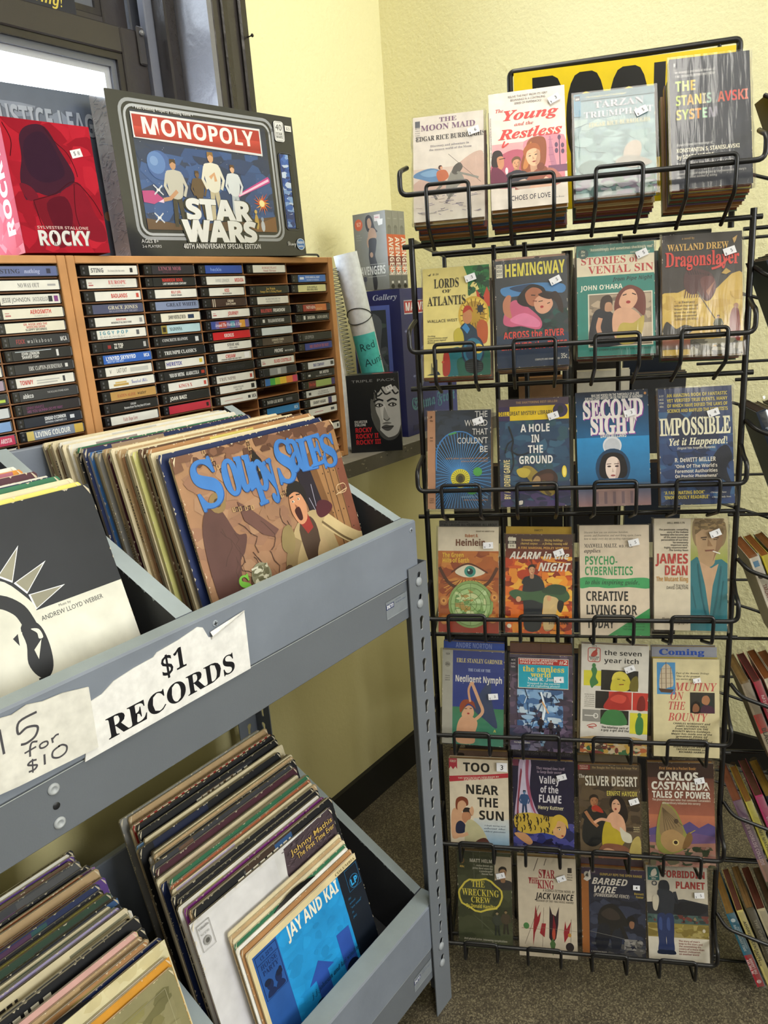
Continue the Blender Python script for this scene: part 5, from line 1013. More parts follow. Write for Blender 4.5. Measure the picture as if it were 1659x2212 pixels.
def c51(a):
    a.r(0, 0, 1, 1, '#29397f'); a.r(0, 0, .17, 1, '#a5a294'); a.g(.17, 0, 1, .40, '#3a7650', '#4a8a72'); a.b([(.5, .40), (.62, .56), (.78, .7), (.8, .5), (.9, .2), (.7, .28)], '#34405f')
    a.b([(.25, .02), (.24, .16), (.28, .26), (.36, .31), (.50, .30), (.58, .24), (.54, .12), (.52, .02)], '#d6a37e'); a.b([(.33, .30), (.34, .36), (.42, .42), (.5, .40), (.52, .33), (.46, .28)], '#d6a37e'); a.b([(.30, .34), (.29, .42), (.36, .48), (.50, .47), (.55, .39), (.50, .42), (.42, .44), (.35, .38)], '#8f3f22'); a.l([(.52, .26), (.66, .36), (.60, .48), (.50, .64)], .05, '#d6a37e', True); a.l([(.46, .46), (.43, .58), (.47, .66)], .035, '#cf9a74', True); a.e(.485, .655, .035, .022, '#d6a37e', 10)
    a.l([(.37, .385), (.41, .385)], .012, '#2a1612'); a.l([(.45, .388), (.49, .392)], .012, '#2a1612'); a.e(.43, .335, .022, .009, '#a02c2c', 8)
    a.t('ERLE STANLEY GARDNER', .60, .875, .045, '#d8c878', 's', w=.74); a.t('THE CASE OF THE', .60, .785, .03, '#b9c2d4', 's', w=.36); a.t('Negligent Nymph', .59, .67, .066, '#e2ddd0', 'b', w=.76, off=.004); a.t('A', .86, .15, .028, '#d8cc6a', 'b'); a.t('PERRY MASON', .83, .09, .036, '#d8cc6a', 'b', w=.3)
    a.t('1029', .085, .95, .018, '#3a3a38', 'b', w=.07); a.e(.085, .85, .045, .03, '#8d8a7c'); a.t('25c', .085, .84, .022, '#2a2a2a', 'b', w=.07); a.tl(['THE', 'COMPLETE', 'BOOK'], .085, .72, .01, .022, '#3a3a38', f='b', w=.08); a.tl(['POCKET', 'BOOKS', 'INC'], .085, .10, .01, .022, '#3a3a38', f='b', w=.08)
def c52(a):
    a.r(0, 0, 1, 1, '#4a3d4c'); a.paint(0, 0, 1, 1, ['#5a4a5c', '#3d3344', '#6a566a', '#35303f', '#4f4458'], 130, 3, .12); a.paint(.12, .05, .85, .64, ['#5f86b4', '#4a6f9e', '#7fa6cc', '#3a5a86', '#9ab8d4', '#2c4468', '#c0d0dc'], 150, 4, .11); a.paint(0, .0, .5, .26, ['#2c2c3c', '#3a3f54', '#524a62', '#6f6a80'], 60, 5, .1); a.paint(.55, .0, 1, .25, ['#3a3444', '#54465a', '#2c2836', '#6a5a70'], 50, 6, .1)
    for k in range(12): R = random.Random(k); x = R.uniform(.15, .8); y = R.uniform(.2, .55); a.l([(x, y), (x+R.uniform(-.08, .08), y+R.uniform(.05, .16))], .014, R.choice(['#23304a', '#c9d8e4', '#2f4a70']))
    a.l([(.5, .62), (.56, .45), (.52, .30)], .03, '#d8e2ea', True); a.l([(.52, .52), (.62, .40)], .02, '#d8a06a', True); a.figure(.50, .2, .16, '#2a2228', '#1c181c', '#8a6a5a', '#1a1416'); a.figure(.66, .18, .15, '#352a2c', '#1c181c', '#8a6a5a', '#1a1416'); a.figure(.78, .16, .13, '#2a2a34', '#1c181c', '#8a6a5a', '#1a1416')
    a.r(.14, .66, .93, .965, '#2f9aae'); a.r(.14, .90, .93, .965, '#b03a34'); a.l([(.14, .66), (.93, .66), (.93, .965), (.14, .965), (.14, .66)], .012, '#c9c6bc'); a.t('PROFESSOR JAMESON', .46, .937, .021, '#ded6c8', 'b', w=.6); a.t('SPACE ADVENTURE', .43, .909, .021, '#ded6c8', 'b', w=.53); a.t('#2', .85, .912, .042, '#ded6c8', 'b', w=.13)
    a.t('the sunless', .54, .83, .06, '#d8c45a', 's', w=.66, off=.012); a.t('world', .50, .775, .055, '#d8c45a', 's', w=.32, off=.012); a.t('Neil R. Jones', .54, .735, .036, '#e2ddd0', 's', w=.5); a.t('Trapped in the caverns', .54, .70, .02, '#cfd8d4', 's', w=.52); a.t('of an exploding planet!', .54, .674, .02, '#cfd8d4', 's', w=.52); a.r(.0, .92, .09, .97, '#2a2a30'); a.tl(['ACE', 'G-431', '50c'], .06, .935, .018, .035, '#b9b2b0', f='b', w=.07); a.t('First Book Publication', .2, .075, .016, '#c9c6bc', 'b', w=.26)
def c53(a):
    a.r(0, 0, 1, 1, '#d9d3c6'); a.frame(.10, .84, .28, .965, .012, '#b8453a', .03); a.b([(.14, .89), (.17, .93), (.22, .945), (.24, .91), (.2, .885)], '#b8453a'); a.p([(.2, .94), (.225, .965), (.24, .94)], '#b8453a'); a.t('BANTAM', .19, .873, .016, '#2a2624', 'b', w=.15); a.t('BOOKS', .19, .856, .016, '#2a2624', 'b', w=.12); a.t('25c', .19, .842, .018, '#b8453a', 'b', w=.07); a.t('1371', .19, .972, .016, '#3a3632', 'b', w=.08)
    a.t('the seven', .62, .905, .042, '#24221f', 'b', w=.56); a.t('year itch', .60, .835, .042, '#24221f', 'b', w=.52)
    a.r(.04, .62, .30, .76, '#d8cf3a'); a.r(.30, .585, .85, .77, '#26231f'); a.b([(.16, .60), (.13, .66), (.17, .72), (.15, .77), (.2, .80), (.24, .76), (.22, .70), (.26, .65), (.2, .62)], '#3f7a44'); a.e(.19, .805, .03, .022, '#3f7a44', 10)
    a.b([(.44, .60), (.48, .70), (.58, .745), (.70, .72), (.74, .64), (.68, .585), (.5, .585)], '#cfc03c'); a.b([(.46, .68), (.50, .745), (.62, .76), (.70, .72), (.66, .69), (.56, .71)], '#d9c94c'); a.b([(.72, .62), (.76, .70), (.84, .72), (.85, .6), (.76, .585)], '#6f6424'); a.l([(.54, .69), (.58, .69)], .01, '#3a3418'); a.l([(.62, .685), (.66, .68)], .01, '#3a3418'); a.l([(.57, .64), (.64, .645)], .014, '#8a3a2c')
    a.r(.22, .415, 1, .575, '#c03a30'); a.r(.22, .415, .42, .575, '#24201e'); a.b([(.36, .415), (.40, .50), (.5, .57), (.66, .57), (.74, .48), (.72, .415)], '#a82e28'); a.b([(.44, .50), (.55, .55), (.68, .53), (.62, .47)], '#cc4a3c'); a.r(.76, .415, .775, .575, '#d9d3c6'); a.b([(.84, .42), (.86, .52), (.92, .55), (.96, .5), (.95, .42)], '#7a221e')
    a.r(.30, .275, .72, .405, '#26231f'); a.b([(.32, .275), (.34, .36), (.42, .405), (.58, .405), (.66, .36), (.68, .275)], '#3f7a44'); a.r(.03, .29, .30, .40, '#8f8c84'); a.l([(.06, .345), (.22, .345)], .014, '#e0dcd2'); a.frame(.20, .325, .26, .365, .014, '#e0dcd2', .03); a.r(.74, .20, 1, .39, '#d8cf3a'); a.b([(.84, .2), (.82, .28), (.86, .36), (.93, .34), (.94, .26), (.92, .2)], '#3f7a44'); a.e(.88, .375, .03, .02, '#3f7a44', 10)
    a.l([(.1, .25), (.2, .27), (.24, .25), (.12, .24), (.2, .23)], .012, '#b8453a', True); a.tl(['Marilyn Monroe', 'and', 'Tom Ewell', 'in the', '20th Century-Fox', 'CinemaScope', 'picture'], .13, .535, .009, .018, '#8a857a', f='b', w=.15); a.t('The hilarious yarn of', .52, .235, .02, '#24221f', 'b', w=.4); a.t('a guy, a girl and the', .52, .21, .02, '#24221f', 'b', w=.42); a.p([(0, .0), (0, .14), (.2, .16), (.5, .15), (.8, .17), (1, .14), (1, 0)], '#cdb07c'); a.paint(0, 0, 1, .13, ['#b8663c', '#3f6a44', '#c9a04a', '#7a3a34', '#d0c0a0', '#4a3a30'], 90, 3, .07)
def c54(a):
    a.r(0, 0, 1, 1, '#dacda0'); a.r(.06, .64, .34, .965, '#4d8fc0'); a.b([(.10, .70), (.12, .88), (.2, .95), (.28, .90), (.31, .74), (.24, .71)], '#c9b89c'); a.l([(.2, .97), (.2, .7)], .01, '#6a4a34'); a.l([(.13, .9), (.13, .7)], .008, '#6a4a34'); a.l([(.27, .92), (.27, .7)], .008, '#6a4a34'); a.p([(.08, .70), (.32, .69), (.28, .655), (.12, .66)], '#5a4030')
    for y in (.75, .80, .85, .90): a.l([(.1, y), (.3, y+.005)], .006, '#8f7d64')
    a.t('Part of the Bounty Trilogy', .35, .85, .018, '#2a2622', 'si', w=.5, al='l'); a.t('"One of the greatest', .35, .82, .018, '#2a2622', 'si', w=.36, al='l'); a.t('sea stories of all"', .35, .79, .018, '#2a2622', 'si', w=.3, al='l')
    for q, x, y, w_ in (('MUTINY', .64, .68, .62), ('ON', .36, .585, .2), ('THE', .36, .485, .26), ('BOUNTY', .52, .37, .58)): a.t(q, x, y, .085, '#c45a52', 'si', w=w_)
    a.r(.56, .455, .93, .665, '#33302c'); a.b([(.58, .46), (.58, .54), (.65, .58), (.72, .54), (.72, .46)], '#1e1a18'); a.b([(.60, .47), (.61, .535), (.66, .55), (.70, .51), (.68, .47)], '#8a5c40'); a.b([(.72, .50), (.72, .60), (.80, .645), (.88, .61), (.9, .5), (.82, .46)], '#2a3430'); a.b([(.74, .56), (.75, .62), (.82, .635), (.86, .59), (.82, .54)], '#a87450'); a.b([(.72, .50), (.78, .54), (.9, .52), (.92, .46), (.74, .46)], '#4a2a3c')
    for i, q in enumerate(('CHARLES NORDHOFF and', 'JAMES NORMAN HALL', 'From MUTINY ON THE', 'BOUNTY Metro-Goldwyn-', 'Mayer has made one of the', 'greatest films of', 'all time-MUTINY ON', 'THE BOUNTY photographed', 'in Ultra-Panavision 70,', 'stars MARLON BRANDO,', 'TREVOR HOWARD and', 'RICHARD HARRIS')): a.t(q, .58, .335-.0265*i, .018, '#2a2622', 'bi', w=min(.62, .028*len(q)))
def c61(a):
    a.r(0, 0, 1, 1, '#ddcfb4'); a.g(.4, 0, 1, .34, '#cfd0c8', '#7aa6c4'); a.p([(.0, 1), (.14, 1), (.14, .88), (.11, .91), (.07, .875), (.03, .91), (0, .88)], '#b03240'); a.t('FIRST', .07, .955, .025, '#ddcfb4', 'b', w=.11); a.t('TOO', .47, .86, .095, '#201d1c', 'b', w=.46, off=.01); a.p([(0, .735), (1, .81), (1, .86), (.6, .83), (0, .80)], '#b8323c'); a.t('THE SPECTACULAR NEW BOOK BY', .5, .79, .016, '#e2d4bc', 'b', w=.7, rot=.08); a.t('GORDON FORBES', .5, .757, .03, '#e2d4bc', 'b', w=.5, rot=.08)
    a.t('NEAR', .55, .61, .10, '#201d1c', 'b', w=.56, off=.01); a.t('THE', .65, .47, .10, '#201d1c', 'b', w=.36, off=.01); a.t('SUN', .71, .325, .10, '#201d1c', 'b', w=.44, off=.01); a.tl(['A deeply moving novel', 'about the', 'oldest passions'], .76, .255, .018, .033, '#2a3a52', f='si', w=.36)
    a.b([(.03, .10), (.02, .36), (.08, .44), (.2, .40), (.26, .28), (.2, .14)], '#d2a27c'); a.b([(.10, .44), (.11, .54), (.2, .575), (.30, .55), (.31, .48), (.22, .46), (.16, .42)], '#7d3a22'); a.b([(.13, .42), (.14, .50), (.22, .53), (.28, .49), (.25, .43), (.18, .40)], '#d2a27c'); a.b([(.10, .16), (.10, .26), (.18, .30), (.26, .25), (.24, .17)], '#1e2440')
    a.b([(.2, .34), (.24, .42), (.33, .43), (.36, .36), (.32, .30), (.24, .28)], '#b8805c'); a.b([(.22, .40), (.26, .45), (.36, .44), (.37, .36), (.32, .40)], '#241c1a'); a.b([(.24, .06), (.26, .26), (.34, .32), (.46, .28), (.58, .18), (.64, .02), (.3, .02)], '#bdb68c'); a.l([(.05, .14), (.18, .13), (.3, .16)], .06, '#d2a27c', True); a.b([(.4, .0), (.44, .08), (.6, .12), (.7, .02), (.66, 0)], '#5a342a'); a.b([(.33, .42), (.38, .47), (.41, .42), (.38, .36)], '#d2a27c')
def c62(a):
    a.r(0, 0, 1, 1, '#1e1a36'); a.paint(0, 0, 1, .35, ['#2a2f6a', '#35408a', '#1f2450', '#4a4a8c'], 60, 3, .13); a.b([(.03, .35), (.08, .7), (.12, 1.0), (.30, 1.0), (.28, .7), (.36, .5), (.44, .36), (.2, .3)], '#b8a4bc'); a.b([(.06, .4), (.13, .9), (.18, .7), (.14, .4)], '#8a3a4a'); a.b([(.22, 1), (.27, 1), (.26, .8), (.34, .5), (.42, .37), (.3, .5), (.22, .75)], '#a05068'); a.b([(.10, .36), (.16, .9), (.2, .95), (.22, .7), (.3, .45), (.36, .36)], '#c9bfd0'); a.figure(.19, .40, .27, '#2f4f78', '#223a5c', '#5a7a9c', '#1c2a40')
    a.t('They warped time itself', .62, .905, .03, '#b09cae', 's', w=.46); a.t('to keep their secret', .60, .865, .03, '#b09cae', 's', w=.4); a.t('Valley', .60, .755, .075, '#d9d3d6', 'b', w=.33); a.t('of the', .60, .655, .07, '#d9d3d6', 'b', w=.3); a.t('FLAME', .61, .55, .08, '#d9d3d6', 'b', w=.38); a.t('Henry Kuttner', .62, .475, .04, '#d9cfa8', 'b', w=.42)
    a.b([(.02, .30), (.05, .40), (.3, .43), (.6, .40), (.76, .42), (.86, .36), (.82, .24), (.7, .2), (.5, .22), (.3, .2), (.1, .22)], '#c0a23c'); R = random.Random(5)
    for k in range(42): x, y = R.uniform(.04, .7), R.uniform(.23, .40); a.l([(x, y+.025), (x+.02, y), (x+.01, y-.03)], .016, '#2a2018', True)
    a.b([(.66, .22), (.68, .32), (.78, .37), (.86, .32), (.86, .22), (.78, .17)], '#d0a06c'); a.b([(.62, .24), (.64, .38), (.76, .43), (.88, .38), (.9, .28), (.84, .34), (.74, .36), (.7, .3)], '#c9a83c'); a.l([(.72, .285), (.78, .295)], .014, '#20140e'); a.e(.76, .268, .02, .010, '#e0d8c0', 8); a.e(.76, .268, .01, .008, '#1c1410', 8); a.e(.81, .20, .022, .009, '#9c2c28', 8); a.b([(.02, .2), (.2, .2), (.32, .12), (.26, .08), (.1, .14)], '#c28f62'); a.t('First Book Publication', .2, .06, .016, '#8a8ab0', 'b', w=.27); a.r(.0, .93, .1, 1, '#6a2a44')
def c63(a):
    a.g(0, 0, 1, 1, '#4a3a2e', '#6a5a44'); a.paint(0, .3, 1, .9, ['#54442f', '#463829', '#5f4e38', '#3e3226'], 90, 4, .15); a.r(0, .945, 1, 1, '#5a4a38'); a.r(.0, .945, .2, 1, '#8c3230'); a.t('She Bought Her Way Into A Range War', .6, .962, .024, '#b89c6c', 's', w=.74); a.t('POPULAR', .1, .978, .013, '#d8cfb8', 'b', w=.14); a.t('LIBRARY', .1, .955, .013, '#d8cfb8', 'b', w=.14)
    a.t('The', .06, .86, .04, '#ddd6c4', 's', w=.1); a.t('SILVER DESERT', .54, .78, .10, '#ddd6c4', 'b', w=.86, off=.01); a.t('ERNEST HAYCOX', .71, .675, .05, '#d8c85a', 'b', w=.5)
    a.b([(.04, .2), (.08, .42), (.18, .56), (.34, .54), (.42, .40), (.38, .2), (.2, .12)], '#20201f'); a.bust(.25, .555, .17, '#2a2018', '#a8724c', '#22211f'); a.b([(.2, .53), (.26, .57), (.34, .55), (.40, .49), (.3, .50)], '#a83424'); a.l([(.10, .50), (.2, .40), (.30, .34)], .055, '#a8724c', True)
    a.b([(.5, .58), (.54, .66), (.66, .68), (.76, .60), (.80, .46), (.74, .38), (.68, .44), (.60, .5)], '#231916'); a.b([(.54, .54), (.55, .61), (.62, .64), (.68, .58), (.66, .51), (.60, .49)], '#d8a482'); a.b([(.42, .24), (.42, .38), (.50, .48), (.60, .50), (.72, .44), (.76, .30), (.70, .2), (.5, .14)], '#d8a482'); a.b([(.36, .20), (.40, .36), (.48, .42), (.54, .34), (.64, .3), (.74, .2), (.6, .1), (.4, .1)], '#b8a22e'); a.b([(.66, .34), (.74, .30), (.84, .26), (.84, .18), (.7, .2)], '#cfc8b0'); a.b([(.30, .0), (.36, .14), (.56, .16), (.78, .12), (.84, 0)], '#8a5a44'); a.l([(.52, .40), (.36, .42), (.24, .38)], .05, '#d8a482', True); a.b([(.36, .08), (.44, .11), (.56, .09), (.58, .04), (.42, .03)], '#d8a482'); a.b([(.80, .02), (.86, .2), (.98, .24), (1, 0)], '#b8a45c'); a.l([(.56, .59), (.60, .595)], .012, '#20140e'); a.l([(.63, .59), (.665, .585)], .012, '#20140e'); a.e(.60, .535, .018, .012, '#8c2420', 8); a.tl(['Special', 'abridged', 'edition'], .93, .34, .013, .022, '#c9b98c', f='b', w=.1)
def c64(a):
    a.g(0, .4, 1, 1, '#37241e', '#a8624c'); a.g(0, .3, 1, .5, '#b8704e', '#9a5a58'); a.g(0, 0, 1, .3, '#7a5a8c', '#8a6a78'); a.p([(0, .36), (.2, .40), (.40, .36), (.62, .44), (.76, .38), (.9, .43), (1, .40), (1, .28), (0, .28)], '#54487c'); a.p([(0, .30), (.4, .31), (.7, .33), (1, .30), (1, .22), (0, .22)], '#6a4f7a'); a.p([(0, .23), (.5, .22), (1, .24), (1, 0), (0, 0)], '#a07060'); a.paint(0, 0, 1, .2, ['#4a4a34', '#b08a72', '#8a5f54', '#5f5a44', '#96786a', '#35402c'], 80, 5, .09); a.r(0, .86, 1, 1, '#3a2620')
    a.b([(.10, .22), (.12, .4), (.20, .6), (.26, .62), (.42, .54), (.54, .36), (.60, .26), (.50, .16), (.3, .12), (.16, .14)], '#8a8a44'); a.b([(.16, .32), (.20, .58), (.25, .605), (.40, .53), (.52, .34), (.44, .28), (.3, .3)], '#8a7350'); a.b([(.18, .22), (.2, .32), (.36, .36), (.52, .30), (.57, .24), (.48, .17), (.32, .14)], '#a88658')
    for k in range(7): a.l([(.21, .57), (.24+.045*k, .34+.01*k)], .009, '#5f4c34')
    a.e(.40, .235, .05, .028, '#d8c07a'); a.e(.40, .235, .03, .018, '#3a2a20'); a.e(.415, .44, .035, .024, '#4a3a2a'); a.b([(.50, .18), (.56, .3), (.62, .34), (.66, .28), (.6, .2)], '#7a5a34'); a.l([(.62, .33), (.70, .36)], .012, '#b0a03c')
    a.t('First time in a Pocket Book!', .46, .935, .026, '#c08a4a', 'b', w=.56); a.t('CARLOS', .46, .835, .075, '#e2dccc', 'b', w=.62, off=.03); a.t('CASTANEDA', .49, .745, .07, '#e2dccc', 'b', w=.88, off=.03); a.t('TALES OF POWER', .50, .665, .06, '#e2dccc', 'b', w=.88, off=.02); a.t("The phenomenal best seller that concludes Castaneda's", .50, .635, .02, '#d8c9b4', 'b', w=.88); a.t('extraordinary initiation into sorcery', .5, .605, .02, '#d8c9b4', 'b', w=.58)
def c71(a):
    a.r(0, 0, 1, 1, '#3f432c'); a.paint(0, 0, 1, 1, ['#43472f', '#3a3e29', '#484c34', '#363a26'], 80, 3, .2); a.l([(.30, .99), (.32, .55)], .02, '#4f5340'); a.l([(.42, .99), (.44, .2)], .02, '#4a4e3a'); a.r(.69, .69, 1, .965, '#b5a58a'); a.bust(.84, .75, .17, '#241c18', '#a8825e', '#3a3634')
    a.t('MATT HELM', .44, .89, .035, '#cfc9b4', 'b', w=.42); a.tl(['"... makes British spy', 'James Bond seem like', 'a powderpuff."', '-Denver Post'], .66, .85, .018, .028, '#bdb8a2', f='b', al='r', sx=.72); a.e(.09, .90, .045, .03, '#7a5a34'); a.e(.09, .90, .03, .02, '#3f432c'); a.t('40c', .09, .83, .02, '#c9a850', 'b', w=.09)
    ring = [(.42+.40*math.cos(t*.2618), .555+.165*math.sin(t*.2618)+.012*math.sin(t*1.7)) for t in range(25)]; a.l(ring, .035, '#d0bf4c'); a.t('THE', .38, .635, .065, '#d0bf4c', 's', w=.25); a.t('WRECKING', .42, .545, .07, '#d0bf4c', 's', w=.68); a.t('CREW', .42, .475, .06, '#d0bf4c', 's', w=.36); a.t('By Donald Hamilton', .44, .42, .038, '#d0bf4c', 'b', w=.58)
    a.figure(.72, .15, .25, '#3a3f34', '#2c3028', '#8a7a58', '#20221c'); a.figure(.88, .17, .25, '#4a3f30', '#2e2a22', '#8a7450', '#2a2018'); a.l([(.4, .3), (.66, .16)], .008, '#5a5f48'); a.l([(.3, .34), (.62, .2)], .008, '#5a5f48')
    a.t('Well-plotted action, interesting complications', .5, .085, .02, '#b5b09a', 'bi', w=.8); a.t('and uncompromising realism', .40, .055, .02, '#b5b09a', 'bi', w=.6); a.t('-The New York Sunday Times', .66, .028, .018, '#b5b09a', 'bi', w=.5)
def c72(a):
    a.r(0, 0, 1, 1, '#cdbfa6'); a.l([(.36, .99), (.28, .86)], .01, '#3a2a24'); a.l([(.5, .99), (.46, .92)], .01, '#3a2a24'); a.t('STAR', .50, .795, .085, '#96222c', 's', w=.28, off=.01); a.t('THE', .27, .735, .06, '#96222c', 's', w=.17, off=.01); a.t('KING', .48, .69, .085, '#96222c', 's', w=.28, off=.01)
    a.t('A SCIENCE FICTION NOVEL BY', .70, .66, .024, '#3a302a', 'bi', w=.54); a.t('JACK VANCE', .63, .585, .06, '#221c1a', 'bi', w=.64, off=.008); a.t('WINNER OF THE 1963 HUGO AWARD', .63, .555, .021, '#4a3f36', 'bi', w=.64); a.r(.86, .86, .93, .91, '#3a322c'); a.tl(['BERKLEY', 'MEDALLION', '50c'], .895, .835, .013, .025, '#3a322c', f='b', w=.09)
    a.p([(.30, .52), (.33, .40), (.39, .46), (.36, .36), (.28, .24), (.24, .10), (.25, .30)], '#8f2028'); a.p([(.47, .34), (.44, .2), (.36, .24), (.40, .34)], '#9c2a30'); a.p([(.54, .52), (.58, .44), (.64, .42), (.70, .52), (.68, .34), (.64, .2), (.58, .14), (.52, .2), (.53, .38)], '#2a1c24'); a.p([(.60, .44), (.64, .32), (.62, .2), (.58, .28)], '#7a1c26'); a.p([(.80, .38), (.82, .30), (.90, .38), (.86, .24), (.78, .16), (.77, .26)], '#96222c'); a.p([(.53, .14), (.58, .2), (.63, .14), (.58, .02)], '#4a6a3a')
    a.l([(.10, .12), (.36, .52)], .006, '#5a4a40'); a.l([(.90, .40), (.88, .06)], .006, '#5a4a40'); a.l([(.30, .30), (1, .28)], .005, '#8a7a66'); a.l([(.05, .28), (.45, .28)], .008, '#8a3a34'); a.l([(.44, .5), (.40, .10)], .005, '#5a4a40'); a.e(.13, .305, .05, .032, '#4a7a44'); a.e(.87, .24, .03, .02, '#b8843c'); a.e(.87, .12, .07, .045, '#2c2426'); a.e(.60, .24, .03, .06, '#b04a34', 10)
def c73(a):
    a.r(0, 0, 1, 1, '#292a38'); a.r(0, 0, .115, 1, '#9a5f30'); a.paint(.12, .1, 1, .72, ['#2c2e3c', '#34384a', '#262834', '#3d4254', '#20222c'], 100, 4, .15); a.paint(.12, .0, 1, .18, ['#3a3c44', '#2a2c32', '#4a4a4c', '#565450'], 50, 5, .1); a.r(0, .93, 1, 1, '#3a2c40'); a.p([(.03, .87), (.14, .98), (.15, .88), (.09, .85)], '#cfc6b8'); a.e(.085, .925, .045, .035, '#b0a898'); a.p([(.06, .91), (.10, .95), (.11, .90)], '#2a2a2c'); a.t('252', .19, .95, .02, '#b0a898', 'b', w=.06)
    a.t('GUNPLAY RIPS THE OPEN RANGE', .62, .925, .026, '#b8a04a', 'b', w=.66); a.t('BARBED', .44, .825, .07, '#d3cabb', 'bi', w=.56, off=.008, sh=.12); a.t('WIRE', .36, .735, .07, '#d3cabb', 'bi', w=.36, off=.008, sh=.12); a.t('(POWDERSMOKE FENCE)', .47, .69, .036, '#c9bfb0', 'bi', w=.56, sh=.1); a.t('Bennett', .90, .735, .024, '#b8a04a', 'b', w=.15); a.t('Foster', .91, .70, .024, '#b8a04a', 'b', w=.12)
    a.b([(.25, .44), (.30, .56), (.45, .62), (.58, .58), (.70, .46), (.72, .38), (.60, .38), (.52, .26), (.42, .26), (.30, .34)], '#22201f'); a.b([(.24, .10), (.22, .24), (.28, .38), (.42, .38), (.44, .26), (.38, .12)], '#1e2028'); a.b([(.48, .10), (.46, .24), (.52, .34), (.62, .30), (.60, .12)], '#23262f'); a.b([(.30, .50), (.42, .57), (.54, .54), (.60, .46), (.44, .44)], '#3a312c'); a.b([(.70, .42), (.72, .48), (.80, .50), (.84, .44), (.78, .39)], '#1c1a1a'); a.b([(.74, .40), (.76, .44), (.82, .43), (.81, .37), (.77, .36)], '#8a6248'); a.l([(.58, .44), (.64, .34), (.70, .24)], .06, '#22201f', True); a.e(.71, .22, .03, .02, '#8a6248', 8); a.l([(.12, .30), (.5, .26), (.97, .20)], .006, '#7d7a74'); a.paint(.66, .12, .95, .24, ['#7d7a74', '#5d5a55', '#8f8b84'], 30, 6, .05); a.t('A BANTAM BOOK', .26, .07, .016, '#a8a095', 'b', w=.25); a.t('Complete and Unabridged', .28, .045, .012, '#a8a095', 'b', w=.28)
def c74(a):
    a.r(0, 0, 1, 1, '#c7bda8'); a.g(0, .66, 1, 1, '#a8a090', '#c7bda8'); a.p([(0, .62), (.3, .64), (.6, .665), (1, .62), (1, .46), (0, .46)], '#2a2c32'); a.b([(.38, .58), (.6, .64), (.9, .62), (1, .56), (.8, .50), (.5, .50)], '#1c1e24'); a.r(0, .40, 1, .50, '#4a5f5a'); a.paint(0, .42, 1, .50, ['#3f5a54', '#5a7068', '#2c3c3a', '#6a3a34'], 40, 3, .06); a.g(0, .26, 1, .41, '#8a7a3c', '#a0905a'); a.paint(0, .27, 1, .40, ['#94843f', '#7d6c34', '#a8985a'], 40, 4, .1); a.r(0, 0, 1, .265, '#d3cbb8')
    a.r(.03, .85, .22, .985, '#1f5a58'); a.b([(.08, .90), (.10, .95), (.16, .97), (.18, .92), (.14, .895)], '#cdc4b2'); a.t('BANTAM', .125, .882, .013, '#cdc4b2', 'b', w=.14); a.t('35c', .125, .858, .018, '#cdc4b2', 'b', w=.08); a.t('FORBIDDEN', .62, .885, .07, '#96302e', 'b', w=.70); a.t('PLANET', .72, .775, .07, '#96302e', 'b', w=.48)
    # a plain suited explorer stands in for the figure on the cover
    a.b([(.20, .80), (.24, .85), (.34, .85), (.38, .80), (.36, .74), (.22, .74)], '#23262e'); a.b([(.18, .74), (.2, .55), (.26, .48), (.36, .48), (.44, .56), (.44, .72), (.3, .76)], '#2c3038'); a.b([(.10, .68), (.10, .56), (.16, .54), (.2, .64), (.18, .70)], '#c9bfa8')
    for x, s_ in ((.235, -1), (.365, 1)): a.b([(x-.06, .50), (x-.075, .36), (x-.06, .22), (x-.07, .12), (x+.06, .12), (x+.06, .24), (x+.07, .36), (x+.06, .50)], '#27345c'); a.b([(x-.04, .46), (x-.05, .36), (x, .34), (x, .46)], '#3a4c7c'); a.b([(x-.07, .13), (x-.08, .09), (x+.08, .09), (x+.06, .13)], '#1c2438')
    a.l([(.42, .70), (.50, .62), (.46, .74)], .05, '#2c3038', True); a.frame(.10, .80, .17, .84, .016, '#3a3f4a', .03); a.figure(.60, .42, .07, '#7a3a34', '#4a2a28', '#a8825e', '#2a2018'); a.figure(.78, .42, .07, '#8a7a5a', '#3a3a34', '#a8825e', '#2a2018'); a.e(.92, .35, .025, .02, '#c9bfa8', 8)
    a.tl(["The story of man's", 'leap to the stars and', 'the astonishing dis-', 'covery of a more than', 'human civilization', 'on another world'], .50, .225, .018, .027, '#8a4a44', f='b', al='l', sx=.85)
ST = lambda x, z, r, p: (x, z, r, '$ '+p)
paperback(11, 'pale paperback with purple title and a galloping rider, leftmost in the top tier', c11, '#ddd2c0', page='#b5824a', stick=ST(.86, .81, .25, '6'))
paperback(12, 'cream paperback with big red script title and a red-haired woman in the top tier', c12, '#e4d8c8', page='#c08d52', stick=ST(.86, .885, .42, '3'), bagged=False)
paperback(13, 'bagged grey-green jungle paperback under a strong glare, third in the top tier', c13, '#5f7f86', page='#a8743f', stick=ST(.83, .765, .40, '5'))
paperback(14, 'tall dark grey paperback with rainbow coloured title, rightmost in the top tier', c14, '#b9b04a', page='#8f3f34')
paperback(21, 'yellow paperback with jungle green corner and a domed diver, leftmost in the second tier', c21, '#b86a48', page='#c4a476', stick=ST(.72, .885, .28, '3'))
paperback(22, 'dark paperback with big yellow title and an embracing couple in the second tier', c22, '#2c2e34', page='#b88d5a', stick=ST(.84, .775, .40, '5'))
paperback(23, 'green paperback with cream title band and a framed kissing couple in the second tier', c23, '#2a6a5e', page='#a8552f', stick=ST(.84, .89, .38, '5'))
paperback(24, 'black and gold paperback with red title and a dragon head, rightmost in the second tier', c24, '#a8883c', page='#b5834c', stick=ST(.84, .835, .30, '5'))
paperback(31, 'dark paperback with tan strip, blue rays and a yellow disc, leftmost in the third tier', c31, '#a8795a', page='#c9a878', stick=ST(.80, .885, .32, '4'))
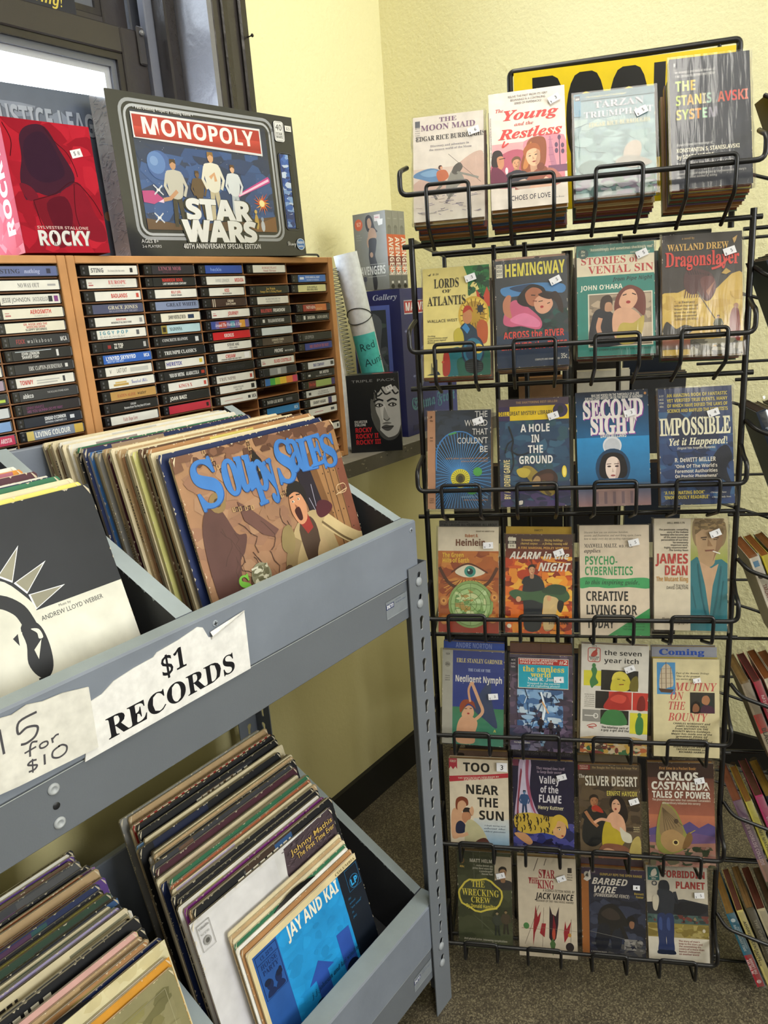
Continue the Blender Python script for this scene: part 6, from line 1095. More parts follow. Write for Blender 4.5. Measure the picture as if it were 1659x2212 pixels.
paperback(32, 'blue paperback with yellow top band and a torch beam in the third tier', c32, '#35284c', page='#c4a070', stick=ST(.78, .83, .28, '5'))
paperback(33, 'blue paperback with big silver and purple title and a floating face under a moon', c33, '#1f3a58', page='#c9a070', stick=ST(.74, .80, .25, '3'), bagged=False)
paperback(34, 'navy paperback with yellow blurb and dripping white title, rightmost in the third tier', c34, '#2c3350', page='#bfa074', stick=ST(.74, .775, .30, '4'))
paperback(41, 'cream and orange paperback with an eye above a green globe, leftmost in the fourth tier', c41, '#c9b898', page='#c9a878', stick=ST(.83, .83, .05, '3'))
paperback(42, 'fiery orange paperback with a man carrying a woman in the fourth tier', c42, '#6a2a20', page='#c08d58', stick=ST(.80, .82, .35, '3'))
paperback(43, 'cream and green paperback with all-lettering cover in the fourth tier', c43, '#c9b89c', page='#c9a878', stick=ST(.78, .845, .22, '5'))
paperback(44, 'cream paperback with a young man in an open teal shirt, rightmost in the fourth tier', c44, '#c9b898', page='#cdb288', stick=ST(.83, .87, .40, '3'))
paperback(51, 'blue and green paperback with grey strip and a bathing woman, leftmost in the fifth tier', c51, '#8f8c80', page='#c4a878', stick=ST(.83, .535, .12, '3'))
paperback(52, 'purple-blue cave paperback with a turquoise title panel in the fifth tier', c52, '#4a3d4c', page='#b89060', stick=ST(.78, .755, .05, '4'))
paperback(53, 'white paperback with yellow, red and black photo blocks in the fifth tier', c53, '#b8b0a0', page='#c0a070', stick=ST(.72, .79, .38, '6'), bagged=True)
paperback(54, 'cream paperback with a sailing ship and pink-red title, rightmost in the fifth tier', c54, '#b0a040', page='#c9b080', stick=('x' and (.66, .79, .2, '$ 3', .012, .008)))
paperback(61, 'cream paperback with heavy black title and a red slanted band, leftmost in the sixth tier', c61, '#c9b898', page='#c4a070', stick=(.90, .93, 0, '3', .019, .016))
paperback(62, 'dark violet paperback with a tiger-striped woman in the sixth tier', c62, '#241f3c', page='#b08d5c', stick=ST(.80, .835, .30, '3'))
paperback(63, 'brown paperback with a cowboy gripping a woman in a yellow dress', c63, '#4a3a2c', page='#b89060', stick=ST(.90, .625, .33, '3'))
paperback(64, 'brown and mauve paperback with a giant moth, rightmost in the sixth tier', c64, '#4a342a', page='#b8905c', stick=ST(.78, .84, .20, '2'))
paperback(71, 'olive paperback with a yellow hand-drawn ring round its title, leftmost in the bottom tier', c71, '#33371f', page='#a88a5c', stick=ST(.80, .775, .25, '3'))
paperback(72, 'cream paperback with red title and spiky red and black shapes in the bottom tier', c72, '#b8a98c', page='#c0a070', stick=ST(.75, .805, .38, '4'))
paperback(73, 'dark slate paperback with orange strip and a stooping man in the bottom tier', c73, '#8a5228', page='#b08a5a', stick=(.86, .82, 0, '4', .012, .009))
paperback(74, 'cream and olive paperback with dark red title and a blue-legged figure, bottom right', c74, '#b8ac94', page='#c0a478', stick=ST(.86, .72, .05, '5'))
# ------------------------------------------------------------------ paperbacks stacked behind the front ones
def stackbook(k, n, dy, dz, col, spine, page, label, dx=0, h=None, art=None, lean=None):
    u, z, w, hh, ro = BK[k]; i = k//10-1
    M4 = book_matrix(u, .0125, z, LEAN[i] if lean is None else lean, ro) @ Matrix.Translation((dx, dy, dz))
    return plainbook(M4, w-.001, h or hh, .0122, spine, col, page, label, 'paperbacks stacked behind others in the rack', art, None, k*10+n)
NTH = ['first', 'second', 'third', 'fourth']
PGS = ['#7d3f34', '#9a6a3c', '#b5844a', '#8a5238', '#a8743f', '#c09a60']
CLS = ['#6d3a30', '#8a6a44', '#3a4a5c', '#7a7264', '#503a4a', '#a08a5c', '#4a5a44']
PKN = ['leftmost', 'second', 'third', 'rightmost']
R = random.Random(77)
for i, n in ((0, 4), (1, 2), (2, 1)):
    for j in range(4):
        for q in range(n):
            if i == 1 and j == 1 and q == 0: continue
            stackbook((i+1)*10+j+1, q, .0142*(q+1), -.0005-.0018*q*(i == 0), R.choice(CLS), R.choice(CLS), R.choice(PGS), 'worn paperback, %s behind the front one in the %s pocket of the %s tier' % (NTH[q], PKN[j], TIER[i]), dx=R.uniform(-.003, .003), h=BK[(i+1)*10+j+1][3]-R.uniform(.002, .012))
def peek(k, up, col, spine, page, label, art=None, dx=0, dy=.0142, h=None):
    hh = BK[k][3]; stackbook(k, 7, dy, 0, col, spine, page, label, dx, h or hh+up, art)
peek(22, .0085, '#b8947c', '#a07c66', '#b88d5a', 'pinkish tan paperback peeking above the embracing-couple one', lambda a: a.r(0, 0, 1, 1, '#b8947c').t('DCC BOOKS D-663 50c', .25, .968, .014, '#4a3a34', 'b', w=.4).e(.6, .975, .05, .02, '#4a3a34'))
peek(41, .010, '#55534f', '#4a4844', '#a88a5c', 'dark grey paperback peeking above the eye and globe one', lambda a: a.r(0, 0, 1, 1, '#55534f').t('***ALL LAUGHS, ALL HILARIOUS, ALL ABOUT', .5, .952, .022, '#1c1b1a', 'b', w=.95).t('A DELL BOOK', .3, .982, .008, '#1c1b1a', 'b', w=.4))
peek(42, .012, '#b08f34', '#a08030', '#b88d5a', 'mustard paperback peeking above the fiery orange one', lambda a: a.r(0, 0, 1, 1, '#b08f34').t('FAWCETT', .5, .958, .018, '#2a2214', 'b', w=.13))
peek(44, -.012, '#39435c', '#2c3448', '#b88d5a', 'dark blue paperback poking out below the open teal shirt one', dx=.004, h=.168)
peek(51, .012, '#3f55a0', '#33468a', '#c4a878', 'royal blue paperback peeking above the bathing woman one', lambda a: a.r(0, 0, 1, 1, '#3f55a0').t('ANDRE NORTON', .5, .94, .05, '#8a98c8', 'b', w=.6))
peek(51, .030, '#1e1f26', '#1a1b20', '#a88a5c', 'black paperback with grey lettering, tallest at the left of the fifth tier', lambda a: a.r(0, 0, 1, 1, '#1e1f26').t('ANDRE NORTON', .5, .945, .045, '#9a9a9c', 's', w=.8), dy=.0285)
peek(52, .016, '#6a4c40', '#5a4038', '#a88a5c', 'plain brown paperback peeking above the cave one', lambda a: a.r(0, 0, 1, 1, '#6a4c40').l([(.5, 1), (.5, .9)], .01, '#4a342c'))
peek(54, .017, '#8f9099', '#7a7b84', '#b8a078', 'grey paperback with round blue lettering peeking above the sailing ship one', lambda a: a.r(0, 0, 1, 1, '#8f9099').t('Coming', .46, .925, .055, '#2a4ca0', 's', w=.7, off=.02))
peek(61, .010, '#5f4a3c', '#4f3c30', '#a88a5c', 'brown paperback peeking above the heavy black title one', lambda a: a.r(0, 0, 1, 1, '#5f4a3c').b([(.13, .93), (.13, .97), (.24, .97), (.24, .93)], '#231a16').l([(.6, .945), (.9, .945)], .01, '#3a2c24'))
peek(62, .013, '#2b2730', '#24202a', '#a88a5c', 'dark paperback with dim capitals peeking above the tiger-striped one', lambda a: a.r(0, 0, 1, 1, '#2b2730').t('THE NEW YORK TIMES BESTSELLERS', .5, .95, .026, '#4f4a52', 'b', w=.92))
peek(63, .012, '#6f6350', '#5f5444', '#a88a5c', 'khaki paperback peeking above the cowboy one')
peek(73, .013, '#5a4a50', '#4c3e44', '#a88a5c', 'dull mauve paperback peeking above the dark slate one')
peek(71, .006, '#4a4638', '#3c3a2e', '#a88a5c', 'drab paperback peeking above the olive ringed one')
peek(53, -.008, '#c8b890', '#b0a078', '#b88d5a', 'tan paperback standing behind the photo block one', dx=-.004)
# ------------------------------------------------------------------ paperbacks on the right-hand face, spines towards the viewer
def spine(bg, txt, tc, f='b', hh=.42, x=.5, w=None, extra=None):
    def fn(a):
        a.r(0, 0, 1, 1, bg)
        if extra: extra(a)
        if txt: a.t(txt, x, .30, hh, tc, f, w=w)
    return fn
def ladder(a): a.r(0, 0, .56, 1, '#2f6a80'); a.r(.56, 0, 1, 1, '#a02c34'); a.t('RACE AGAINST TIME', .33, .25, .3, '#b8c8cc', 'b', w=.36); a.t('PIERS ANTHONY', .33, .64, .2, '#9ab4bc', 'b', w=.3); a.t('THE LADDER', .72, .76, .32, '#e0c8c4', 'b', w=.22, rot=pi); a.t('IN THE SKY', .72, .36, .32, '#e0c8c4', 'b', w=.20, rot=pi); a.e(.09, .5, .025, .3, '#c8d4d4'); a.e(.93, .5, .025, .3, '#d8b8b4')
SIDE = [
 [(('#4a4038', '#2e2824', spine('#3c3430', 'THE LONG WAY', '#8a8070', w=.5)), 'dark brown'), (('#3a3a38', '#3a3632', spine('#2f2f2c', None, '')), 'grey'), (('#23262a', '#2a2620', spine('#202326', None, '')), 'sooty'), (('#4a5a70', '#3a3632', spine('#3f4e66', None, '')), 'steel blue'), (('#2a2420', '#3a3028', spine('#241f1c', None, '')), 'umber')],
 [(('#2c3440', '#20262e', spine('#242a34', 'NIGHT OF THE', '#7a7a70', w=.4)), 'blue-black'), (('#4a4434', '#4a4030', spine('#3a3528', None, '')), 'khaki'), (('#202226', '#26221e', spine('#1c1e22', None, '')), 'sooty'), (('#34302a', '#3a3228', spine('#2c2822', None, '')), 'peat brown'), (('#8a8468', '#5a5240', spine('#6a6450', None, '')), 'dusty tan')],
 [(('#26384c', '#1e2a3c', spine('#1f2838', 'PORTRAIT OF THE KING', '#8a98a8', w=.7)), 'dark navy'), (('#a09878', '#8a8268', spine('#6d6750', None, '')), 'sand'), (('#5a5a4c', '#44443a', spine('#4a4a40', None, '')), 'moss')],
 [(('#cfc8b4', '#b8703c', spine('#cfc6b4', 'TARZAN AND THE FORBIDDEN CITY', '#7a3a30', w=.62, x=.6, extra=lambda a: (a.e(.2, .5, .028, .34, '#2a2622'), a.r(.04, .2, .1, .8, '#5a86a4')))), 'white'), (('#c8b83c', '#b8702c', spine('#c4b440', None, '', extra=lambda a: (a.r(.3, .1, .5, .9, '#b0402c'), a.r(.6, .2, .7, .8, '#7a6a20')))), 'bright yellow'), (('#23283a', '#b87838', spine('#23283a', 'CITY', '#a8a8b0', w=.12, x=.1)), 'midnight blue')],
 [(('#8a7c68', '#b09058', spine('#988a74', 'BLACK ACRE', '#2c2824', w=.4, x=.72, hh=.5, extra=lambda a: a.r(.36, 0, .58, 1, '#a03a34'))), 'mottled beige'), (('#b03a44', '#6a2c34', spine('#a8384a', 'MICHAEL', '#d8b0ac', w=.3, x=.3)), 'crimson'), (('#cfc2ac', '#a8602c', spine('#cbbda6', 'FIGHTING KID', '#a03a34', w=.42, x=.62, hh=.5)), 'cream'), (('#c8bca8', '#b06a38', spine('#c4b8a4', 'SEA WOLF', '#2c2824', w=.3, x=.5, extra=lambda a: a.p([(.1, .3), (.14, .8), (.18, .3)], '#2c2824'))), 'pale beige')],
 [(('#6a4c58', '#b06a4c', spine('#6f5468', 'AFTER WORLDS COLLIDE', '#b8a0a8', w=.6, extra=lambda a: a.r(.72, 0, 1, 1, '#8a6a5c'))), 'plum brown'), (('#c0b43c', '#b8843c', spine('#bdb250', 'TIME MACHINE', '#5a5a2c', w=.4)), 'lemon'), (('#a8345c', '#6a4438', spine('#a83a64', 'VALLEY OF THE FLAME', '#d0a8b4', w=.6, x=.55)), 'magenta'), (('#1e222a', '#b89a3c', spine('#1c2028', 'STAR TREK', '#3a7ac0', w=.34, x=.45, hh=.5, extra=lambda a: a.r(.06, .15, .2, .85, '#c8c8c4'))), 'black')],
 [(('#2f6a80', '#c0944c', ladder), 'half blue half red'), (('#c8b868', '#8a5248', spine('#c4b670', 'ADDRESS: CENTAURI', '#3c3620', w=.52, x=.4, extra=lambda a: a.t('WALLACE', .62, .05, .28, '#3c3620', 'b', w=.22))), 'straw yellow'), (('#4a4438', '#b08a54', spine('#544e40', 'THE OPERATION', '#8f8874', w=.5, x=.4)), 'dark khaki'), (('#b8ac8c', '#7a3c34', spine('#b4a888', 'A SEPARATE REALITY', '#2a2620', w=.5, x=.56, extra=lambda a: a.t('CARLOS CASTANEDA', .56, .02, .26, '#4a4438', 'b', w=.42))), 'faded tan'), (('#3c4434', '#5a4a38', spine('#3c4434', None, '')), 'dark green')],
]
for i, row in enumerate(SIDE):
    uo = .5585
    for q, ((front, page, sp_), nm) in enumerate(row):
        t = [.0145, .0115, .013, .0145, .0125][q]; uo += (t+.0034)/math.cos(.37)
        R = random.Random(i*10+q); dz = R.uniform(-.003, .005)
        M4 = RM @ Matrix.Translation((uo, .104+R.uniform(-.001, .003), max(SB[i]+.012+dz+.004*q, .034))) @ Matrix.Rotation(pi/2, 4, 'Z') @ Matrix.Rotation(-.37, 4, 'X')
        b_ = plainbook(M4, .106, .172+R.uniform(-.004, .006), t, front, front, mix(page, '#3a281a', .45), '%s paperback seen spine-on at the right side of the rack, %s tier' % (nm, TIER[i]), 'paperbacks at the right side of the rack', None, sp_, i*10+q)
        if i > 1: bag(.106, .172, t, b_)
# paperbacks in the rear pockets, seen through the gaps
for u, z, c, pg_, lab, art in ((.215, 1.188, '#cfc8b0', '#c0a878', 'cream paperback with black lettering seen through the rack under the top tier', lambda a: a.r(0, 0, 1, 1, '#cfc9b2').t('BRAVE NEW WORLD', .5, .90, .045, '#23211e', 'b', w=.9).t('by ALDOUS HUXLEY', .5, .85, .024, '#23211e', 'si', w=.6).t('is coming!', .5, .795, .04, '#23211e', 'b', w=.55)),
                      (.321, 1.198, '#b8b4a4', '#a89070', 'grey-white paperback with small print seen through the rack', lambda a: a.r(0, 0, 1, 1, '#b5b1a2').tl(['LETTERS TO JULIA', 'SCENES YOU', 'MEET THE IMPERIAL'], .5, .92, .024, .04, '#3a3834', f='b', w=.6)),
                      (.433, 1.19, '#3a4a44', '#6a5a48', 'dark green paperback seen through the rack behind the dragon one', None),
                      (.20, .958, '#8a6a4a', '#b88a54', 'tan paperback seen through the rack above the torch beam one', None), (.32, .965, '#d8d0b8', '#d8ccac', 'ivory paperback seen through the rack above the floating face one', None), (.43, .955, '#3a3a3a', '#6a5a48', 'charcoal paperback seen through the rack in the third tier', None)):
    plainbook(RM @ Matrix.Translation((u, .50, z)) @ Matrix.Rotation(.16, 4, 'X'), .105, .175, .013, c, c, pg_, lab, 'paperbacks in the rear pockets of the rack', art, None, int(u*1000))
DIM = ['#2a2620', '#1f242c', '#35302a', '#262a26', '#302428', '#23211f']
for i in (1, 2, 3, 4, 5, 6):   # rear pockets of the lower tiers
    for j, u in enumerate((.06, .18, .30, .42)):
        if (i <= 2 and j == 0) or (i == 1): continue
        cc = R.choice(DIM); plainbook(RM @ Matrix.Translation((u, .475+(i == 2)*.07-.004*j, BASE[i]+.035)) @ Matrix.Rotation(.14, 4, 'X'), .112, .182, .02, cc, cc, '#4a3c2c', 'dim paperback in the rear pockets of the rack, %s tier, %s column' % (TIER[i], ['first', 'second', 'third', 'fourth'][j]), 'paperbacks in the rear pockets of the rack', None, None, j)
for u in (.145, .27, .38):
    for q in range(3):
        cc = R.choice(CLS); plainbook(RM @ Matrix.Translation((u+.0165*q, .388, 1.17)) @ Matrix.Rotation(pi/2, 4, 'Z'), .105, .172, .014, '#202024', '#26262a', R.choice(PGS), 'dark spine-on paperback deep inside the rack, %s of the %s trio' % (['leftmost', 'middle', 'rightmost'][q], {.145: 'left', .27: 'centre', .38: 'right'}[u]), 'dark paperbacks deep inside the rack', None, None, q)
# ------------------------------------------------------------------ cassette cabinets on the ledge
CY = 1.140
def cabinet(label, x0, x1, cols):
    t = empty('cassette_cabinet', label, 'cassette cabinet', Matrix.Translation(((x0+x1)/2, CY, .9632)))
    W1 = '#b98552'
    def part(n, m): return world_child(m.build(n, M_WOOD), t)
    m = MB(); m.bbox(x0, x0+.0148, CY, CY+.125, .9635, 1.4095, W1, .0012); part('side_panel', m)
    m = MB(); m.bbox(x1-.0148, x1, CY, CY+.125, .9635, 1.4095, W1, .0012); part('side_panel', m)
    m = MB(); m.bbox(x0+.015, x1-.015, CY+.0004, CY+.125, 1.3975, 1.4094, W1, .0012); part('top_panel', m)
    m = MB(); m.bbox(x0+.015, x1-.015, CY+.0004, CY+.125, .9636, .9755, W1, .0012); part('bottom_panel', m)
    m = MB(); m.box(x0+.015, x1-.015, CY+.115, CY+.120, .9757, 1.3973, '#7a5434'); part('back_panel', m)
    for k in range(20):
        z = 1.3975-.0204*(k+1)
        m = MB(); m.box(x0+.0151, x1-.0151, CY+.008, CY+.1148, z-.0012, z+.0008, '#a06c40', {'f': '#8a5c38'}); part('shelf', m)
    for k, x in enumerate(cols):
        m = MB()
        for r in range(20):
            z = 1.3975-.0204*r; m.box(x-.0012, x+.0012, CY+.010, CY+.1148, z-.0194, z-.0002-.0012*(r > 0), '#a06c40')
        part('slot_divider', m)
    return t
cabinet('wooden cassette cabinet at the left edge, partly cut off', .215, .6945, [.3285, .4485, .5672])
cabinet('wide wooden cassette cabinet under the black board game box', .6952, 1.337, [.8330, .9540, 1.0755, 1.1970])
CWID = .1095
def cassette(x, row, card, texts, label, wide=0, dark=0, seed=0):
    """boxed cassette lying flat with its spine card towards the room"""
    R = random.Random(seed); z = 1.3975-.0204*(row+1)+.0013; y = CY+.0015+R.uniform(-.002, .004); h = .0162
    t = empty('cassette_tape', label, 'cassette', Matrix.Translation((x, y, z)) @ Matrix.Rotation(R.uniform(-.012, .012), 4, 'Z'), 'boxed cassettes in the cabinets')
    m = MB(); m.bbox(0, CWID, 0, .068, 0, h, '#1a1a1c' if not wide else '#6a6456', .0012)
    m.box(.0035, .0065, -.0004, .002, .003, .0065, '#4a4a4e'); m.box(.0035, .0065, -.0004, .002, .0095, .013, '#4a4a4e'); m.box(CWID-.003, CWID-.0012, -.0003, .002, .002, .014, '#55555a')
    m.build('case', M_PLAST, t)
    x0 = .0105+dark; x1 = CWID-.0035
    m = MB(); m.box(x0, x1, -.0007, .0006, .0010, h-.0010, card); a = Art(x1-x0, h-.0020, None)
    for q in texts:
        if q[0] == 'r': a.r(*q[1:])
        else:
            s_, xx, yy, hh, c, f, w_ = q[:7]; a.t(s_, xx, yy, hh, c, f, w=w_, al=q[7] if len(q) > 7 else 'c')
    m.art(a, (x0, -.0007, .0010), (1, 0, 0), (0, 0, 1), (0, -1, 0)); m.build('spine_card', M_GLOSSP, t)
WH, BK_, RD = '#d6d4cc', '#1b1c20', '#b8302c'
small = lambda c: [('r', .03, .25, .12, .40, c), ('r', .03, .55, .10, .62, c)]
rsm = lambda c: [('r', .90, .25, .96, .75, c)]
def T_(s, c=RD, f='b', w=.4, x=.5, y=.28, h=.45): return [(s, x, y, h, c, f, w)]
C1 = [('white with grey block capitals', WH, T_('STING', '#55555a', 'b', .26, .16)+T_('The dream of the blue turtles', '#7a7a7c', 'si', .36, .55, .35, .2)+[('r', .84, .25, .90, .75, '#2a2c34')]),
      ('white with red fancy capitals', WH, small('#b06a6a')+T_('EUROPE', '#c03a3c', 's', .36, .60, .42, .42)+T_('OUT OF THIS WORLD', '#8a8a8c', 'n', .28, .60, .14, .15)), ('white with bold red title', WH, T_('BADLANDS', RD, 'b', .36, .52)+rsm('#c04a40')),
      ('slate blue with cream capitals', '#464a66', T_('GRACE JONES', '#cfc8b0', 's', .60, .60, .42, .42)+T_('BULLETPROOF HEART', '#9a98a4', 's', .58, .60, .12, .18)), ('white with small red and black type', WH, T_('BOB DYLAN', RD, 'b', .20, .52, .58, .22)+T_('BRINGING IT ALL BACK HOME', '#3a3a3c', 'b', .42, .52, .24, .2)+rsm('#8a8a8c')),
      ('white with pale blue letters', WH, T_('I G G Y  P O P', '#4a8a9c', 'b', .58, .34, .48, .38)+T_('BLAH-BLAH-BLAH', '#8a8c90', 'n', .5, .30, .10, .26)+[('r', .80, .25, .86, .8, '#55575c')]), ('black with white and red type', BK_, T_('ZZ TOP', '#d8d6d0', 'b', .2, .34, .25, .55)+[('r', .10, .3, .17, .7, '#8a2c2c'), ('r', .90, .2, .96, .8, '#a8a8a8')]),
      ('bright blue with white capitals', '#2c5cb0', T_('LYNYRD SKYNYRD', '#dde2ea', 'b', .62, .36, .38, .45)+T_('BEST OF THE REST', '#a8bcdc', 'b', .34, .24, .12, .2)+T_('MCA', '#dde2ea', 'b', .12, .90, .4, .4)), ('white with thin black type', WH, T_('V', '#2a2a2c', 'n', .04, .10)+T_('LAST EXIT', '#2a2a2c', 'n', .22, .34, .3, .5)+[('r', .52, .25, .92, .75, '#b4b4b0')]),
      ('white with gold scrawl and blue script', WH, [('r', .10, .2, .42, .45, '#b0904c'), ('r', .14, .5, .38, .7, '#c4a868')]+T_('Greatest Hits', '#2c3c9c', 'sc', .36, .66, .3, .5)), ('tan gold', '#b08a50', T_('EATEN ALIVE', '#a0503a', 's', .4, .34, .3, .35)+T_('water', '#4a3a28', 'si', .2, .68, .3, .45)), ('black with small white type, lower left', BK_, T_('CREAM', '#b8b8b8', 'b', .12, .48, .62, .25)+T_('Strange Brew-The Very Best Of Cream', '#c0c0c0', 'b', .56, .56, .25, .25)), ('white just above the record tops', WH, T_('Faith Hope Love', '#a05a5a', 's', .3, .4))]
C2 = [('near black with dim red capitals', '#24222c', T_('LYNCH MOB', '#9a5a6c', 's', .54, .42, .42, .45)+T_('WICKED SENSATION', '#6a3a4c', 's', .36, .42, .12, .18)), ('black with red and white lines', BK_, T_('WARRIOR SOUL', '#c03a34', 'b', .50, .46, .52, .38)+T_('LAST DECADE DEAD CENTURY', '#d0d0ce', 'b', .56, .50, .16, .24)), ('white with small red name', WH, T_('BILLY JOEL', RD, 'b', .24, .5, .52, .3)+T_('RIVER OF DREAMS', '#3a3a3c', 'b', .26, .5, .2, .18)),
      ('pale slate with spaced black capitals', '#7a86a4', T_('GREAT WHITE', '#23283a', 's', .72, .60, .38, .45)), ('ivory with black type', '#d6d2c0', T_('JOHNNY WINTER-LET ME IN', '#33332f', 'b', .44, .40)+[('r', .68, .25, .84, .75, '#2a3a54')]), ('pale blue with a gold square', '#a8c4cc', [('r', 0, 0, .14, 1, '#8a7a34'), ('r', .03, .2, .11, .8, '#2a2418')]+T_('MADONNA', '#2a2c34', 's', .32, .36)), ('black with thin white capitals', BK_, T_('CONCRETE BLONDE', '#c8c8c8', 's', .60, .36, .45, .36)+[('r', .84, .2, .92, .8, '#c8c8c8')]), ('black with bold white capitals', BK_, T_('TRIUMPH CLASSICS', '#e0e0de', 's', .76, .42)),
      ('white with violet capitals', WH, T_('HERETIX', '#3a3a8c', 'b', .40, .22)+[('r', .88, .3, .96, .8, '#c8b040')]), ('black with white stencil type', BK_, T_('"HEAD ON" WRITING', '#d0d0ce', 'b', .36, .30)+T_('ALABACCOLA', '#d0d0ce', 'bi', .32, .68)+[('r', .90, .3, .98, .7, '#a8382c')]), ('white with red title, lower middle', WH, T_("KING'S X", RD, 's', .34, .42)+rsm('#c04a40')), ('black with tall white capitals', BK_, T_('JOAN BAEZ', '#d8d6ce', 'b', .40, .24)), ('plain red', '#b02a3c', rsm('#2a1a1c'))]
C3 = [('deep blue', '#27489a', T_('heckle', '#8aa4dc', 'n', .3, .28)), ('white with red last word', WH, T_('ANNIE LENNOX', '#8a8a8c', 'n', .36, .40)+T_('MEDUSA', RD, 'b', .24, .84)), ('white with two red letters pairs', WH, T_('KISS', RD, 'b', .14, .5, .45, .4)+T_('HOT IN THE SHADE', '#3a3a3c', 'b', .26, .5, .15, .18)), ('dark brown with cream bands', '#3c2a26', T_('CREAM', '#d0c4b0', 'b', .18, .55, .55, .3)+T_('Live Cream', '#d0c4b0', 'b', .28, .55, .18, .3)+[('r', .04, 0, .06, 1, '#c8bca8'), ('r', .09, 0, .11, 1, '#c8bca8')]), ('white with red word and small logo', WH, small('#b06a6a')+T_('JOURNEY', RD, 'b', .28, .56)),
      ('crowded multicolour', '#6a5a8c', [('r', .0, 0, .12, 1, '#3a4a8c'), ('r', .2, .1, .4, .9, '#a84a3c'), ('r', .5, .1, .62, .9, '#3a8a9c'), ('r', .75, 0, .9, 1, '#c8903c')]+T_('Around The World In A Day', '#e0d8e4', 'si', .7, .45)), ('bright red', '#c0252c', T_('KROKUS', '#e0d4d0', 'b', .26, .42)), ('white with black name', WH, T_('STEVE VAI', '#3a3a3c', 'b', .32, .5, .5, .35)+T_('Flex-able', '#55555a', 's', .22, .5, .15, .25)), ('white with red name and price tag', WH, T_('CREAM', RD, 'b', .30, .38, .38, .45)+T_('STRANGE BREW THE VERY BEST', '#2a2a2c', 'b', .6, .4, .1, .2)+[('r', .80, .15, .95, .9, '#e8e8ea')]), ('all black', '#17171a', T_('DIAMOND', '#2e2e34', 'b', .5, .5)), ('white with grey serif title', WH, T_('TRIUMPH', '#7a6a64', 's', .44, .28)+rsm('#b04a40')), ('white with small black type', WH, T_('SONNY ROLLINS', '#3a3a3c', 'n', .28, .5, .5, .25)+T_('REEL LIFE', '#3a3a3c', 'n', .18, .5, .15, .25)+[('r', .86, .2, .95, .8, '#2a2a2c')]), ('white with thin red lines', WH, [('r', .1, .4, .6, .46, '#b06a6a'), ('r', .75, .3, .82, .7, '#3a3a3c')]+T_('MCA', '#2a2a2c', 'b', .12, .92))]
C4 = [('white with dim red serif type', WH, T_('ROBERT PLANT', '#a86a64', 's', .46, .5, .5, .3)+T_('Manic Nirvana', '#a05a58', 's', .40, .5, .12, .28)), None, ('dark green black with gold type', '#1f2422', T_('Joe Walsh', '#c8a850', 's', .28, .45, .5, .32)+T_('Songs For A Dying Planet', '#c8a850', 's', .66, .45, .14, .28)), ('white with thin grey capitals', WH, T_('BIG BROTHER AND THE', '#77777a', 'n', .48, .5, .55, .24)+T_('HOLDING COMPANY', '#77777a', 'n', .46, .5, .2, .24)), ('black with red and white words', BK_, T_('BULLETBOYS', '#c04a4a', 'b', .36, .2)+T_('FREAKSHOW', '#e0dfdc', 'b', .40, .62)), ('black with small white type and mark', BK_, T_('THE ALLMAN BROTHERS BAND', '#c8c8c8', 'b', .54, .52)+[('r', .08, .3, .15, .75, '#c8c8c8')]), ('very pale grey', '#c4ccd0', []), ('brown', '#4a3f38', T_('LEONARD COHEN', '#c8bfae', 'b', .40, .5, .5, .3)+T_('GREATEST HITS', '#b0a898', 'b', .3, .5, .18, .2)), ('black with sharp white capitals', BK_, T_('PRONG', '#e0e0e0', 'bi', .28, .48, .28, .5)+T_('BEG TO DIFFER', '#c8c8c8', 'b', .28, .82, .3, .2)), ('white with large red name', WH, small('#b06a6a')+T_('ELVIS COSTELLO', RD, 'b', .54, .65)), ('grey and black photo strip', '#8a8c8e', [('r', 0, 0, .18, 1, '#23252a'), ('r', .42, .1, .52, .9, '#b8b8b8'), ('r', .70, 0, 1, 1, '#2c2e34')]), ('rainbow', '#c8a03c', [('r', 0, 0, .15, 1, '#3a6aa8'), ('r', .15, 0, .3, 1, '#4aa04c'), ('r', .3, 0, .45, 1, '#9ab840'), ('r', .45, 0, .65, 1, '#d8b43c'), ('r', .65, 0, .85, 1, '#d07a3c'), ('r', .85, 0, 1, 1, '#c0405c')]), None, ('black with spiky white name', BK_, T_('DAVID LEE ROTH', '#d8d6d0', 's', .48, .26)+[('r', .60, .3, .8, .7, '#5a5a5e')]), ('cyan blue', '#2f7ab4', T_('MCA', '#d0e0ea', 'b', .12, .9))]
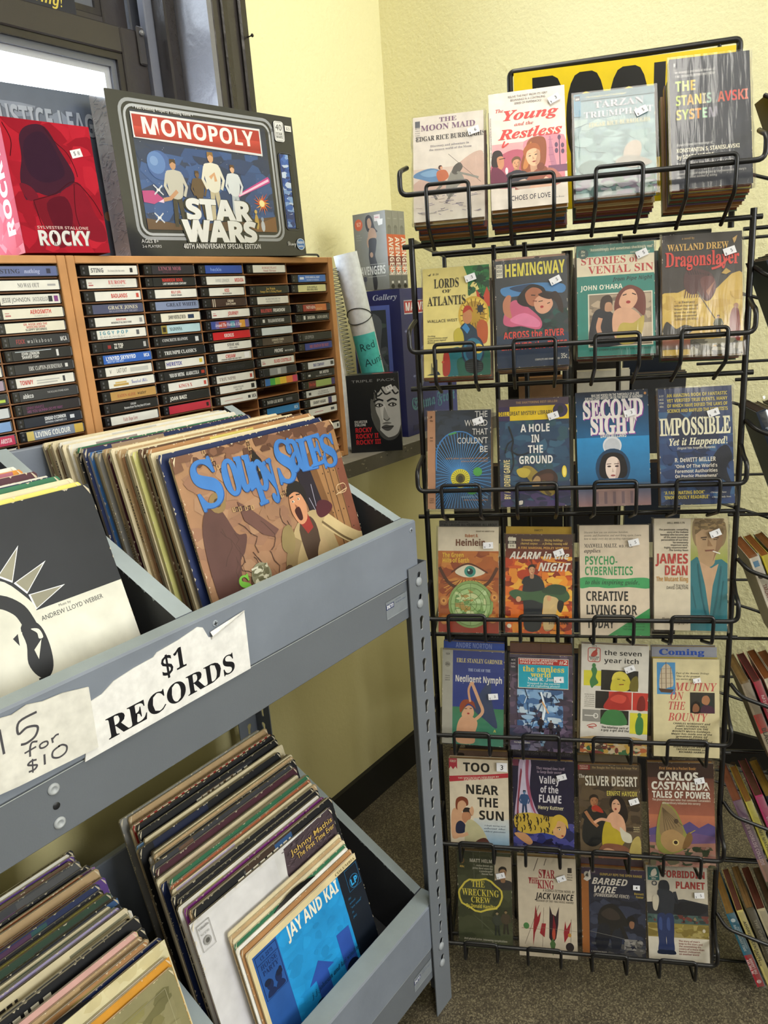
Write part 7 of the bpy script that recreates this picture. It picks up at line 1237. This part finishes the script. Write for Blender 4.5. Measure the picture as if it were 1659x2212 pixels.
C5 = [None, ('mid blue with white capitals', '#3f6cb8', T_('STAYED AWAKE ALL NIGHT', '#c8d4ea', 'b', .54, .52, .52, .28)+T_('THE BEST OF KROKUS', '#a8bce0', 'b', .46, .52, .15, .22)+[('r', .05, .35, .2, .7, '#c8d4ea')]), ('pale yellow', '#c9c490', T_('ELVIS COSTELLO', '#4a483c', 'b', .36, .5, .52, .26)+T_('GIRLS GIRLS GIRLS', '#4a483c', 'b', .4, .5, .18, .24)), None, ('red and orange sunset', '#8a3028', [('r', .45, 0, .86, 1, '#b86a3c'), ('r', .88, 0, 1, 1, '#2a2426')]+T_('NEVADA', '#e0d8cc', 's', .34, .28, .35, .45)+T_('BEACH', '#d0a070', 'b', .22, .6, .15, .3)), ('black with a round white mark', BK_, T_('SHOCKRA', '#d8d6d0', 'b', .28, .34)+T_("GAIUDA'S GROOVE", '#c8c6c0', 's', .40, .76)+[('r', .06, .25, .13, .8, '#d0d0d0')]), None, ('black with grey lettering', BK_, T_('LED ZEPPELIN', '#8a8a8c', 'b', .30, .24)), ('indigo with orange red capitals', '#34408a', T_('DIRE STRAITS ON THE NIGHT', '#b8604c', 's', .72, .52)), None, ('pale grey with indigo name', '#c8c9cc', T_('BAD COMPANY', '#3a3c7c', 'b', .42, .40)+[('r', .86, .25, .97, .8, '#3a3a3c')]), ('black with white block', BK_, T_('MR. MISTER', '#d0d0ce', 'b', .34, .64, .5, .4)+T_('WELCOME TO THE REAL WORLD', '#a8a8a8', 'n', .6, .62, .12, .2)+[('r', .06, .3, .14, .6, '#b8b8b8')]), ('green and dark red', '#8fa05a', [('r', 0, 0, .28, 1, '#5a2424'), ('r', .88, 0, 1, 1, '#4a3a6c')]+T_('Meat Loaf', '#b83a34', 'fr', .24, .14)), ('grey white with small print', '#c4c4c0', T_('ALL THE BEST OF', '#6a6a6c', 's', .34, .58, .5, .26)+T_('THE GREAT IMPOSTORS', '#6a6a6c', 's', .4, .58, .18, .22)+[('r', .08, .3, .16, .7, '#3a3a3c')]), ('white with black name and dark square', WH, T_('SAMMY HAGAR', '#2c2c2e', 'b', .48, .34)+[('r', .68, 0, .82, 1, '#3a345c')]), ('white with thin coloured marks', WH, [('r', .2, .4, .5, .5, '#b06a7c'), ('r', .78, .3, .9, .7, '#55575c')]), None, ('small white tab', WH, rsm('#3a3a3c'))]
LA = [('slate blue with white serif', '#55608c', T_('STING', '#23283c', 's', .32, .22)+T_('nothing', '#a8b0d0', 'si', .26, .58)+[('r', .82, .25, .89, .75, '#2a2c44')]), ('white with grey serif', WH, T_('NO WAY OUT', '#6a6a6c', 's', .36, .48)+[('r', .80, .4, .94, .6, '#9a9a9c')]), ('white with hand-drawn black letters', WH, T_('JESSE JOHNSON', '#33333a', 'n', .46, .26)+T_('SHOCKADELICA', '#55555c', 'n', .26, .66)+[('r', .80, .2, .87, .8, '#2c2e34'), ('r', .90, .2, .97, .8, '#7a3a7c')]), ('cream with bold red name', '#d3cfbe', small('#b06a6a')+T_('AEROSMITH', RD, 'b', .36, .62, .42, .42)+T_('CLASSICS LIVE II', '#8a8a8c', 'n', .24, .62, .12, .15)), ('cream with red and black lines', '#d3cfbe', T_('DR. HOOK AND THE', '#b04a44', 'b', .40, .5, .68, .22)+T_('MEDICINE SHOW', '#b04a44', 'b', .32, .5, .40, .22)+T_('SLOPPY SECONDS', '#3a3a3c', 'b', .36, .5, .12, .22)),
      ('black with tall red letters', '#26282e', T_('FIXX', '#8a3a3c', 'b', .15, .18)+T_('w a l k a b o u t', '#b8b8b8', 'n', .42, .5)+T_('MCA', '#c8c8c8', 'b', .12, .92)), ('black with two white lines', BK_, T_('JOHN LENNON', '#d0d0ce', 'b', .30, .30, .5, .3)+T_('SHAVED FISH', '#d0d0ce', 'b', .28, .29, .14, .3)+[('r', .74, .15, .78, .85, '#c8c8c8'), ('r', .05, .86, .66, .93, '#b8c0c8')]), ('black with thin white serif', '#23242a', T_('ERIC CLAPTON-JOURNEYMAN', '#c8c8c6', 's', .58, .52)+[('r', .86, .3, .91, .7, '#c8c8c8')]), ('white with red word at left', WH, T_('TOMMY', RD, 'b', .22, .17)+[('r', .34, .22, .7, .36, '#a8a8a6'), ('r', .34, .5, .74, .62, '#a8a8a6'), ('r', .80, .2, .84, .8, '#33333a')]), ('dark grey with white lower-case', '#2c2d33', T_('abkco', '#c8c8c8', 'b', .18, .14)+T_('THE ROLLING STONES AGAIN', '#b8b8b8', 'n', .38, .66, .55, .2)), ('black with purple capitals', '#221f26', T_('LENNY KRAVITZ', '#7a3a6c', 'n', .30, .22, .52, .3)+T_('ARE YOU GONNA GO MY WAY', '#8a4a7c', 'n', .62, .38, .14, .3)), ('blue-black with white capitals', '#1a2130', T_("SINEAD O'CONNOR", '#d8dade', 'b', .38, .54, .5, .36)+T_('NOTHING COMPARES 2 U', '#b8bcc4', 'b', .38, .54, .18, .2)+[('r', .80, .3, .88, .7, '#c8ccd4')]), ('grey and yellow blocks', '#7a8496', [('r', 0, 0, .12, 1, '#c8b468'), ('r', .84, 0, 1, 1, '#c8a850')]+T_('LIVING COLOUR', '#e4e4e0', 'b', .62, .45, .25, .55))]
LB = {6: ('black, half cut off', BK_, []), 7: ('white, half cut off', WH, []), 8: ('lilac grey, half cut off', '#9a8a9c', []), 9: ('black with green flash', '#23262a', [('r', .85, .2, .97, .5, '#a8c04a')]), 10: ('pale, half cut off', '#c0c4c8', []), 11: ('blue cloud', '#7a9ac8', [('r', .5, .1, .8, .9, '#c8d4e4')]), 12: ('raspberry red', '#b83a58', T_('ARISTA', '#e8d8dc', 'bi', .18, .86)), 13: ('white with grey capitals', WH, T_('METAL HELL', '#55555a', 'b', .34, .80))}
n = 0
for ci, (x, colm, cn) in enumerate(((.7165, C1, 'first'), (.8375, C2, 'second'), (.9585, C3, 'third'), (1.0795, C4, 'fourth'), (1.2045, C5, 'fifth'))):
    for r, q in enumerate(colm):
        if not q: continue
        n += 1; R = random.Random(n*7)
        cassette(x+R.uniform(-.0005, .0045), r, q[1], q[2], '%s cassette, %s column of the wide cabinet' % (q[0], cn), dark=R.choice([0, 0, .004, .008]) if r else .004, seed=n)
for r, q in enumerate(LA): n += 1; cassette(.5695, r, q[1], q[2], '%s cassette, right column of the cut-off cabinet' % q[0], seed=n)
for r, q in LB.items(): n += 1; cassette(.4530, r, q[1], q[2], '%s cassette, left edge of the photo' % q[0], seed=n)
# ------------------------------------------------------------------ boxes on top of the cabinets
def boxthing(name, label, cat, w, d, h, M4, col, face=None, left=None, cols={}, top=None, mt=None, group=None, partname='carton', ch=.0012, right=None):
    """a printed carton: origin lower front middle; face art on -y, side art on -x"""
    t = empty(name, label, cat, M4, group)
    m = MB(); m.bbox(-w/2, w/2, 0, d, 0, h, col, ch)
    if face: a = Art(w, h, None); face(a); m.art(a, (-w/2, 0, 0), (1, 0, 0), (0, 0, 1), (0, -1, 0))
    if left: a = Art(d, h, None); left(a); m.art(a, (-w/2, d, 0), (0, -1, 0), (0, 0, 1), (-1, 0, 0))
    if right: a = Art(d, h, None); right(a); m.art(a, (w/2, 0, 0), (0, 1, 0), (0, 0, 1), (1, 0, 0))
    if top: a = Art(w, d, None); top(a); m.art(a, (-w/2, 0, h), (1, 0, 0), (0, 1, 0), (0, 0, 1))
    m.build(partname, mt or M_GLOSSP, t); return t
def game_face(a):
    a.r(0, 0, 1, 1, '#1d1f27')
    for x0, y0, x1, y1, wd, c, rd in ((.055, .115, .865, .955, .014, '#8f9298', .05), (.075, .14, .845, .925, .011, '#a8abb0', .045)): a.frame(x0, y0, x1, y1, wd, c, rd)
    a.g(.10, .17, .82, .90, '#20283e', '#23406e'); a.paint(.10, .2, .82, .70, ['#27477c', '#203a68', '#2d5088', '#1c2f54'], 90, 3, .08); R = random.Random(2)
    for k in range(90): x, y = R.uniform(.11, .81), R.uniform(.25, .88); a.e(x, y, .0012, .0018, '#c8d4e4', 5)
    # plain space scene: planet, ships, an explosion, a desert and anonymous adventurers
    a.e(.205, .575, .06, .092, '#3a5a94', 24); a.e(.19, .59, .045, .07, '#5578b0', 20); a.e(.18, .60, .02, .03, '#6f90c0', 14)
    a.p([(.10, .395), (.20, .365), (.20, .34), (.10, .36)], '#e8c0d4'); a.p([(.10, .41), (.155, .415), (.2, .365), (.15, .33), (.10, .34)], '#b03c78'); a.p([(.60, .42), (.80, .56), (.81, .545), (.81, .52), (.61, .405)], '#c03c88'); a.p([(.61, .42), (.80, .545), (.805, .53), (.615, .41)], '#f0c0dc')
    for k in range(14): t_ = k*.449; a.p([(.745, .37), (.745+.055*math.cos(t_)*R.uniform(.6, 1.2), .37+.08*math.sin(t_)*R.uniform(.6, 1.2)), (.745+.02*math.cos(t_+.4), .37+.03*math.sin(t_+.4))], R.choice(['#e0702c', '#e8a03c', '#c8481c']))
    a.e(.745, .37, .016, .024, '#f0e0a0'); a.p([(.10, .17), (.10, .24), (.3, .2), (.82, .28), (.82, .17)], '#5a4030'); a.p([(.6, .17), (.82, .28), (.82, .17)], '#7a5434')
    for x, y in ((.165, .245), (.18, .42)): a.l([(x-.022, y+.03), (x+.022, y-.03)], .006, '#c0c4cc'); a.l([(x-.022, y-.03), (x+.022, y+.03)], .006, '#c0c4cc'); a.e(x, y, .010, .008, '#d8d8d8', 8)
    for x, y, k, top_, legs_, sk, hr in ((.27, .19, .43, '#b8b4a8', '#3a342c', '#b88a68', '#4a3424'), (.39, .26, .30, '#5a4430', '#4a3828', '#6a4c34', '#4a3424'), (.475, .24, .45, '#d8d4c4', '#b8ac90', '#cc9c74', '#8a6434'), (.59, .26, .36, '#cfd4d8', '#b0b8c0', '#d0a484', '#5a3c28')): a.figure(x, y, k, top_, legs_, sk, hr)
    a.l([(.275, .42), (.235, .37), (.2, .36)], .016, '#b88a68'); a.l([(.46, .52), (.485, .55), (.49, .50)], .016, '#cc9c74')
    for x, y, k in ((.70, .17, .14), (.735, .16, .1)): a.e(x, y+k*.5, .012, k*.4, '#b8bcc4' if x > .71 else '#b8984c', 10); a.e(x, y+k, .009, .015, '#8a98b0' if x > .71 else '#c8a85c', 8)
    a.p([(.10, .885), (.10, .73), (.785, .70), (.785, .885)], '#d2d2d4'); a.p([(.106, .872), (.106, .745), (.778, .715), (.778, .872)], '#a82a28'); a.g(.108, .735, .776, .80, '#c23c34', '#982220'); 
    a.t('MONOPOLY', .440, .760, .098, '#e6e4de', 'b', w=.60, off=.006)
    a.t('+ Fast-Dealing Property Trading Game +', .265, .905, .017, '#c8c8c8', 'b', w=.30)
    a.r(.32, .11, .66, .165, '#1d1f27')
    for s_, y, w_, h_ in (('STAR', .245, .36, .125), ('WARS', .10, .41, .13)): a.t(s_, .485, y, h_, '#14151a', 'b', w=w_+.02, off=.055); a.t(s_, .485, y, h_, '#dcdcda', 'b', w=w_, off=.04)
    a.t('40TH ANNIVERSARY SPECIAL EDITION', .485, .05, .032, '#d0d0ce', 'b', w=.44); a.t('AGES 8+', .10, .085, .024, '#c8c8c8', 'n', w=.085); a.t('2-6 PLAYERS', .105, .055, .018, '#b8b8b8', 'n', w=.095)
    # clear window with the packed pieces, and badges
    a.frame(.885, .19, .975, .74, .006, '#2c2f3a', .02); a.p([(.89, .2), (.89, .73), (.945, .73), (.945, .2)], '#1f3f8c'); a.paint(.892, .21, .945, .73, ['#3a66b4', '#27509e', '#7a9cd0', '#1a3474', '#c0d0e8', '#2f5cae'], 90, 5, .025); a.r(.948, .2, .972, .73, '#14161c')
    a.frame(.876, .82, .935, .955, .004, '#d8d8d6', .012); a.r(.880, .825, .931, .95, '#d6d6d4'); a.t('40', .905, .895, .042, '#24262c', 'n', w=.04); a.t('STAR', .905, .862, .018, '#24262c', 'b', w=.04); a.t('WARS', .905, .840, .018, '#24262c', 'b', w=.042)
    a.r(.945, .895, .985, .935, '#d8d6ce'); a.t('$25', .965, .905, .02, '#55555a', 'n', w=.025); a.t('Disney', .905, .075, .034, '#d8d8d8', 'sc', w=.055); a.e(.965, .085, .027, .042, '#2f6ab0', 20); a.frame(.939, .045, .991, .125, .003, '#c8d8e8', .024); a.t('Hasbro', .965, .088, .022, '#e0e8f0', 'b', w=.042); a.t('Gaming', .965, .062, .016, '#e0e8f0', 'b', w=.036)
def silver(a):
    a.r(0, 0, 1, 1, '#c4c8cc'); R = random.Random(6)
    for k in range(170): x, y = R.random()*.92, R.random()*.97; a.l([(x, y), (min(1, x+R.uniform(.03, .3)), min(1, max(0, y+R.uniform(-.015, .03))))], .02, R.choice(['#e8ecf0', '#9aa2ac', '#dfe6ec', '#88909c', '#b0c0d4']))
M_WRAP = mat('shrink_wrapped_print', .16, .6, coat=.6, bump=.06, bscale=30)
CT = 1.4113
boxthing('board_game', 'black board game box with a red title banner standing on the wide cabinet', 'board game', .405, .052, .266, Matrix.Translation((1.040, 1.150, CT)) @ Matrix.Rotation(-.105, 4, 'Z') @ Matrix.Rotation(-.03, 4, 'X'), '#1b1d24', game_face, silver, mt=M_WRAP)
def red_face(a):
    a.g(0, 0, 1, 1, '#a81c2c', '#8a1424'); a.paint(0, 0, 1, 1, ['#a41a2c', '#981828', '#ae2030', '#8c1424'], 60, 3, .2)
    a.b([(.18, .88), (.30, .96), (.48, .96), (.60, .80), (.72, .62), (.66, .52), (.40, .44), (.24, .46), (.12, .40), (.10, .56), (.16, .72)], '#3c1a2a'); a.b([(.22, .84), (.44, .92), (.58, .74), (.60, .60), (.36, .54), (.2, .62)], '#31182a'); a.b([(.08, .52), (.2, .50), (.26, .42), (.14, .40)], '#6a1626'); a.b([(.2, .40), (.5, .46), (.74, .56), (.82, .44), (.66, .36), (.60, .14), (.4, .04), (.24, .26)], '#6f1422'); a.b([(.5, .44), (.74, .54), (.84, .44), (.90, .3), (.98, .22), (.98, .1), (.8, .1), (.64, .2)], '#7d1626'); a.b([(.34, .38), (.56, .44), (.62, .3), (.52, .12), (.4, .16)], '#561020')
    for p in ([(.46, .96), (.56, .86), (.68, .78), (.74, .68), (.76, .60)], [(.2, .40), (.46, .46), (.7, .56), (.88, .44), (.98, .30)], [(.2, .4), (.24, .22), (.3, .14)], [(.7, .54), (.66, .3), (.72, .12)], [(.02, .96), (.08, .84), (.04, .72)]): a.l(p, .008, '#3a0a14', True)
    a.t('SYLVESTER STALLONE', .48, .185, .022, '#c8a8a4', 'b', w=.60); a.t('ROCKY', .48, .055, .11, '#7a6a6c', 'b', w=.62, off=.02); a.t('ROCKY', .475, .06, .11, '#cfcdca', 'b', w=.62, off=.014); a.figure(.355, .062, .10, '#3a0c14', '#3a0c14', '#3a0c14', '#3a0c14')
    a.p([(.72, .80), (.85, .825), (.87, .765), (.74, .74)], '#e0dcdc'); a.t('$ 8', .80, .77, .03, '#55555a', 'n', w=.08, rot=.15)
def red_side(a):
    a.r(0, 0, 1, 1, '#b84a5c'); a.paint(0, 0, 1, 1, ['#c45a6a', '#b83c50', '#d07a86'], 25, 3, .3); a.t('ROCKY', .80, .14, .135, '#ece4e4', 'b', rot=pi/2, al='l', sx=1.05, off=.02)
boxthing('video_box', 'red film box with a boxing glove picture and silver title on the cut-off cabinet', 'video box', .138, .094, .189, Matrix.Translation((.704, 1.141, CT+.0022)) @ Matrix.Rotation(-.09, 4, 'Z') @ Matrix.Rotation(-.03, 4, 'X'), '#8a1424', red_face, red_side, mt=M_MATTE)
def grey_face(a):
    a.g(0, 0, 1, 1, '#4a5364', '#6a7280'); a.paint(0, 0, 1, .9, ['#525b6c', '#5f6878', '#464e5e', '#6f7888'], 60, 3, .12); a.t('JUSTICE LEAGUE', .50, .745, .13, '#333b4a', 'b', w=.94, off=.02); a.t('JUSTICE LEAGUE', .495, .75, .13, '#8d95a2', 'b', w=.94, off=.006)
    a.l([(.62, .62), (.70, .4), (.78, .02)], .012, '#2a303c'); a.p([(.61, .64), (.625, .70), (.64, .63)], '#2a303c'); a.b([(.60, .2), (.66, .5), (.74, .52), (.80, .3), (.78, .02), (.62, .02)], '#5a6272'); a.e(.785, .27, .03, .03, '#a8846c', 12)
boxthing('film_box', 'large slate grey box with embossed title leaning behind the red film box', 'film box', .220, .04, .272, Matrix.Translation((.795, 1.252, CT+.002)) @ Matrix.Rotation(-.10, 4, 'Z') @ Matrix.Rotation(-.04, 4, 'X'), '#4a5262', grey_face)
# bent wire bookend on the right end of the wide cabinet
m = MB(); m.tube(fillet([(1.300, 1.235, 1.4125), (1.300, 1.235, 1.424), (1.400, 1.235, 1.424), (1.400, 1.235, 1.392), (1.345, 1.235, 1.386)], .008), .0024, '#3a3d38', 8)
tag(m.build('wire_bookend', M_WIRE), 'bent wire loop at the top right corner of the wide cabinet', 'bookend')
# ------------------------------------------------------------------ things on the ledge
LZ = .9634
def noir(a):
    a.r(0, 0, 1, 1, '#15161a')
    s, d = '#b4b2ac', '#75736f'
    a.b([(.50, .76), (.44, .58), (.46, .40), (.58, .24), (.74, .18), (.92, .22), (1.0, .34), (1.0, .80), (.78, .86), (.58, .84)], s); a.b([(.44, .66), (.46, .40), (.57, .25), (.60, .40), (.53, .55), (.55, .76)], '#55544f'); a.b([(.56, .30), (.74, .18), (.92, .22), (1, .34), (1, .28), (.9, .17), (.74, .14), (.60, .2)], '#4a4947'); a.b([(.62, .56), (.66, .40), (.72, .36), (.74, .52), (.70, .62)], '#c9c7c1')
    a.b([(.42, .74), (.46, .90), (.64, .96), (.9, .96), (1, .90), (1, .78), (.92, .84), (.80, .78), (.70, .84), (.60, .76), (.53, .80), (.50, .68)], '#121316')
    for p in ([(.52, .80), (.58, .72), (.68, .76)], [(.66, .82), (.74, .74), (.84, .76)], [(.84, .84), (.92, .74), (.99, .76)], [(.60, .86), (.56, .70), (.62, .68)]): a.l(p, .03, '#17181b', True)
    for x in (.60, .86): a.l([(x-.10, .645), (x, .675), (x+.09, .655)], .035, '#17181b', True); a.b([(x-.09, .60), (x, .63), (x+.085, .60), (x, .575)], '#2c2b2a'); a.b([(x-.05, .60), (x, .617), (x+.05, .60), (x, .585)], '#d0cec8'); a.e(x+.01, .602, .02, .018, '#141416', 10)
    a.b([(.70, .58), (.665, .44), (.70, .40), (.77, .395), (.80, .43), (.76, .46)], '#9a9892'); a.l([(.67, .425), (.73, .40), (.79, .425)], .016, '#3a3937', True); a.b([(.62, .315), (.70, .345), (.78, .335), (.86, .325), (.78, .27), (.70, .27)], '#4c4a48'); a.l([(.62, .315), (.72, .31), (.86, .323)], .012, '#1c1c1c', True); a.b([(.64, .36), (.72, .385), (.82, .365), (.74, .352)], '#6f6d68')
    a.t('TRIPLE  PACK', .52, .905, .032, '#8f8f90', 'n', w=.84)
    a.t('SYLVESTER', .10, .385, .032, '#d8d6d0', 'b', w=.25, al='l'); a.t('STALLONE', .10, .345, .032, '#d8d6d0', 'b', w=.22, al='l')
    for s_, y, w_ in (('ROCKY', .265, .33), ('ROCKY II', .185, .45), ('ROCKY III', .105, .49)): a.t(s_, .10, y, .058, '#b8242a', 'b', w=w_, al='l', off=.02)
    a.p([(.74, .83), (.86, .86), (.90, .80), (.78, .77)], '#d8d6d2'); a.t('$ 9', .82, .805, .03, '#55555a', 'n', w=.08, rot=.3)
boxthing('video_box', 'black film box with a brooding black and white face standing on the ledge', 'video box', .122, .048, .183, Matrix.Translation((1.3885, 1.094, LZ)) @ Matrix.Rotation(math.radians(-56), 4, 'Z'), '#17181c', noir, top=lambda a: a.r(.5, .1, .9, .5, '#a83a34'))
def fig_front(a):   # left-hand, windowed face of the figure box
    a.r(0, 0, 1, 1, '#23265a'); a.r(.0, .0, .78, .90, '#5a68b0'); a.g(.03, .02, .70, .87, '#3a4048', '#4a5058'); a.paint(.04, .05, .69, .85, ['#454c54', '#5a6068', '#3a4048', '#6a7078', '#50605e'], 60, 3, .15); a.b([(.1, .6), (.3, .84), (.6, .8), (.55, .6), (.68, .45), (.4, .3), (.2, .35)], '#646a72'); a.b([(.4, .42), (.62, .5), (.66, .3), (.5, .2)], '#4a6460'); a.l([(.45, .3), (.5, .1)], .08, '#6a6a6a'); a.t('Gallery', .70, .935, .036, '#b8bcc8', 'si', w=.50)
def fig_side(a):
    a.r(0, 0, 1, 1, '#2a2d62'); a.p([(.42, 0), (.55, .2), (.65, .52), (.72, .34), (1, .2), (1, 0)], '#3c4278'); a.r(.06, .835, .50, .92, '#a83038'); a.frame(.06, .835, .50, .92, .01, '#c8c8d0'); a.t('MARVEL', .28, .853, .052, '#e0e0e4', 'b', w=.40, off=.01); R = random.Random(3)
    for k in range(26):
        x, y = R.uniform(.06, .9), R.uniform(.30, .80)
        for q in range(3): a.l([(x-.025*math.cos(q*1.05), y-.010*math.sin(q*1.05)), (x+.025*math.cos(q*1.05), y+.010*math.sin(q*1.05))], .007, '#8088b8')
    a.b([(.2, .32), (.3, .5), (.36, .6), (.38, .44), (.30, .32)], '#6a7088'); a.t('Emma Frost', .52, .175, .08, '#4a7a8c', 'fr', w=.86, off=.01); a.t('WARNING', .36, .085, .02, '#8a8a98', 'b', w=.3); a.r(.1, .03, .8, .07, '#23254c')
GT = boxthing('figure_box', 'dark blue collectible figure box with a window and snowflake side on the ledge', 'figure box', .27, .15, .3725, Matrix.Translation((1.574+.135, 1.140, LZ)) @ Matrix.Rotation(math.radians(3), 4, 'Z'), '#23265a', fig_side, fig_front)
def av_cover(a):
    a.r(0, 0, 1, 1, '#7d7c72'); a.e(.17, .86, .125, .075, '#c8603c', 22); a.t("'67", .17, .84, .05, '#e8c0a0', 'b', w=.15)
    a.b([(.40, .94), (.50, .97), (.60, .92), (.66, .80), (.74, .75), (.66, .74), (.56, .76), (.44, .76), (.38, .84)], '#24201e'); a.b([(.44, .90), (.52, .93), (.57, .86), (.53, .80), (.46, .81)], '#a8866a'); a.b([(.44, .72), (.52, .80), (.66, .78), (.70, .68), (.58, .66), (.46, .64)], '#a8866a'); a.l([(.50, .72), (.42, .64), (.44, .56)], .06, '#a8866a', True); a.b([(.46, .66), (.68, .66), (.66, .54), (.62, .44), (.68, .30), (.60, .20), (.46, .22), (.44, .34), (.42, .44), (.44, .54)], '#262422'); a.e(.51, .46, .05, .035, '#a8866a', 14); a.b([(.50, .2), (.60, .2), (.64, .1), (.60, .0), (.52, .0)], '#2c2a28')
    a.t('AVENGERS', .52, .205, .105, '#cfcec4', 'b', w=.78, off=.01); a.figure(.26, .05, .16, '#4a4a54', '#6a6a6c', '#8a8478', '#23211f'); a.l([(.36, .175), (.92, .175)], .01, '#b8b6aa'); a.l([(.45, .335), (.92, .335)], .01, '#b0aea2'); a.r(.66, .88, .84, .96, '#d0c4bc'); a.p([(.74, .90), (.92, .90), (.90, .83), (.78, .82)], '#d8d6d0'); a.l([(.68, .925), (.80, .925)], .014, '#b04a5c'); a.tl(['MRS PEEL', 'JOHN STEED', 'IN COLOR'], .08, .72, .012, .03, '#a8a69a', f='n', al='l')
def av_spine(k):
    def fn(a):
        a.r(0, 0, 1, 1, '#86857a'); a.r(0, .30, 1, .70, '#c2603c'); a.r(.0, .30, 1, .42, '#7a3a30'); a.e(.5, .77, .3, .05, '#6a695f', 14); a.r(.2, .70, .8, .78, '#74736a'); a.e(.5, .255, .36, .045, '#c8603c', 16); a.t("'67", .5, .24, .03, '#e8b088', 'b', w=.4); a.r(.1, .18, .9, .195, '#c8b0a0'); a.r(.0, .0, 1, .17, '#5f5e58'); a.e(.55, .03, .3, .03, '#141414', 12); a.r(.4, .07, .7, .10, '#c8c6bc')
        a.t('AVENGERS', .30, .665, .105, '#dcd4c4', 'b', w=None, rot=-pi/2, al='l', sx=.62, off=.01); a.l([(.25, .9), (.75, .9)], .03, '#b8b6aa')
    return fn
for k in range(3):
    boxthing('video_box', ['grey tape box with a dark-haired woman cover, leftmost of the orange-spined three', 'grey tape box with orange spine, middle of the three on the blue figure box', 'grey tape box with orange spine, rightmost of the three on the blue figure box'][k], 'video box', .0268, .105, .190,
             Matrix.Translation((1.6205+.0134+.0275*k, 1.196, LZ+.3752)), '#86857a', av_spine(k), av_cover if k == 0 else None, group='tape boxes on the figure box')
# spiral notebooks standing between the cabinet and the roll
t = empty('spiral_notebook', 'upright spiral notebook with long wire coil right of the wide cabinet', 'notebook', Matrix.Translation((1.44, 1.25, LZ)))
def lerp3(p, q, f): return Vector(p)*(1-f)+Vector(q)*f
ca, cb = (1.425, 1.215, 1.392), (1.427, 1.170, LZ+.012)
m = MB(); pts = []
for k in range(46*12+1):
    f = k/(46*12); c = lerp3(ca, cb, f); an = 2*pi*k/12; pts.append(c+Vector((.0115*math.cos(an)+.003, .0115*math.sin(an)*.6, 0)))
m.tube(pts, .0011, '#8a8a80', 5); world_child(m.build('wire_coil', M_METAL), t)
m = MB(); V = [(1.432, 1.212), (1.425, 1.30)]
P = [(1.415, 1.224, 1.395), (1.424, 1.224, 1.395), (1.426, 1.182, LZ), (1.417, 1.182, LZ)]
Q = [(p[0]-.012, p[1]+.16, p[2]) for p in P]
for q in ((P[0], P[3], P[2], P[1]), (Q[0], Q[1], Q[2], Q[3]), (P[0], P[1], Q[1], Q[0]), (P[3], Q[3], Q[2], P[2]), (P[1], P[2], Q[2], Q[1]), (P[0], Q[0], Q[3], P[3])): m.poly(q, '#d0ccba')
world_child(m.build('page_block', M_PAPER), t)
# rolled poster with rubber band and sticky note
ra, rb = Vector((1.462, 1.205, 1.424)), Vector((1.527, 1.165, LZ+.008)); ax = (ra-rb).normalized(); L_ = (ra-rb).length
Rm = ax.to_track_quat('Z', 'Y').to_matrix().to_4x4(); RT = Matrix.Translation(rb) @ Rm
t = empty('rolled_poster', 'leaning white rolled poster with a turquoise note and a rubber band', 'poster', Matrix.Translation(rb))
m = MB(); n = 44
rad = lambda a: .0255+.0012*a/(2*pi)
prof = [(rad(2*pi*2.6*k/n), 2*pi*2.6*k/n) for k in range(n+1)]
vs = [RT @ Vector((r*.94*math.cos(a), r*.94*math.sin(a), z)) for z in (0, L_) for r, a in prof]; m.raw(vs, [(k, k+1, n+1+k+1, n+1+k) for k in range(n)], '#d9dde0', 0, True)
cyl = [RT @ Vector((.0289*math.cos(2*pi*k/32), .0289*math.sin(2*pi*k/32), z)) for z in (0, L_) for k in range(32)]; m.raw(cyl, [(k, (k+1) % 32, 32+(k+1) % 32, 32+k) for k in range(32)], '#d9dde0', 0, True)
rp = world_child(m.build('paper_roll', M_PAPER), t)
def band(z0, tilt): return [RT @ Vector((.0301*math.cos(2*pi*k/28), .0301*math.sin(2*pi*k/28), z0+tilt*math.sin(2*pi*k/28+2.2))) for k in range(28)]
m = MB(); m.tube(band(.312, .020), .0011, '#25272a', 5, True); m.tube(band(.306, -.012), .0011, '#25272a', 5, True); world_child(m.build('rubber_band', M_WIRE), t)
# the note wraps the side that faces the viewer
inv = RT.to_3x3().inverted(); dv = inv @ (Vector((0, 0, 1.3))-(rb+ax*.15)); a0 = math.atan2(dv.y, dv.x); m = MB(); k_ = 14; z0, z1 = .165, .268
def np_(f, z, r=.0296): an = a0-1.15+f*2.3; return RT @ Vector((r*math.cos(an), r*math.sin(an), z))
g = [[np_(i/k_, z0+(z1-z0)*j/4) for i in range(k_+1)] for j in range(5)]; m.raw([p for r in g for p in r], [(j*(k_+1)+i, j*(k_+1)+i+1, (j+1)*(k_+1)+i+1, (j+1)*(k_+1)+i) for j in range(4) for i in range(k_)], '#55c0bc', 0, True)
for s_, zz, hh, f0 in (('Red', .228, .019, .22), ('Aunts', .190, .019, .28)):
    pen = 0
    for ch in s_:
        gv, gf, adv = glyph(ch, 'n', -.012); k2 = hh/.7
        if gv: m.raw([np_(f0+(pen+x)*k2/.068, zz+y*k2+(pen*k2)*.15, .0300) for x, y in gv], gf, S('#23363c'))
        pen += adv*.95
world_child(m.build('sticky_note', M_PAPER), t)['label'] = 'turquoise sticky note with handwriting'
# nail in the window casing
m = MB(); m.lathe([(.0015, 0), (.0015, .012), (.004, .012), (.004, .014), (0, .0145)], '#2a2624', 8, T=Matrix.Translation((1.424, 1.4138, 1.925)) @ Matrix.Rotation(pi/2, 4, 'X')); tag(m.build('nail', M_METAL), 'small dark nail head on the right window casing', 'nail')
